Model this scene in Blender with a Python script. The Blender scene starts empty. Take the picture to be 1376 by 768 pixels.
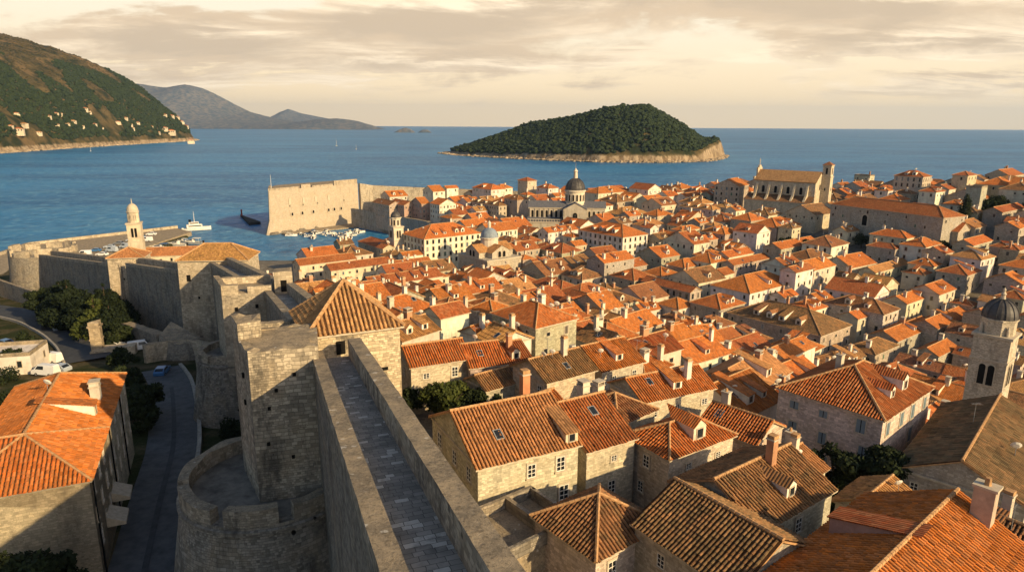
import bpy, math, random
import numpy as np
from mathutils import Vector, Matrix, noise as mnoise
R = math.radians
random.seed(7)
rng = np.random.default_rng(7)
scene = bpy.context.scene
COL = scene.collection

# ------------------------------------------------------------------ camera
CAM_Z, PITCH, ROLL, FPX = 70.0, R(13.5), R(0.33), 900.0
cam_d = bpy.data.cameras.new("camera")
cam_d.sensor_width = 36.0
cam_d.lens = 36.0 * FPX / 1376.0
cam_d.clip_start = 0.5
cam_d.clip_end = 90000.0
cam = bpy.data.objects.new("camera", cam_d)
cam.location = (0, 0, CAM_Z)
cam.rotation_euler = (Matrix.Rotation(R(90) - PITCH, 3, 'X') @ Matrix.Rotation(ROLL, 3, 'Z')).to_euler()
COL.objects.link(cam)
scene.camera = cam

# ------------------------------------------------------------------ sun, sky, exposure
SUN_EL, SUN_AZ = R(22.5), R(128.0)          # azimuth clockwise from the view direction (+Y)
sun_dir = Vector((math.sin(SUN_AZ) * math.cos(SUN_EL), math.cos(SUN_AZ) * math.cos(SUN_EL), math.sin(SUN_EL)))
sun_d = bpy.data.lights.new("sun", 'SUN')
sun_d.energy = 5.0
sun_d.angle = R(0.6)
sun_d.color = (1.0, 0.74, 0.39)
sun = bpy.data.objects.new("sun", sun_d)
sun.rotation_euler = sun_dir.to_track_quat('Z', 'Y').to_euler()
COL.objects.link(sun)
vs = scene.view_settings
vs.view_transform = 'Standard'
vs.look = 'None'
vs.exposure = 0.46
vs.gamma = 1.0
vs.use_curve_mapping = False
scene.cycles.max_bounces = 5
scene.cycles.diffuse_bounces = 3
scene.cycles.glossy_bounces = 2
scene.cycles.transparent_max_bounces = 6
scene.cycles.volume_bounces = 0
scene.cycles.use_denoising = True


class NT:
    """small helper for writing node trees"""
    def __init__(self, tree):
        self.t = tree
        tree.nodes.clear()

    def n(self, kind, **kw):
        nd = self.t.nodes.new(kind)
        ins = kw.pop('ins', {})
        for k, v in kw.items():
            setattr(nd, k, v)
        for k, v in ins.items():
            s = nd.inputs[k]
            if hasattr(v, 'is_output'):
                self.t.links.new(v, s)
            else:
                s.default_value = v
        return nd

    def math(self, op, a, b=0.0, c=0.0, clamp=False):
        nd = self.n('ShaderNodeMath', operation=op, use_clamp=clamp)
        for i, v in enumerate((a, b, c)):
            if hasattr(v, 'is_output'):
                self.t.links.new(v, nd.inputs[i])
            else:
                nd.inputs[i].default_value = v
        return nd.outputs[0]

    def mix(self, f, a, b, blend='MIX'):
        nd = self.n('ShaderNodeMix', data_type='RGBA', blend_type=blend)
        for i, v in ((0, f), (6, a), (7, b)):
            if hasattr(v, 'is_output'):
                self.t.links.new(v, nd.inputs[i])
            elif i == 0:
                nd.inputs[0].default_value = v
            else:
                nd.inputs[i].default_value = (*v, 1.0) if len(v) == 3 else v
        return nd.outputs[2]

    def rng(self, v, a, b, c=0.0, d=1.0, smooth=True):
        nd = self.n('ShaderNodeMapRange', interpolation_type='SMOOTHSTEP' if smooth else 'LINEAR')
        self.t.links.new(v, nd.inputs[0])
        for i, x in ((1, a), (2, b), (3, c), (4, d)):
            nd.inputs[i].default_value = x
        return nd.outputs[0]

    def noise(self, vec, scale, detail=3.0, rough=0.55, dist=0.0):
        nd = self.n('ShaderNodeTexNoise', ins={'Scale': scale, 'Detail': detail, 'Roughness': rough, 'Distortion': dist})
        if vec is not None:
            self.t.links.new(vec, nd.inputs['Vector'])
        return nd.outputs['Fac']

    def mapv(self, vec, scale=(1, 1, 1), loc=(0, 0, 0)):
        nd = self.n('ShaderNodeMapping')
        self.t.links.new(vec, nd.inputs[0])
        nd.inputs['Scale'].default_value = scale
        nd.inputs['Location'].default_value = loc
        return nd.outputs[0]

    def bump(self, h, strength=0.5, dist=0.05, normal=None):
        nd = self.n('ShaderNodeBump', ins={'Strength': strength, 'Distance': dist, 'Height': h})
        if normal is not None:
            self.t.links.new(normal, nd.inputs['Normal'])
        return nd.outputs[0]

    def surf(self, color, rough=0.9, normal=None, spec=0.2, metallic=0.0):
        b = self.n('ShaderNodeBsdfPrincipled')
        for k, v in (('Base Color', color), ('Roughness', rough), ('Specular IOR Level', spec), ('Metallic', metallic)):
            if hasattr(v, 'is_output'):
                self.t.links.new(v, b.inputs[k])
            else:
                b.inputs[k].default_value = (*v, 1.0) if isinstance(v, tuple) and len(v) == 3 else v
        if normal is not None:
            self.t.links.new(normal, b.inputs['Normal'])
        o = self.n('ShaderNodeOutputMaterial')
        self.t.links.new(b.outputs[0], o.inputs[0])
        return b


world = bpy.data.worlds.new("World")
scene.world = world
world.use_nodes = True
w = NT(world.node_tree)
sky = w.n('ShaderNodeTexSky', sky_type='NISHITA', sun_disc=False, sun_elevation=SUN_EL, sun_rotation=SUN_AZ,
          air_density=1.0, dust_density=2.0, ozone_density=1.5, altitude=70.0)
SKY_STRENGTH = 0.094
d_ = w.n('ShaderNodeTexCoord').outputs['Generated']
sp = w.n('ShaderNodeSeparateXYZ', ins={0: d_})
el = sp.outputs[2]
den = w.math('ADD', w.math('MAXIMUM', el, 0.0), 0.10)
cx_ = w.math('DIVIDE', sp.outputs[0], den)
cy_ = w.math('DIVIDE', sp.outputs[1], den)
BANKS = [(-.47, .108, .25, .036, .36), (-.12, .138, .19, .036, .28), (-.15, .080, .18, .012, .16), (.36, .165, .38, .032, .30), (.46, .108, .14, .016, .20), (.70, .048, .20, .018, .18), (.66, .118, .20, .016, .18)]
cv = w.n('ShaderNodeCombineXYZ', ins={0: cx_, 1: cy_, 2: 0.0}).outputs[0]
az_ = w.math('DIVIDE', sp.outputs[0], w.math('MAXIMUM', sp.outputs[1], 0.05))
ev_ = w.math('DIVIDE', el, w.math('MAXIMUM', sp.outputs[1], 0.05))
n1 = w.noise(w.mapv(cv, (0.34, 0.42, 1), (2.2, 5.7, 0)), 1.0, 9.0, 0.62, 0.45)
av = w.n('ShaderNodeCombineXYZ', ins={0: w.math('MULTIPLY', az_, 4.2), 1: w.math('MULTIPLY', ev_, 15.0), 2: 1.3}).outputs[0]
n3 = w.noise(av, 1.0, 9.0, 0.60, 0.5)
n1 = w.math('ADD', w.math('MULTIPLY', n1, 0.45), w.math('MULTIPLY', n3, 0.55))
n2 = w.noise(w.mapv(cv, (0.9, 1.5, 1), (7.7, 4.2, 3.3)), 1.0, 8.0, 0.64, 0.4)
# clear sky seen through a low warm veil, then cloud banks over it
clear = w.mix(w.rng(el, 0.0, 0.17), (10.6, 7.8, 4.35), (9.2, 8.15, 6.2))
# the cloud banks this evening has: azimuth and height above the horizon as tangents, widths, strength
bias = -0.045
wob = w.math('MULTIPLY', w.math('SUBTRACT', n2, 0.5), 0.10)
for (a0, e0, sa, se, amp) in BANKS:
    qa = w.math('DIVIDE', w.math('SUBTRACT', az_, a0), sa)
    qe = w.math('DIVIDE', w.math('ADD', w.math('SUBTRACT', ev_, e0), wob), se)
    q = w.math('ADD', w.math('MULTIPLY', qa, qa), w.math('MULTIPLY', qe, qe))
    bias = w.math('ADD', bias, w.math('MULTIPLY', w.math('EXPONENT', w.math('MULTIPLY', q, -1.0)), amp))
n1 = w.math('ADD', n1, bias)
cloud_mask = w.rng(n1, 0.46, 0.57)
cloud_mask = w.math('MULTIPLY', cloud_mask, w.rng(el, 0.012, 0.06))
cloud_col = w.mix(w.rng(n2, 0.40, 0.66), (7.0, 5.25, 3.4), (10.9, 8.8, 6.1))
edge = w.rng(n1, 0.58, 0.74)
cloud_col = w.mix(edge, cloud_col, (6.1, 4.65, 3.1))
veil = w.mix(cloud_mask, clear, cloud_col)
f_low = w.math('MULTIPLY', w.rng(el, 0.42, 0.16), w.rng(sp.outputs[1], 0.15, 0.78, 0.06, 1.0))
f_low = w.math('MULTIPLY', f_low, 0.96)
skyc = w.mix(f_low, sky.outputs[0], veil)
bg = w.n('ShaderNodeBackground', ins={'Color': skyc, 'Strength': SKY_STRENGTH})
wo = w.n('ShaderNodeOutputWorld')
w.t.links.new(bg.outputs[0], wo.inputs[0])


# ------------------------------------------------------------------ geometry of the place
def sst(a, b, x):
    t = np.clip((x - a) / (b - a), 0, 1)
    return t * t * (3 - 2 * t)


CR = np.array((Matrix.Rotation(R(90) - PITCH, 3, 'X') @ Matrix.Rotation(ROLL, 3, 'Z')))


def ray(px, py):
    """direction through a point of the photograph, scaled so that its depth is 1"""
    return CR @ np.array([(px - 688) / FPX, (384 - py) / FPX, -1.0])


def onz(px, py, z):
    r = ray(px, py)
    t = (z - CAM_Z) / r[2]
    return t * r[0], t * r[1]


def project(x, y, z):
    v = CR.T @ np.array([x, y, z - CAM_Z])
    return 688 + FPX * v[0] / -v[2], 384 - FPX * v[1] / -v[2], -v[2]


COAST = np.array([(-157, 425), (-116, 486), (-108, 470), (-52, 412), (-60, 372), (-84, 344), (-125, 338), (-192, 362), (-206, 424), (-222, 436), (-270, 372), (-262, 322),
                  (-240, 290), (-236, 255), (-300, 200), (-420, 120), (-420, -160), (560, -160), (560, 250), (430, 360), (330, 415), (250, 440),
                  (185, 452), (130, 470), (70, 488), (0, 505), (-60, 512), (-112, 504), (-146, 482), (-157, 446)], float)
WALLLINE = np.array([(14, -30), (5.0, 2.5), (-3.05, 24.4), (-17, 62), (-41, 109), (-72, 162), (-112, 192), (-172, 243), (-186, 262), (-190, 330), (-190, 480)], float)


def poly_dist(poly, x, y, closed=True):
    """signed distance to a polygon (positive inside) or plain distance + side for a line"""
    x = np.asarray(x, float); y = np.asarray(y, float)
    best = np.full(x.shape, 1e9); inside = np.zeros(x.shape, bool); side = np.zeros(x.shape)
    n = len(poly)
    for i in range(n if closed else n - 1):
        ax, ay = poly[i]; bx, by = poly[(i + 1) % n]
        ex, ey = bx - ax, by - ay
        t = np.clip(((x - ax) * ex + (y - ay) * ey) / (ex * ex + ey * ey), 0, 1)
        dx, dy = x - ax - t * ex, y - ay - t * ey
        dd = np.hypot(dx, dy)
        cr = ex * (y - ay) - ey * (x - ax)
        side = np.where(dd < best, np.sign(cr), side)
        best = np.minimum(best, dd)
        if closed:
            c = ((ay > y) != (by > y)) & (x < (bx - ax) * (y - ay) / ((by - ay) if by != ay else 1e-9) + ax)
            inside ^= c
    if closed:
        return np.where(inside, best, -best)
    return best * side            # positive = left of the line, i.e. outside the town


def ground_in(x, y):
    dx, dy = x + 55, y - 314
    s = dx * .762 + dy * .645
    q = dx * .645 - dy * .762
    m = np.maximum(0, -s)
    m = np.where(m < 90, .275 * m, 24.75 + .10 * (m - 90))
    n = 4 + m * sst(20, 180, q)
    f = .09 * np.maximum(0, s - 30) + 16 * np.exp(-((x - 270) ** 2 + (y - 300) ** 2) / 12800)
    return n + f


def ground_out(x, y):
    yy = [0, 60, 85, 110, 137, 165, 200, 245, 300, 340, 420]
    zz = [24, 22, 21.5, 20, 18, 14.5, 12, 8, 3.5, 2, 2]
    z = np.interp(y, yy, zz)
    return z + np.maximum(0, -x - 60 - .75 * y) * 0.02


def ground(x, y):
    x = np.asarray(x, float); y = np.asarray(y, float)
    side = poly_dist(WALLLINE, x, y, False)
    g = np.where(side > 0, ground_out(x, y), ground_in(x, y))
    dl = poly_dist(COAST, x, y)
    return np.where(dl > 0, np.maximum(1.6, 1.6 + (g - 1.6) * sst(0, 22, dl)), -6.0 + 7.6 * sst(-1.5, 0, dl))


def gz(x, y):
    return float(ground(np.array([x]), np.array([y]))[0])


# ------------------------------------------------------------------ materials
def mat(name):
    m = bpy.data.materials.new(name)
    m.use_nodes = True
    return m, NT(m.node_tree)


def own_colour(t, const):
    """the object's own colour setting, or a fixed colour for the merged far houses"""
    if const is None:
        i = t.n('ShaderNodeObjectInfo')
        return i.outputs['Color'], i.outputs['Alpha'], i.outputs['Random']
    c = t.n('ShaderNodeRGB'); c.outputs[0].default_value = (*const[:3], 1)
    a = t.n('ShaderNodeValue'); a.outputs[0].default_value = const[3] if len(const) > 3 else .3
    return c.outputs[0], a.outputs[0], a.outputs[0]


def roof_material(name, ribs, pitch_u, pitch_v, const=None):
    m, t = mat(name)
    base, alpha_, rand_ = own_colour(t, const)
    uv = t.n('ShaderNodeUVMap').outputs[0]
    pos = t.n('ShaderNodeNewGeometry').outputs['Position']
    s = t.n('ShaderNodeSeparateXYZ', ins={0: uv})
    cu = t.math('DIVIDE', s.outputs[0], pitch_u)
    cvv = t.math('DIVIDE', s.outputs[1], pitch_v)
    fu = t.math('FLOOR', cu)
    fv = t.math('FLOOR', t.math('ADD', cvv, t.math('MULTIPLY', t.math('MODULO', fu, 2.0), 0.37)))
    cell = t.n('ShaderNodeCombineXYZ', ins={0: fu, 1: fv, 2: t.math('MULTIPLY', rand_, 91.0)}).outputs[0]
    wn = t.n('ShaderNodeTexWhiteNoise', noise_dimensions='3D', ins={'Vector': cell})
    r1 = wn.outputs['Value']
    c3 = t.n('ShaderNodeSeparateColor', ins={0: wn.outputs['Color']})
    hue = t.mix(t.math('MULTIPLY', c3.outputs[1], 0.55), base, (0.42, 0.20, 0.085))
    val = t.math('ADD', 0.70, t.math('MULTIPLY', r1, 0.54))
    col = t.mix(1.0, hue, t.n('ShaderNodeCombineColor', ins={0: val, 1: val, 2: val}).outputs[0], 'MULTIPLY')
    big = t.noise(pos, 0.23, 4.0, 0.6)
    streak = t.noise(t.mapv(uv, (1.3, 0.28, 1)), 1.0, 4.0, 0.65)
    col = t.mix(t.math('MULTIPLY', t.rng(big, 0.50, 0.66), 0.5), col, t.mix(0.55, base, (0.085, 0.040, 0.02)))
    col = t.mix(t.math('MULTIPLY', t.rng(streak, 0.56, 0.74), 0.55), col, (0.16, 0.055, 0.022))
    # lichen and soot on the old roofs, more of it where the object colour's alpha says so
    grime = t.noise(pos, 0.9, 5.0, 0.7)
    thr = t.math('SUBTRACT', 0.80, t.math('MULTIPLY', alpha_, 0.42))
    gm = t.math('MULTIPLY', t.math('SUBTRACT', grime, thr), 6.0, clamp=True)
    gm2 = t.math('MULTIPLY', gm, t.math('ADD', 0.35, t.math('MULTIPLY', c3.outputs[2], 0.65)))
    col = t.mix(t.math('MULTIPLY', gm2, 0.85), col, t.mix(c3.outputs[0], (0.075, 0.055, 0.030), (0.15, 0.115, 0.06)))
    if ribs:      # modelled tiles: only fine grain
        nrm = t.bump(t.noise(pos, 14.0, 4.0), 0.35, 0.02)
    else:
        h = t.math('ABSOLUTE', t.math('SINE', t.math('MULTIPLY', cu, math.pi)))
        gap = t.rng(h, 0.05, 0.42, 0.42, 1.0)  # shade in the valleys between tile rows, painted into the colour
        col = t.mix(1.0, col, t.n('ShaderNodeCombineColor', ins={0: gap, 1: gap, 2: gap}).outputs[0], 'MULTIPLY')
        st = t.math('FRACT', cvv)
        hh = t.math('ADD', h, t.math('MULTIPLY', st, -0.25))
        hh = t.math('ADD', hh, t.math('MULTIPLY', r1, 0.35))
        nrm = t.bump(hh, 0.75, 0.09)
    t.surf(col, 0.88, nrm, 0.15)
    return m


def stone_material(name, bw, bh, stain=0.5, bump=0.6, contrast=1.0, pits=0.0, mortar_dark=0.62, const=None):
    m, t = mat(name)
    base, alpha_, rand_ = own_colour(t, const)
    uv = t.n('ShaderNodeUVMap').outputs[0]
    pos = t.n('ShaderNodeNewGeometry').outputs['Position']
    warp = t.n('ShaderNodeTexNoise', ins={'Vector': pos, 'Scale': 0.7, 'Detail': 2.0}).outputs['Color']
    wv = t.n('ShaderNodeVectorMath', operation='MULTIPLY_ADD', ins={0: warp, 1: (0.30, 0.22, 0.0), 2: uv}).outputs[0]
    fine = t.n('ShaderNodeTexNoise', ins={'Vector': pos, 'Scale': 4.0, 'Detail': 2.0}).outputs['Color']
    wv = t.n('ShaderNodeVectorMath', operation='MULTIPLY_ADD', ins={0: fine, 1: (0.09, 0.07, 0.0), 2: wv}).outputs[0]
    def courses(w_, h_, vec):
        br = t.n('ShaderNodeTexBrick', offset=0.5, squash=0.72, squash_frequency=3,
                 ins={'Vector': vec, 'Color1': (0, 0, 0, 1), 'Color2': (1, 1, 1, 1), 'Mortar': (0.5, 0.5, 0.5, 1), 'Scale': 1.0,
                      'Mortar Size': 0.06 * h_, 'Mortar Smooth': 0.4, 'Brick Width': w_, 'Row Height': h_})
        return t.n('ShaderNodeSeparateColor', ins={0: br.outputs['Color']}).outputs[0], br.outputs['Fac']
    rb, mort = courses(bw, bh, wv)
    if bh < 0.7:              # repairs and different building campaigns: patches of smaller stones
        rb2, mort2 = courses(bw * 0.58, bh * 0.62, t.mapv(wv, (1, 1, 1), (0.37, 0.11, 0)))
        patch = t.rng(t.noise(pos, 0.28, 3.0, 0.6), 0.49, 0.51)
        rb = t.math('ADD', t.math('MULTIPLY', rb2, patch), t.math('MULTIPLY', rb, t.math('SUBTRACT', 1.0, patch)))
        mort = t.math('ADD', t.math('MULTIPLY', mort2, patch), t.math('MULTIPLY', mort, t.math('SUBTRACT', 1.0, patch)))
    lo, hi = 1 - 0.30 * contrast, 1 + 0.28 * contrast
    v = t.rng(rb, 0, 1, lo, hi, False)
    blk = t.n('ShaderNodeCombineColor', ins={0: v, 1: v, 2: v}).outputs[0]
    col = t.mix(1.0, base, blk, 'MULTIPLY')
    warm = t.noise(pos, 0.35, 4.0, 0.6)
    col = t.mix(t.math('MULTIPLY', t.rng(warm, 0.42, 0.68), 0.28), col, (0.42, 0.31, 0.18))
    col = t.mix(t.math('MULTIPLY', mort, 1.0 - mortar_dark), col, (0.06, 0.05, 0.038))
    grime = t.noise(t.mapv(pos, (0.55, 0.55, 0.16)), 1.0, 6.0, 0.68)
    col = t.mix(t.math('MULTIPLY', t.rng(grime, 0.47, 0.70), stain), col, (0.070, 0.064, 0.056))
    speck = t.noise(pos, 3.2, 5.0, 0.7)
    col = t.mix(t.math('MULTIPLY', t.rng(speck, 0.56, 0.72), 0.55 * stain), col, (0.09, 0.076, 0.055))
    hgt = t.math('ADD', t.math('MULTIPLY', mort, -1.0), t.math('MULTIPLY', speck, 0.9))
    hgt = t.math('ADD', hgt, t.math('MULTIPLY', rb, 0.4))
    if pits:
        vo = t.n('ShaderNodeTexVoronoi', ins={'Vector': t.mapv(uv, (0.42, 0.42, 1)), 'Scale': 1.0, 'Randomness': 1.0})
        pit = t.rng(vo.outputs['Distance'], 0.07, 0.13, 1.0, 0.0)
        keep = t.math('GREATER_THAN', t.n('ShaderNodeSeparateColor', ins={0: vo.outputs['Color']}).outputs[0], 1 - pits)
        pit = t.math('MULTIPLY', pit, keep)
        col = t.mix(pit, col, (0.015, 0.013, 0.011))
        hgt = t.math('SUBTRACT', hgt, t.math('MULTIPLY', pit, 3.0))
    t.surf(col, 0.93, t.bump(hgt, bump, 0.05), 0.12)
    return m


def plain(name, color, rough=0.85, spec=0.2, var=0.25, scale=3.0, bump=0.0, metallic=0.0):
    m, t = mat(name)
    pos = t.n('ShaderNodeNewGeometry').outputs['Position']
    nz = t.noise(pos, scale, 5.0, 0.65)
    f = t.rng(nz, 0.3, 0.7, 1 - var, 1 + var, False)
    col = t.mix(1.0, color, t.n('ShaderNodeCombineColor', ins={0: f, 1: f, 2: f}).outputs[0], 'MULTIPLY')
    t.surf(col, rough, t.bump(nz, bump, 0.05) if bump else None, spec, metallic)
    return m


def tinted(name, rough=0.5, spec=0.4, var=0.15, scale=2.0):
    """takes its colour from the object's own colour setting"""
    m, t = mat(name)
    info = t.n('ShaderNodeObjectInfo')
    pos = t.n('ShaderNodeNewGeometry').outputs['Position']
    nz = t.noise(pos, scale, 5.0, 0.65)
    f = t.rng(nz, 0.3, 0.7, 1 - var, 1 + var, False)
    col = t.mix(1.0, info.outputs['Color'], t.n('ShaderNodeCombineColor', ins={0: f, 1: f, 2: f}).outputs[0], 'MULTIPLY')
    t.surf(col, rough, None, spec)
    return m


M = {}
M['roof'] = roof_material('clay_tile_roof', False, 0.30, 0.45)
M['roof_rib'] = roof_material('clay_tile_roof_modelled', True, 0.34, 0.42)
M['roof_big'] = roof_material('clay_tile_roof_large', True, 0.48, 0.55)
M['stone'] = stone_material('stone_wall', 0.62, 0.30, 0.35, 0.5, 1.0)
M['plaster'] = stone_material('plaster_wall', 1.6, 0.9, 0.40, 0.25, 0.25, 0.0, 0.93)
M['fort'] = stone_material('fortress_stone', 0.74, 0.38, 0.80, 1.0, 1.35, 0.22)
M['fort_smooth'] = stone_material('fortress_ashlar', 1.0, 0.5, 0.16, 0.35, 0.5, 0.0, 0.8)
M['channel'] = plain('roof_channel_shade_grime', (0.085, 0.042, 0.020), 0.95, 0.05, 0.4, 3.0)  # channels between the tile ribs: grime, with their shade painted into the colour
M['fort_far'] = stone_material('fortress_stone_far', 0.9, 0.48, 0.58, 0.7, 1.0, 0.0)
def cap_material():
    m, t = mat('weathered_cap_stone')
    pos = t.n('ShaderNodeNewGeometry').outputs['Position']
    a, b, c = t.noise(pos, 0.7, 5.0, 0.7), t.noise(pos, 5.0, 6.0, 0.75), t.noise(t.mapv(pos, (1, 1, 1), (9, 4, 2)), 1.1, 3.0, 0.5)
    col = t.mix(t.rng(a, 0.36, 0.66), (0.36, 0.285, 0.19), (0.20, 0.165, 0.12))
    col = t.mix(t.math('MULTIPLY', t.rng(b, 0.50, 0.66), 0.7), col, (0.09, 0.075, 0.055))
    col = t.mix(t.math('MULTIPLY', t.rng(b, 0.46, 0.34), 0.5), col, (0.47, 0.39, 0.28))
    col = t.mix(t.math('MULTIPLY', t.rng(c, 0.66, 0.70), 0.75), col, (0.55, 0.51, 0.44))
    t.surf(col, 0.95, t.bump(t.math('ADD', b, t.math('MULTIPLY', a, 0.6)), 0.9, 0.08), 0.1)
    return m


M['cap'] = cap_material()
M['trim'] = plain('pale_stone_trim', (0.47, 0.40, 0.30), 0.9, 0.15, 0.2, 2.0)
M['mortar'] = plain('ridge_mortar', (0.43, 0.25, 0.12), 0.95, 0.1, 0.35, 2.5)
M['glass'] = plain('dark_window_pane', (0.018, 0.022, 0.026), 0.18, 0.5, 0.2, 0.6)
M['shutter'] = tinted('painted_shutter', 0.6, 0.25)
M['white_paint'] = plain('white_paint', (0.72, 0.68, 0.60), 0.6, 0.3, 0.12, 2.0)
M['dark'] = plain('dark_opening', (0.012, 0.011, 0.010), 0.95, 0.05, 0.2, 2.0)
M['paint'] = tinted('car_paint', 0.28, 0.5, 0.05)
M['render'] = tinted('painted_render', 0.85, 0.15, 0.22, 1.2)
M['rubber'] = plain('rubber', (0.02, 0.02, 0.02), 0.85, 0.2)
M['lead'] = plain('lead_roof', (0.115, 0.115, 0.125), 0.7, 0.3, 0.35, 1.1, 0.2)
M['dome_dark'] = plain('dark_dome_lead', (0.060, 0.055, 0.052), 0.55, 0.35, 0.4, 0.9, 0.2)
M['dome_blue'] = plain('blue_grey_dome', (0.20, 0.24, 0.28), 0.6, 0.3, 0.3, 0.9, 0.2)
M['bark'] = plain('bark', (0.075, 0.052, 0.036), 0.95, 0.05, 0.4, 4.0, 0.5)
M['kerb'] = plain('kerb_stone', (0.33, 0.30, 0.25), 0.9, 0.1, 0.3, 1.5)
M['earth'] = plain('earth', (0.10, 0.078, 0.05), 1.0, 0.05, 0.5, 0.25, 0.5)
M['metal'] = plain('grey_metal', (0.25, 0.25, 0.25), 0.5, 0.4, 0.2, 2.0)
M['wood'] = plain('weathered_wood', (0.16, 0.11, 0.07), 0.9, 0.1, 0.3, 2.0)


def leaf_material(name, c1, c2):
    m, t = mat(name)
    pos = t.n('ShaderNodeNewGeometry').outputs['Position']
    rnd = t.n('ShaderNodeNewGeometry').outputs['Random Per Island']
    nz = t.noise(pos, 0.45, 3.0, 0.6)
    f = t.math('ADD', t.math('MULTIPLY', rnd, 0.65), t.math('MULTIPLY', t.rng(nz, 0.35, 0.65), 0.35))
    t.surf(t.mix(f, c1, c2), 0.8, None, 0.15)
    return m


M['leaf'] = leaf_material('dark_foliage', (0.008, 0.014, 0.006), (0.030, 0.040, 0.012))
M['leaf_pine'] = leaf_material('pine_needles', (0.005, 0.010, 0.005), (0.019, 0.028, 0.010))  # darker than the other foliage: the city wall's shade is painted into the needles
M['leaf_light'] = leaf_material('light_foliage', (0.022, 0.034, 0.008), (0.075, 0.085, 0.018))
M['forest'] = leaf_material('forest_foliage', (0.008, 0.017, 0.008), (0.032, 0.046, 0.015))
M['scrub'] = leaf_material('scrub_foliage', (0.040, 0.036, 0.016), (0.105, 0.080, 0.038))

# ------------------------------------------------------------------ mesh helper
class MB:
    def __init__(self):
        self.v = []; self.f = []; self.m = []; self.uv = []

    def poly(self, pts, m=0, uv=None):
        i = len(self.v)
        self.v.extend([tuple(map(float, p)) for p in pts])
        self.f.append(tuple(range(i, i + len(pts))))
        self.m.append(m)
        self.uv.append(uv)
        return self

    def box(self, x0, x1, y0, y1, z0, z1, m=0, bottom=True, top=True):
        a, b, c, d = (x0, y0), (x1, y0), (x1, y1), (x0, y1)
        return self.prism([a, b, c, d], z0, z1, m, bottom, top)

    def prism(self, pts, z0, z1, m=0, bottom=True, top=True, mtop=None, pts0=None):
        """vertical prism over a counter-clockwise outline; z1 may be a list; pts0 = outline at the bottom"""
        n = len(pts)
        zt = z1 if isinstance(z1, (list, tuple)) else [z1] * n
        p0 = pts0 or pts
        for i in range(n):
            j = (i + 1) % n
            self.poly([(*p0[i], z0), (*p0[j], z0), (*pts[j], zt[j]), (*pts[i], zt[i])], m)
        if top:
            self.poly([(*pts[i], zt[i]) for i in range(n)], m if mtop is None else mtop)
        if bottom:
            self.poly([(*p0[i], z0) for i in reversed(range(n))], m)
        return self

    def lathe(self, cx, cy, prof, seg=24, a0=0.0, a1=2 * math.pi, m=0, uscale=None):
        """surface of revolution; prof = [(radius, z)] from bottom to top"""
        rm = uscale or max(p[0] for p in prof)
        l = [0.0]
        for k in range(1, len(prof)):
            l.append(l[-1] + math.hypot(prof[k][0] - prof[k - 1][0], prof[k][1] - prof[k - 1][1]))
        for i in range(seg):
            b0 = a0 + (a1 - a0) * i / seg; b1 = a0 + (a1 - a0) * (i + 1) / seg
            for k in range(len(prof) - 1):
                (r0, z0), (r1, z1) = prof[k], prof[k + 1]
                P = lambda r, b, z: (cx + r * math.cos(b), cy + r * math.sin(b), z)
                u0, u1 = b0 * rm, b1 * rm
                if r1 < 1e-5:
                    self.poly([P(r0, b0, z0), P(r0, b1, z0), P(0, b0, z1)], m, [(u0, l[k]), (u1, l[k]), (u0, l[k + 1])])
                elif r0 < 1e-5:
                    self.poly([P(0, b0, z0), P(r1, b1, z1), P(r1, b0, z1)], m, [(u0, l[k]), (u1, l[k + 1]), (u0, l[k + 1])])
                else:
                    self.poly([P(r0, b0, z0), P(r0, b1, z0), P(r1, b1, z1), P(r1, b0, z1)], m,
                              [(u0, l[k]), (u1, l[k]), (u1, l[k + 1]), (u0, l[k + 1])])
        return self

    def tube(self, p, q, r, r2=None, seg=6, m=0):
        p, q = Vector(p), Vector(q)
        r2 = r if r2 is None else r2
        d = (q - p).normalized()
        a = d.orthogonal().normalized(); b = d.cross(a)
        A = [p + (a * math.cos(t) + b * math.sin(t)) * r for t in [2 * math.pi * i / seg for i in range(seg)]]
        B = [q + (a * math.cos(t) + b * math.sin(t)) * r2 for t in [2 * math.pi * i / seg for i in range(seg)]]
        for i in range(seg):
            j = (i + 1) % seg
            self.poly([A[i], A[j], B[j], B[i]], m)
        self.poly(list(reversed(A)), m)
        self.poly(B, m)
        return self

    def mesh(self, name, mats, smooth=False):
        me = bpy.data.meshes.new(name)
        me.from_pydata(self.v, [], self.f)
        for x in mats:
            me.materials.append(x)
        me.polygons.foreach_set('material_index', self.m)
        uvl = me.uv_layers.new(name='UVMap')
        data = np.zeros((len(me.loops), 2), np.float32)
        k = 0
        for fi, f in enumerate(self.f):
            n = len(f)
            if self.uv[fi] is not None:
                data[k:k + n] = self.uv[fi]
            else:
                P = np.array([self.v[i] for i in f])
                nn = np.zeros(3)
                for i in range(n):
                    nn += np.cross(P[i] - P[0], P[(i + 1) % n] - P[0])
                ln = np.linalg.norm(nn)
                nn = nn / ln if ln > 1e-12 else np.array([0, 0, 1.0])
                if abs(nn[2]) > 0.995:
                    data[k:k + n] = P[:, :2]
                else:
                    t = np.array([-nn[1], nn[0], 0.0]); t /= np.linalg.norm(t)
                    b = np.cross(nn, t)
                    data[k:k + n, 0] = P @ t
                    data[k:k + n, 1] = P @ b
            k += n
        uvl.data.foreach_set('uv', data.ravel())
        if smooth:
            me.polygons.foreach_set('use_smooth', [True] * len(me.polygons))
        me.update()
        return me

    def build(self, name, mats, parent=None, color=None, smooth=False):
        if not isinstance(mats, (list, tuple)):
            mats = [mats]
        return link(name, self.mesh(name, mats, smooth), parent, color)


def link(name, me, parent=None, color=None):
    o = bpy.data.objects.new(name, me)
    COL.objects.link(o)
    if parent is not None:
        o.parent = parent
    if color is not None:
        o.color = color if len(color) == 4 else (*color, 1.0)
    return o


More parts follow.
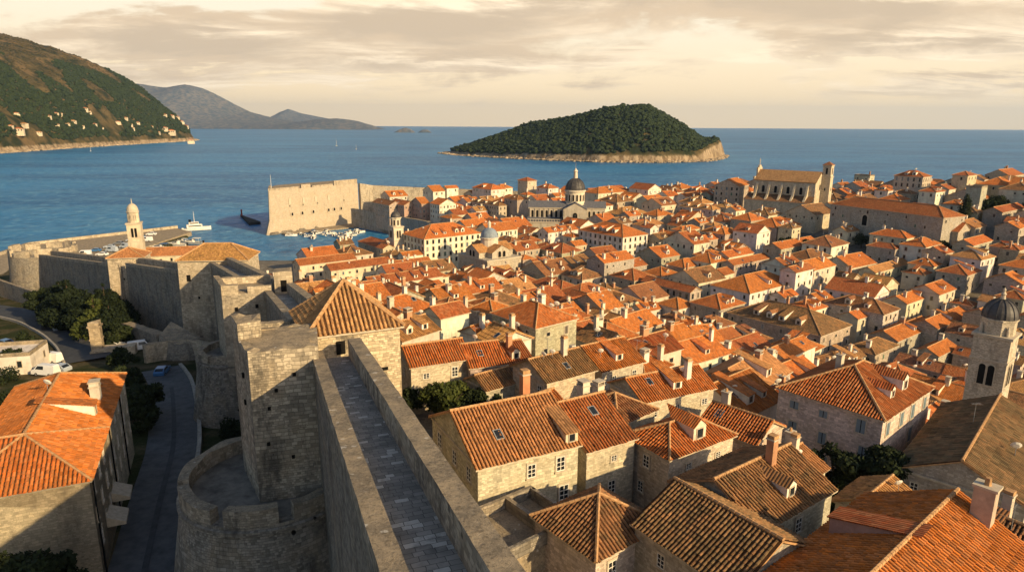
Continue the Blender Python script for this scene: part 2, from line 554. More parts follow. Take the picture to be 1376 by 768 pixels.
def fast_mesh(name, verts, faces, material, smooth=False, midx=None):
    """verts (n,3), faces (k,3|4) as arrays"""
    me = bpy.data.meshes.new(name)
    nf, k = faces.shape
    me.vertices.add(len(verts)); me.vertices.foreach_set('co', np.ascontiguousarray(verts, np.float32).ravel())
    me.loops.add(nf * k); me.loops.foreach_set('vertex_index', np.ascontiguousarray(faces, np.int32).ravel())
    me.polygons.add(nf)
    me.polygons.foreach_set('loop_start', np.arange(0, nf * k, k, dtype=np.int32))
    mats = material if isinstance(material, (list, tuple)) else [material]
    for x in mats:
        me.materials.append(x)
    if midx is not None:
        me.polygons.foreach_set('material_index', midx)
    me.polygons.foreach_set('use_smooth', [smooth] * nf)
    me.update(calc_edges=True)
    me.validate()
    return me


def thing(name, label, cat, loc=(0, 0, 0), rz=0.0, group=None):
    o = bpy.data.objects.new(name, None)
    COL.objects.link(o)
    o.location = loc
    o.rotation_euler = (0, 0, rz)
    return tag(o, label, cat, group)


def tag(o, label, cat, group=None):
    o['label'] = label
    o['category'] = cat
    if group:
        o['group'] = group
    return o


def kind(o, k):
    o['kind'] = k
    return o

# ------------------------------------------------------------------ sea, land, far hills
def grid_mesh(name, xs, ys, zf, mats, midx=None, smooth=True):
    X, Y = np.meshgrid(xs, ys)
    Z = zf(X, Y)
    V = np.stack([X.ravel(), Y.ravel(), Z.ravel()], 1)
    nx, ny = len(xs), len(ys)
    i = (np.arange(ny - 1)[:, None] * nx + np.arange(nx - 1)[None, :]).ravel()
    F = np.stack([i, i + 1, i + nx + 1, i + nx], 1)
    mi = None
    if midx is not None:
        c = V[F].mean(1)
        mi = midx(c).astype(np.int32)
    return fast_mesh(name, V, F, mats, smooth, mi)


def water_material():
    m, t = mat('sea_water')
    pos = t.n('ShaderNodeNewGeometry').outputs['Position']
    s = t.n('ShaderNodeSeparateXYZ', ins={0: pos})
    chop = t.noise(t.mapv(pos, (0.13, 0.09, 1)), 1.0, 8.0, 0.68, 0.5)
    swell = t.noise(t.mapv(pos, (0.012, 0.028, 1)), 1.0, 5.0, 0.6, 0.6)
    band = t.noise(t.mapv(pos, (0.0012, 0.0040, 1)), 1.0, 5.0, 0.6, 0.8)
    col = t.mix(t.rng(band, 0.36, 0.66), (0.010, 0.098, 0.245), (0.027, 0.185, 0.385))
    col = t.mix(t.math('MULTIPLY', t.rng(swell, 0.42, 0.66), 0.65), col, (0.060, 0.215, 0.370))
    col = t.mix(t.math('MULTIPLY', t.rng(chop, 0.50, 0.70), 0.75), col, (0.15, 0.33, 0.45))  # ripple light and shade painted into the water colour: pale crests, dark troughs
    col = t.mix(t.math('MULTIPLY', t.rng(chop, 0.50, 0.30), 0.6), col, (0.008, 0.060, 0.130))
    h = t.math('ADD', t.math('MULTIPLY', chop, 1.0), t.math('MULTIPLY', swell, 2.2))
    nrm = t.bump(h, 0.9, 1.4)
    b = t.surf(col, 0.38, nrm, 0.10)
    b.inputs['IOR'].default_value = 1.33
    return m


M['water'] = water_material()
xs = np.concatenate([np.linspace(-22000, -3000, 10), np.linspace(-2600, 2600, 27), np.linspace(3000, 22000, 10)])
ys = np.concatenate([np.linspace(-600, 4000, 24), np.linspace(5000, 25000, 16)])
sea = kind(link('sea', grid_mesh('sea', xs, ys, lambda x, y: x * 0, M['water'])), 'structure')


def paving_material():
    m, t = mat('town_paving')
    pos = t.n('ShaderNodeNewGeometry').outputs['Position']
    br = t.n('ShaderNodeTexBrick', ins={'Vector': pos, 'Color1': (0.15, 0.13, 0.105, 1), 'Color2': (0.27, 0.24, 0.19, 1), 'Mortar': (0.06, 0.05, 0.04, 1),
                                        'Scale': 1.0, 'Mortar Size': 0.02, 'Brick Width': 0.9, 'Row Height': 0.5})
    nz = t.noise(pos, 0.25, 5.0, 0.6)
    t.surf(t.mix(t.rng(nz, 0.35, 0.7), br.outputs['Color'], (0.13, 0.11, 0.08)), 0.9, None, 0.15)
    return m


def soil_material():
    m, t = mat('dry_grass_and_soil')
    pos = t.n('ShaderNodeNewGeometry').outputs['Position']
    a = t.noise(pos, 0.12, 6.0, 0.65)
    b = t.noise(pos, 1.3, 5.0, 0.7)
    col = t.mix(t.rng(a, 0.40, 0.62), (0.032, 0.040, 0.014), (0.11, 0.085, 0.048))
    col = t.mix(t.math('MULTIPLY', t.rng(b, 0.45, 0.7), 0.6), col, (0.022, 0.024, 0.010))
    t.surf(col, 1.0, t.bump(b, 0.8, 0.25), 0.05)
    return m


M['paving'] = paving_material()
M['soil'] = soil_material()
kind(link('ground', grid_mesh('ground', np.arange(-420, 561, 3.0), np.arange(-160, 522, 3.0), ground, [M['paving'], M['soil']],
                              lambda c: (poly_dist(WALLLINE, c[:, 0], c[:, 1], False) > 0) * 1)), 'structure')


def rock_forest_material(name, kind_):
    m, t = mat(name)
    pos = t.n('ShaderNodeNewGeometry').outputs['Position']
    s = t.n('ShaderNodeSeparateXYZ', ins={0: pos})
    nrm = t.n('ShaderNodeSeparateXYZ', ins={0: t.n('ShaderNodeNewGeometry').outputs['Normal']})
    a = t.noise(pos, 0.02, 6.0, 0.62)
    b = t.noise(t.mapv(pos, (0.10, 0.10, 0.04)), 1.0, 6.0, 0.68)
    rock = t.mix(t.rng(b, 0.36, 0.64), (0.15, 0.105, 0.062), (0.36, 0.275, 0.18))
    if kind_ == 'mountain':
        green = t.mix(t.rng(a, 0.4, 0.62), (0.070, 0.095, 0.12), (0.19, 0.175, 0.16))  # bluish haze of the distance painted into the rock colour
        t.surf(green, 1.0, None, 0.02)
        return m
    green = t.mix(t.rng(a, 0.38, 0.62), (0.020, 0.026, 0.011), (0.125, 0.088, 0.040))
    bb = t.noise(pos, 0.16, 5.0, 0.7)
    green = t.mix(t.math('MULTIPLY', t.rng(bb, 0.45, 0.65), 0.6), green, (0.022, 0.030, 0.011))
    lev = t.math('ADD', s.outputs[2], t.math('MULTIPLY', t.math('SUBTRACT', b, 0.5), -14.0))
    low = t.rng(lev, 9.0, 15.0, 1.0, 0.0)
    if kind_ == 'island':
        steep = t.math('MULTIPLY', t.rng(nrm.outputs[2], 0.62, 0.42), t.rng(lev, 60.0, 40.0))
        low = t.math('MAXIMUM', low, steep)
    if kind_ == 'hill':
        patch = t.math('MULTIPLY', t.rng(t.noise(pos, 0.009, 5.0, 0.6), 0.52, 0.62), 0.55)
        green = t.mix(patch, green, (0.21, 0.135, 0.066))
    t.surf(t.mix(low, green, rock), 1.0, t.bump(b, 0.8, 3.0), 0.05)
    return m


M['hill'] = rock_forest_material('hillside', 'hill')
M['island'] = rock_forest_material('island_rock', 'island')
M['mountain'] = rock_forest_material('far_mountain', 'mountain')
M['cliff'] = plain('pale_cliff', (0.32, 0.25, 0.17), 1.0, 0.05, 0.55, 0.12, 0.8)


def fbm(x, y, sc, seed=0.0, octs=4):
    out = np.zeros(np.shape(x)); a = 0.5
    xf, yf = np.ravel(x), np.ravel(y)
    o = np.zeros(len(xf))
    for k in range(octs):
        s = sc * 2 ** k
        o += a * np.array([mnoise.noise((p * s + seed, q * s - seed, seed * 1.7 + k)) for p, q in zip(xf, yf)])
        a *= 0.5
    return o.reshape(np.shape(x))


HILL = np.array([(-1095, 1080), (-1177, 1540), (-1228, 1880), (-1262, 2250), (-1290, 2720), (-1330, 2870), (-1430, 3000), (-1900, 3250), (-3400, 3500), (-3400, 1080)], float)


def hill_h(x, y):
    d = poly_dist(HILL, x, y)
    d = d + 22 * fbm(x, y, 0.006, 3.1, 3)
    h = 430 * (1 - np.exp(-np.maximum(d, 0) / 300)) + np.minimum(np.maximum(d, 0) * 0.9, 9)
    h = h * (1 + 0.14 * fbm(x, y, 0.0035, 9.0, 4)) + 9 * fbm(x, y, 0.02, 5.0, 3) * sst(10, 60, d)
    return np.where(d > 0, h, -6 + np.maximum(d, -12) * .3)


kind(link('headland_hill', grid_mesh('headland_hill', np.arange(-2700, -1040, 11.0), np.arange(1240, 3300, 15.0), hill_h, M['hill'])), 'structure')

ISL = np.array([(-178, 1690), (-120, 1585), (-40, 1490), (60, 1400), (170, 1330), (290, 1325), (390, 1380), (460, 1500), (510, 1640), (497, 1720), (400, 1850), (200, 1960), (0, 1900), (-120, 1780)], float)
_sx = [-190, -140, -65, 25, 135, 210, 300, 390, 460, 505, 530]
_sz = [14, 34, 52, 66, 84, 100, 110, 95, 74, 54, 44]


def isl_h(x, y):
    d = poly_dist(ISL, x, y)
    d = d + 7 * fbm(x, y, 0.02, 1.1, 3)
    top = np.interp(x - (y - 1600) * .12, _sx, _sz)
    h = top * np.minimum(1, np.maximum(d, 0) / 165) ** 0.62
    cliff = np.interp(x, [-200, 150, 330, 430, 520], [5, 9, 13, 34, 42])
    h = np.maximum(h, cliff * np.minimum(1, np.maximum(d, 0) / np.interp(x, [200, 450], [7, 13])))
    h = h * (1 + .10 * fbm(x, y, 0.012, 4.0, 3))
    return np.where(d > 0, h, -5)


kind(link('island', grid_mesh('island', np.arange(-200, 541, 4.5), np.arange(1300, 1980, 5.0), isl_h, M['island'])), 'structure')


def ridge(name, cx, cy, lx, ly, prof, seed, rough):
    """far mountain: prof = [(t,height)] along x in 0..1"""
    def h(x, y):
        t = (x - cx) / lx + .5
        top = np.interp(t, [p[0] for p in prof], [p[1] for p in prof])
        v = np.clip(1 - np.abs((y - cy) / (ly * .5)), 0, 1) ** .8
        return top * v * (1 + rough * fbm(x, y, 3.0 / lx, seed, 5)) - 3
    kind(link(name, grid_mesh(name, np.linspace(cx - lx / 2, cx + lx / 2, 120), np.linspace(cy - ly / 2, cy + ly / 2, 46), h, M['mountain'])), 'structure')


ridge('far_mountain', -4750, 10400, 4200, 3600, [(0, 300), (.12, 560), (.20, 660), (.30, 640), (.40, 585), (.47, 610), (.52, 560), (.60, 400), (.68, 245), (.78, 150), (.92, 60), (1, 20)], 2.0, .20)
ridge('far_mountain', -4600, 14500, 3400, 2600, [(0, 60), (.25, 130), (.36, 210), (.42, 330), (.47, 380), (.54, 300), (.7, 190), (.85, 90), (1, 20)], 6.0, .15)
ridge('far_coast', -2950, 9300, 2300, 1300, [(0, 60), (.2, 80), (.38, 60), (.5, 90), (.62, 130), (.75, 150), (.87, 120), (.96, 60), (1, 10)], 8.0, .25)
ridge('rock_islet', -945, 6000, 190, 110, [(0, 4), (.2, 22), (.45, 40), (.6, 44), (.8, 30), (1, 4)], 11.0, .3)
ridge('rock_islet', -770, 6000, 120, 80, [(0, 4), (.3, 26), (.5, 32), (.8, 20), (1, 4)], 12.0, .3)


# ---- far woods: many small crowns, nobody could count them
def ico():
    t = (1 + 5 ** .5) / 2
    v = np.array([(-1, t, 0), (1, t, 0), (-1, -t, 0), (1, -t, 0), (0, -1, t), (0, 1, t), (0, -1, -t), (0, 1, -t), (t, 0, -1), (t, 0, 1), (-t, 0, -1), (-t, 0, 1)], float)
    v /= np.linalg.norm(v[0])
    f = np.array([(0, 11, 5), (0, 5, 1), (0, 1, 7), (0, 7, 10), (0, 10, 11), (1, 5, 9), (5, 11, 4), (11, 10, 2), (10, 7, 6), (7, 1, 8),
                  (3, 9, 4), (3, 4, 2), (3, 2, 6), (3, 6, 8), (3, 8, 9), (4, 9, 5), (2, 4, 11), (6, 2, 10), (8, 6, 7), (9, 8, 1)])
    return v, f


IV, IF = ico()


def crowns(name, P, rad, material, squash=0.85):
    n = len(P)
    k = 3                               # every crown is a few overlapping tufts
    V = []; F = []
    base = 0
    for j in range(k):
        off = rng.normal(0, .42, (n, 3)) * rad[:, None] * (1 if j else .2)
        off[:, 2] = np.abs(off[:, 2]) * .8
        r = rad * rng.uniform(.5, .85, n) if j else rad
        jit = rng.uniform(.72, 1.2, (n, 12, 1))
        v = IV[None] * jit * r[:, None, None] * np.array([1, 1, squash])[None, None] + (P + off)[:, None, :]
        V.append(v.reshape(-1, 3))
        F.append((IF[None] + (np.arange(n) * 12)[:, None, None] + base).reshape(-1, 3))
        base += n * 12
    o = link(name, fast_mesh(name, np.concatenate(V), np.concatenate(F), material))
    return kind(o, 'stuff')


def scatter(poly_bbox, n, hf, test):
    x0, x1, y0, y1 = poly_bbox
    x = rng.uniform(x0, x1, n); y = rng.uniform(y0, y1, n)
    z = hf(x, y)
    ok = test(x, y, z)
    return np.stack([x[ok], y[ok], z[ok]], 1)


def seen(p):            # leave out what lies far outside the picture
    u = p[:, 0] / np.maximum(p[:, 1], 1)
    return p[np.abs(u) < 0.86]


P = scatter((-200, 530, 1310, 1860), 16000, isl_h, lambda x, y, z: (z > np.interp(x, [-200, 150, 330, 430, 520], [7, 10, 13, 30, 36])) & (poly_dist(ISL, x, y) > np.interp(x, [200, 420], [9, 17])))
crowns('island_forest', P + np.array([0, 0, 1.5]), rng.uniform(3.0, 6.2, len(P)), M['forest'])
P = scatter((-200, 530, 1310, 1860), 160, isl_h, lambda x, y, z: z > 60)
crowns('island_forest', P + np.array([0, 0, 6]), rng.uniform(3.5, 6, len(P)), M['forest'])
def hill_wood(x, y, z):
    d = poly_dist(HILL, x, y)
    lim = 235 + 75 * np.array([mnoise.noise((a * .004, b * .004, 0.3)) for a, b in zip(x, y)]) * 2.2
    holes = np.array([mnoise.noise((a * .009, b * .009, 5.3)) for a, b in zip(x, y)])
    return (d > 16) & (z > 12) & (z < lim) & (holes < .30) & (d < 520)
P = seen(scatter((-2100, -1150, 1250, 3000), 52000, hill_h, hill_wood))
crowns('headland_wood', P + np.array([0, 0, 1.5]), rng.uniform(3.2, 7.0, len(P)), M['forest'], 1.0)
P = seen(scatter((-2300, -1200, 1250, 3000), 26000, hill_h, lambda x, y, z: (z > 90) & (rng.uniform(size=len(x)) < .6)))
crowns('headland_scrub', P, rng.uniform(1.5, 4.2, len(P)), M['scrub'], .6)

# rocky shore of the island and the headland: broken boulders and ledges
def shore_rocks(name, poly, n, spread, size, cond):
    pts = []
    k = len(poly)
    while len(pts) < n:
        i = rng.integers(0, k); t = rng.uniform()
        p = poly[i] * (1 - t) + poly[(i + 1) % k] * t
        if not cond(p):
            continue
        p = p + rng.normal(0, spread, 2)
        pts.append((p[0], p[1], rng.uniform(-.5, 2.0)))
    P = np.array(pts)
    r = rng.uniform(size * .4, size, len(P))
    jit = rng.uniform(.55, 1.35, (len(P), 12, 1))
    v = IV[None] * jit * r[:, None, None] * np.array([1.2, 1.2, .75])[None, None] + P[:, None, :]
    F = (IF[None] + (np.arange(len(P)) * 12)[:, None, None]).reshape(-1, 3)
    kind(link(name, fast_mesh(name, v.reshape(-1, 3), F, M['cliff'])), 'stuff')


shore_rocks('island_shore_rocks', ISL, 900, 4.0, 4.5, lambda p: p[1] < 1720)
shore_rocks('headland_shore_rocks', HILL, 900, 5.0, 6.5, lambda p: p[0] > -1500 and 1240 < p[1] < 2950)

# ------------------------------------------------------------------ trees
def leaf_cloud(clumps, per, size, squash=0.8):
    """clumps: list of (x,y,z,r); many small leaf faces through each clump's volume"""
    V = []; n = 0
    for (x, y, z, r) in clumps:
        k = int(per * r * r)
        d = rng.normal(size=(k, 3)); d /= np.linalg.norm(d, axis=1)[:, None]
        rad = r * rng.uniform(.35, 1.05, k) ** .6
        c = d * rad[:, None] * np.array([1, 1, squash]) + np.array([x, y, z])
        a = rng.normal(size=(k, 3)); a /= np.linalg.norm(a, axis=1)[:, None]
        b = np.cross(a, d + rng.normal(0, .3, (k, 3))); b /= np.maximum(np.linalg.norm(b, axis=1)[:, None], 1e-6)
        s = size * rng.uniform(.5, 1.25, k)[:, None]
        V.append(np.stack([c - a * s, c + b * s * .6, c + a * s, c - b * s * .6], 1))
    V = np.concatenate(V)
    F = np.arange(len(V) * 4).reshape(-1, 4)
    return V.reshape(-1, 3), F


def tree_meshes(kind_, h, r, size, per, seed):
    rr = random.Random(seed)
    cl = []
    tb = MB()
    if kind_ == 'pine':          # layered dark pine
        tb.tube((0, 0, -1), (0, 0, h * .95), .03 * h, .006 * h, 7)
        lev = 7
        for i in range(lev):
            f = i / (lev - 1)
            zz = h * (.22 + .74 * f)
            rad = r * (1 - f) ** .75 + .35
            nb = max(1, int(7 * (1 - f) + 2))
            for k in range(nb):
                a = rr.uniform(0, 6.28); q = rad * rr.uniform(.35, .85)
                x, y = q * math.cos(a), q * math.sin(a)
                if k % 2 == 0:
                    tb.tube((0, 0, zz - .1 * h), (x, y, zz), .008 * h, .003 * h, 4)
                cl.append((x, y, zz + rr.uniform(-.05, .05) * h, rad * rr.uniform(.34, .52) + .25))
    elif kind_ == 'cypress':
        tb.tube((0, 0, -1), (0, 0, h * .9), .02 * h, .004 * h, 6)
        for i in range(16):
            f = i / 15
            rad = r * (math.sin(math.pi * min(1, .12 + f * .88)) ** .6) * (1 - .35 * f)
            cl.append((rr.uniform(-.2, .2) * r, rr.uniform(-.2, .2) * r, h * (.06 + .9 * f), rad + .15))
    else:                        # broad rounded crown
        tb.tube((0, 0, -1), (0, 0, h * .45), .035 * h, .022 * h, 7)
        for i in range(5):
            a = 6.28 * i / 5 + rr.uniform(-.4, .4)
            tb.tube((0, 0, h * .35), (r * .6 * math.cos(a), r * .6 * math.sin(a), h * .72), .016 * h, .005 * h, 5)
        for i in range(17):
            a = rr.uniform(0, 6.28); q = r * rr.uniform(.15, .85)
            zz = h * rr.uniform(.38, .86) * (1 - .22 * (q / r) ** 2)
            cl.append((q * math.cos(a), q * math.sin(a), zz, r * rr.uniform(.24, .46)))
    V, F = leaf_cloud(cl, per, size)
    return V, F, tb


TREE_CACHE = {}


def tree(name, x, y, h, r, kind_, label, cat, leaf='leaf', size=.3, per=230, z=None, group=None):
    z = gz(x, y) if z is None else z
    o = thing(name, label, cat, (x, y, z - .1), random.uniform(0, 6.28), group)
    key = (kind_, leaf, round(h / r, 1), random.randint(0, 1))
    if key not in TREE_CACHE:
        V, F, tb = tree_meshes(kind_, h, r, size, per, len(TREE_CACHE))
        TREE_CACHE[key] = (h, fast_mesh('crown', V, F, M[leaf]), tb.mesh('trunk', [M['bark']]))
    h0, cm, tm = TREE_CACHE[key]
    for nm, me in (('crown', cm), ('trunk', tm)):
        c = link(nm, me, o)
        c.scale = (h / h0,) * 3
    return o


def bush(name, x, y, h, r, label, cat='bush', leaf='leaf', size=.22, per=320, z=None, group=None, sx=1.0):
    z = gz(x, y) if z is None else z
    cl = []
    for i in range(14):
        a = random.uniform(0, 6.28); q = r * random.uniform(.1, .8)
        cl.append((q * math.cos(a) * sx, q * math.sin(a), h * random.uniform(.25, .75), r * random.uniform(.28, .48)))
    V, F = leaf_cloud(cl, per, size)
    o = link(name, fast_mesh(name, V, F, M[leaf]))
    o.location = (x, y, z)
    return tag(o, label, cat, group)

# ------------------------------------------------------------------ fortress walls and towers
def adopt(o, root):
    o.parent = root
    o.location = -root.location
    return o


STONE_W = (0.48, 0.40, 0.29)     # paler, warmer limestone
STONE_G = (0.25, 0.222, 0.182)   # greyer old masonry


def lerp(a, b, t):
    return tuple(p + (q - p) * t for p, q in zip(a, b))


def strip(mb, p, q, o0, o1, h0, h1, jit=0.0, seg=1.2, m=0, mtop=1, seed=0.0, bottom=None):
    """a wall along p->q (x,y,z) between side offsets o0<o1, from z+h0 up to z+h1; the top edge is weathered"""
    P, Q = np.array(p, float), np.array(q, float)
    L = np.linalg.norm((Q - P)[:2])
    d = (Q - P) / L
    nrm = np.array([d[1], -d[0], 0])            # to the right
    n = max(1, int(L / seg))
    rows = []
    for i in range(n + 1):
        c = P + d * (L * i / n)
        j = [mnoise.noise((c[0] * .9 + k * 7.3 + seed, c[1] * .9, k * 3.1)) * jit for k in range(4)]
        zb = c[2] + h0 if bottom is None else bottom
        a = c + nrm * o0; b = c + nrm * o1
        rows.append([(a[0], a[1], zb), (a[0] + nrm[0] * j[0] * .6, a[1] + nrm[1] * j[0] * .6, c[2] + h1 + j[1]),
                     (b[0] + nrm[0] * j[2] * .6, b[1] + nrm[1] * j[2] * .6, c[2] + h1 + j[3]), (b[0], b[1], zb)])
    for i in range(n):
        A, B = rows[i], rows[i + 1]
        mb.poly([B[0], A[0], A[1], B[1]], m)
        mb.poly([A[1], A[2], B[2], B[1]], mtop)
        mb.poly([A[3], B[3], B[2], A[2]], m)
    mb.poly([rows[0][0], rows[0][3], rows[0][2], rows[0][1]], m)
    mb.poly([rows[-1][3], rows[-1][0], rows[-1][1], rows[-1][2]], m)
    return mb


def walkway_material():
    m, t = mat('worn_flagstones')
    uv = t.n('ShaderNodeUVMap').outputs[0]
    pos = t.n('ShaderNodeNewGeometry').outputs['Position']
    warp = t.n('ShaderNodeTexNoise', ins={'Vector': uv, 'Scale': 1.6, 'Detail': 3.0}).outputs['Color']
    wv = t.n('ShaderNodeVectorMath', operation='MULTIPLY_ADD', ins={0: warp, 1: (0.16, 0.13, 0.0), 2: uv}).outputs[0]
    br = t.n('ShaderNodeTexBrick', offset=0.43, squash=0.7, squash_frequency=3,
             ins={'Vector': wv, 'Color1': (0, 0, 0, 1), 'Color2': (1, 1, 1, 1), 'Mortar': (.3, .3, .3, 1), 'Scale': 1.0, 'Mortar Size': 0.016,
                  'Mortar Smooth': 0.3, 'Brick Width': 0.74, 'Row Height': 0.42})
    r = t.n('ShaderNodeSeparateColor', ins={0: br.outputs['Color']}).outputs[0]
    nz = t.noise(pos, 1.0, 5.0, 0.65)
    big = t.noise(pos, 0.35, 3.0, 0.6)
    f = t.math('ADD', t.math('MULTIPLY', r, 0.62), t.math('MULTIPLY', t.rng(big, .35, .68), .38))
    col = t.mix(f, (0.16, 0.15, 0.13), (0.36, 0.33, 0.28))
    col = t.mix(t.math('MULTIPLY', t.math('GREATER_THAN', r, .90), .6), col, (0.60, 0.57, 0.50))
    col = t.mix(t.math('MULTIPLY', t.rng(nz, .5, .72), .5), col, (0.06, 0.06, 0.058))
    col = t.mix(t.math('MULTIPLY', br.outputs['Fac'], .8), col, (0.03, 0.028, 0.024))
    h = t.math('ADD', t.math('MULTIPLY', r, .5), t.math('MULTIPLY', br.outputs['Fac'], -1.0))
    t.surf(col, t.math('ADD', .62, t.math('MULTIPLY', nz, .25)), t.bump(t.math('ADD', h, t.math('MULTIPLY', nz, .5)), .7, .05), .3)
    return m


M['walkway'] = walkway_material()
M['rock_dark'] = plain('dark_rock', (0.05, 0.046, 0.04), 1, .1, .4, .5, .5)


def rampart(p, q, label, seed=0.0, left=(-2.35, -1.25, 0.9), right=(1.25, 2.45, 1.8), zbot=8.0, color=STONE_G, near=False, batter=0.0):
    root = thing('rampart_wall', label, 'city wall', (p[0], p[1], zbot), 0, 'stretches of the city wall')
    fm = M['fort'] if near else M['fort_far']
    P, Q = np.array(p, float), np.array(q, float)
    mb = MB(); strip(mb, p, q, left[0] + .02, right[1] - .02, 0, -.02, 0, 3.0, 0, 0, bottom=zbot)
    adopt(mb.build('wall_body', fm, None, color), root)
    mb = MB()
    d = (Q - P); L = np.hypot(d[0], d[1]); d = d / L; nr = np.array([d[1], -d[0], 0])
    n = int(L / 2.5)
    for i in range(n):
        a, b = P + d * L * i / n, P + d * L * (i + 1) / n
        l, r = left[1] - .05, right[0] + .05
        pts = [a + nr * l, a + nr * r, b + nr * r, b + nr * l]
        mb.poly([x + np.array([0, 0, .012]) for x in pts], 0,
                [(l, L * i / n), (r, L * i / n), (r, L * (i + 1) / n), (l, L * (i + 1) / n)])
    adopt(mb.build('walkway', M['walkway']), root)
    for (o0, o1, h) in (left, right):
        mb = MB(); strip(mb, p, q, o0, o1, -.02, h, .06 if near else .08, 1.0 if near else 1.5, 0, 1, seed + o0)
        adopt(mb.build('parapet', [fm, M['cap']], None, lerp(color, STONE_W, .5)), root)
    return root


rampart((7.3, -3.7, 55.0), (-17.4, 62.8, 47.55), 'near stretch of rampart wall with a grey flagstone walkway between two parapets', 1.0, zbot=20, near=True)
rampart((-22.2, 72, 47.6), (-38.9, 108.5, 42.3), 'short rampart wall behind the tawny pyramid roofed tower', 2.0, zbot=16, near=True)
rampart((-41.5, 112, 41.6), (-72, 162, 36), 'rampart wall running from the notched tower to the hip roofed tower', 3.0, zbot=12)
rampart((-75, 163, 33), (-111, 192.5, 29.5), 'shaded rampart wall between the hip roofed tower and the pyramid roofed gate tower', 4.0, zbot=8)
rampart((-114, 194.5, 28.5), (-176, 247, 21.3), 'long low rampart wall behind the pines, ending at the round bastion', 5.0, zbot=4)


def outline_tower(mb, pts, z0, z1, seg=1.4, jit=.15, m=0, mtop=1, seed=0.0, batter=0.0):
    """solid tower over a counter-clockwise outline with a weathered, uneven top edge"""
    c = np.mean(np.array(pts), 0)
    n = len(pts)
    ring = []
    for i in range(n):
        a, b = np.array(pts[i], float), np.array(pts[(i + 1) % n], float)
        k = max(1, int(np.linalg.norm(b - a) / seg))
        for j in range(k):
            ring.append(a + (b - a) * j / k)
    zt = [(z1[0] if isinstance(z1, tuple) else z1) + mnoise.noise((p[0] * .8 + seed, p[1] * .8, seed)) * jit for p in ring]
    N = len(ring)
    out = [c + (p - c) * (1 + batter) for p in ring]
    for i in range(N):
        j = (i + 1) % N
        mb.poly([(*out[i], z0), (*out[j], z0), (*ring[j], zt[j]), (*ring[i], zt[i])], m)
    ins = [c + (p - c) * .80 for p in ring]
    for i in range(N):
        j = (i + 1) % N
        mb.poly([(*ring[i], zt[i]), (*ring[j], zt[j]), (*ins[j], zt[j] + .05), (*ins[i], zt[i] + .05)], mtop)
    mb.poly([(*ins[i], zt[i] + .05) for i in range(N)], mtop)
    return mb


def add_openings(root, spots, wsz, hsz, depth=.06):
    """dark openings, each a mesh of its own: spots = (x,y,z,angle of the outward normal)"""
    mb = MB()
    mb.box(-.5, .5, -.5, .5, -.5, .5)
    me = mb.mesh('opening', [M['dark']])
    for (x, y, z, a) in spots:
        o = link('opening', me)
        o.rotation_euler = (0, 0, a)
        o.scale = (depth, wsz, hsz)
        o.parent = root
        o.location = Vector((x, y, z)) - root.location


# the big square tower beside the walkway, standing on a round bastion
t1 = thing('square_tower', 'tall square stone tower with pitted face rising from the near round bastion', 'tower', (-23.7, 57, 34))
mb = outline_tower(MB(), [(-23.7, 57.0), (-17.9, 58.8), (-20.2, 66.5), (-27.6, 63.2)], 33, 50.0, .7, .35, 0, 1, 2.2, .03)
adopt(mb.build('tower_body', [M['fort'], M['cap']], None, lerp(STONE_W, STONE_G, .35)), t1)
mb = outline_tower(MB(), [(-27.7, 63.3), (-25.95, 60.6), (-24.1, 61.6), (-25.2, 64.5)], 49.6, 51.6, .6, .35, 0, 1, 4.2)
adopt(mb.build('merlon', [M['fort'], M['cap']], None, STONE_W), t1)
fx = math.atan2(-5.8, 1.8)   # outward normal of the front face
add_openings(t1, [(-22.3, 57.35, 44.5, fx), (-21.6, 57.55, 46.2, fx), (-20.0, 58.05, 47.6, fx), (-22.6, 57.25, 41.0, fx), (-20.6, 57.85, 39.4, fx)], .28, .3, .2)
lx_ = math.atan2(-3.9, -6.2)
add_openings(t1, [(-25.2, 59.3, 47.0, lx_), (-25.3, 59.5, 44.2, lx_)], .4, .45, .3)


def ring_parapet(mb, cx, cy, r0, r1, z0, z1, a0, a1, seg=16, jit=.25, seed=0.0):
    rows = []
    for i in range(seg + 1):
        a = a0 + (a1 - a0) * i / seg
        j = [mnoise.noise((a * 3 + k * 5 + seed, k * 2.0, seed)) * jit for k in range(4)]
        P = lambda r, z: (cx + r * math.cos(a), cy + r * math.sin(a), z)
        rows.append([P(r1, z0), P(r1 + j[0] * .3, z1 + j[1]), P(r0 + j[2] * .3, z1 + j[3]), P(r0, z0)])
    u = lambda i: (a0 + (a1 - a0) * i / seg) * r1
    for i in range(seg):
        A, B = rows[i], rows[i + 1]
        mb.poly([A[0], B[0], B[1], A[1]], 0, [(u(i), z0), (u(i + 1), z0), (u(i + 1), z1), (u(i), z1)])
        mb.poly([A[1], B[1], B[2], A[2]], 1)
        mb.poly([B[3], A[3], A[2], B[2]], 0, [(u(i + 1), z0), (u(i), z0), (u(i), z1), (u(i + 1), z1)])
    for A, fl in ((rows[0], 0), (rows[-1], 1)):
        mb.poly(A if fl else list(reversed(A)), 0)


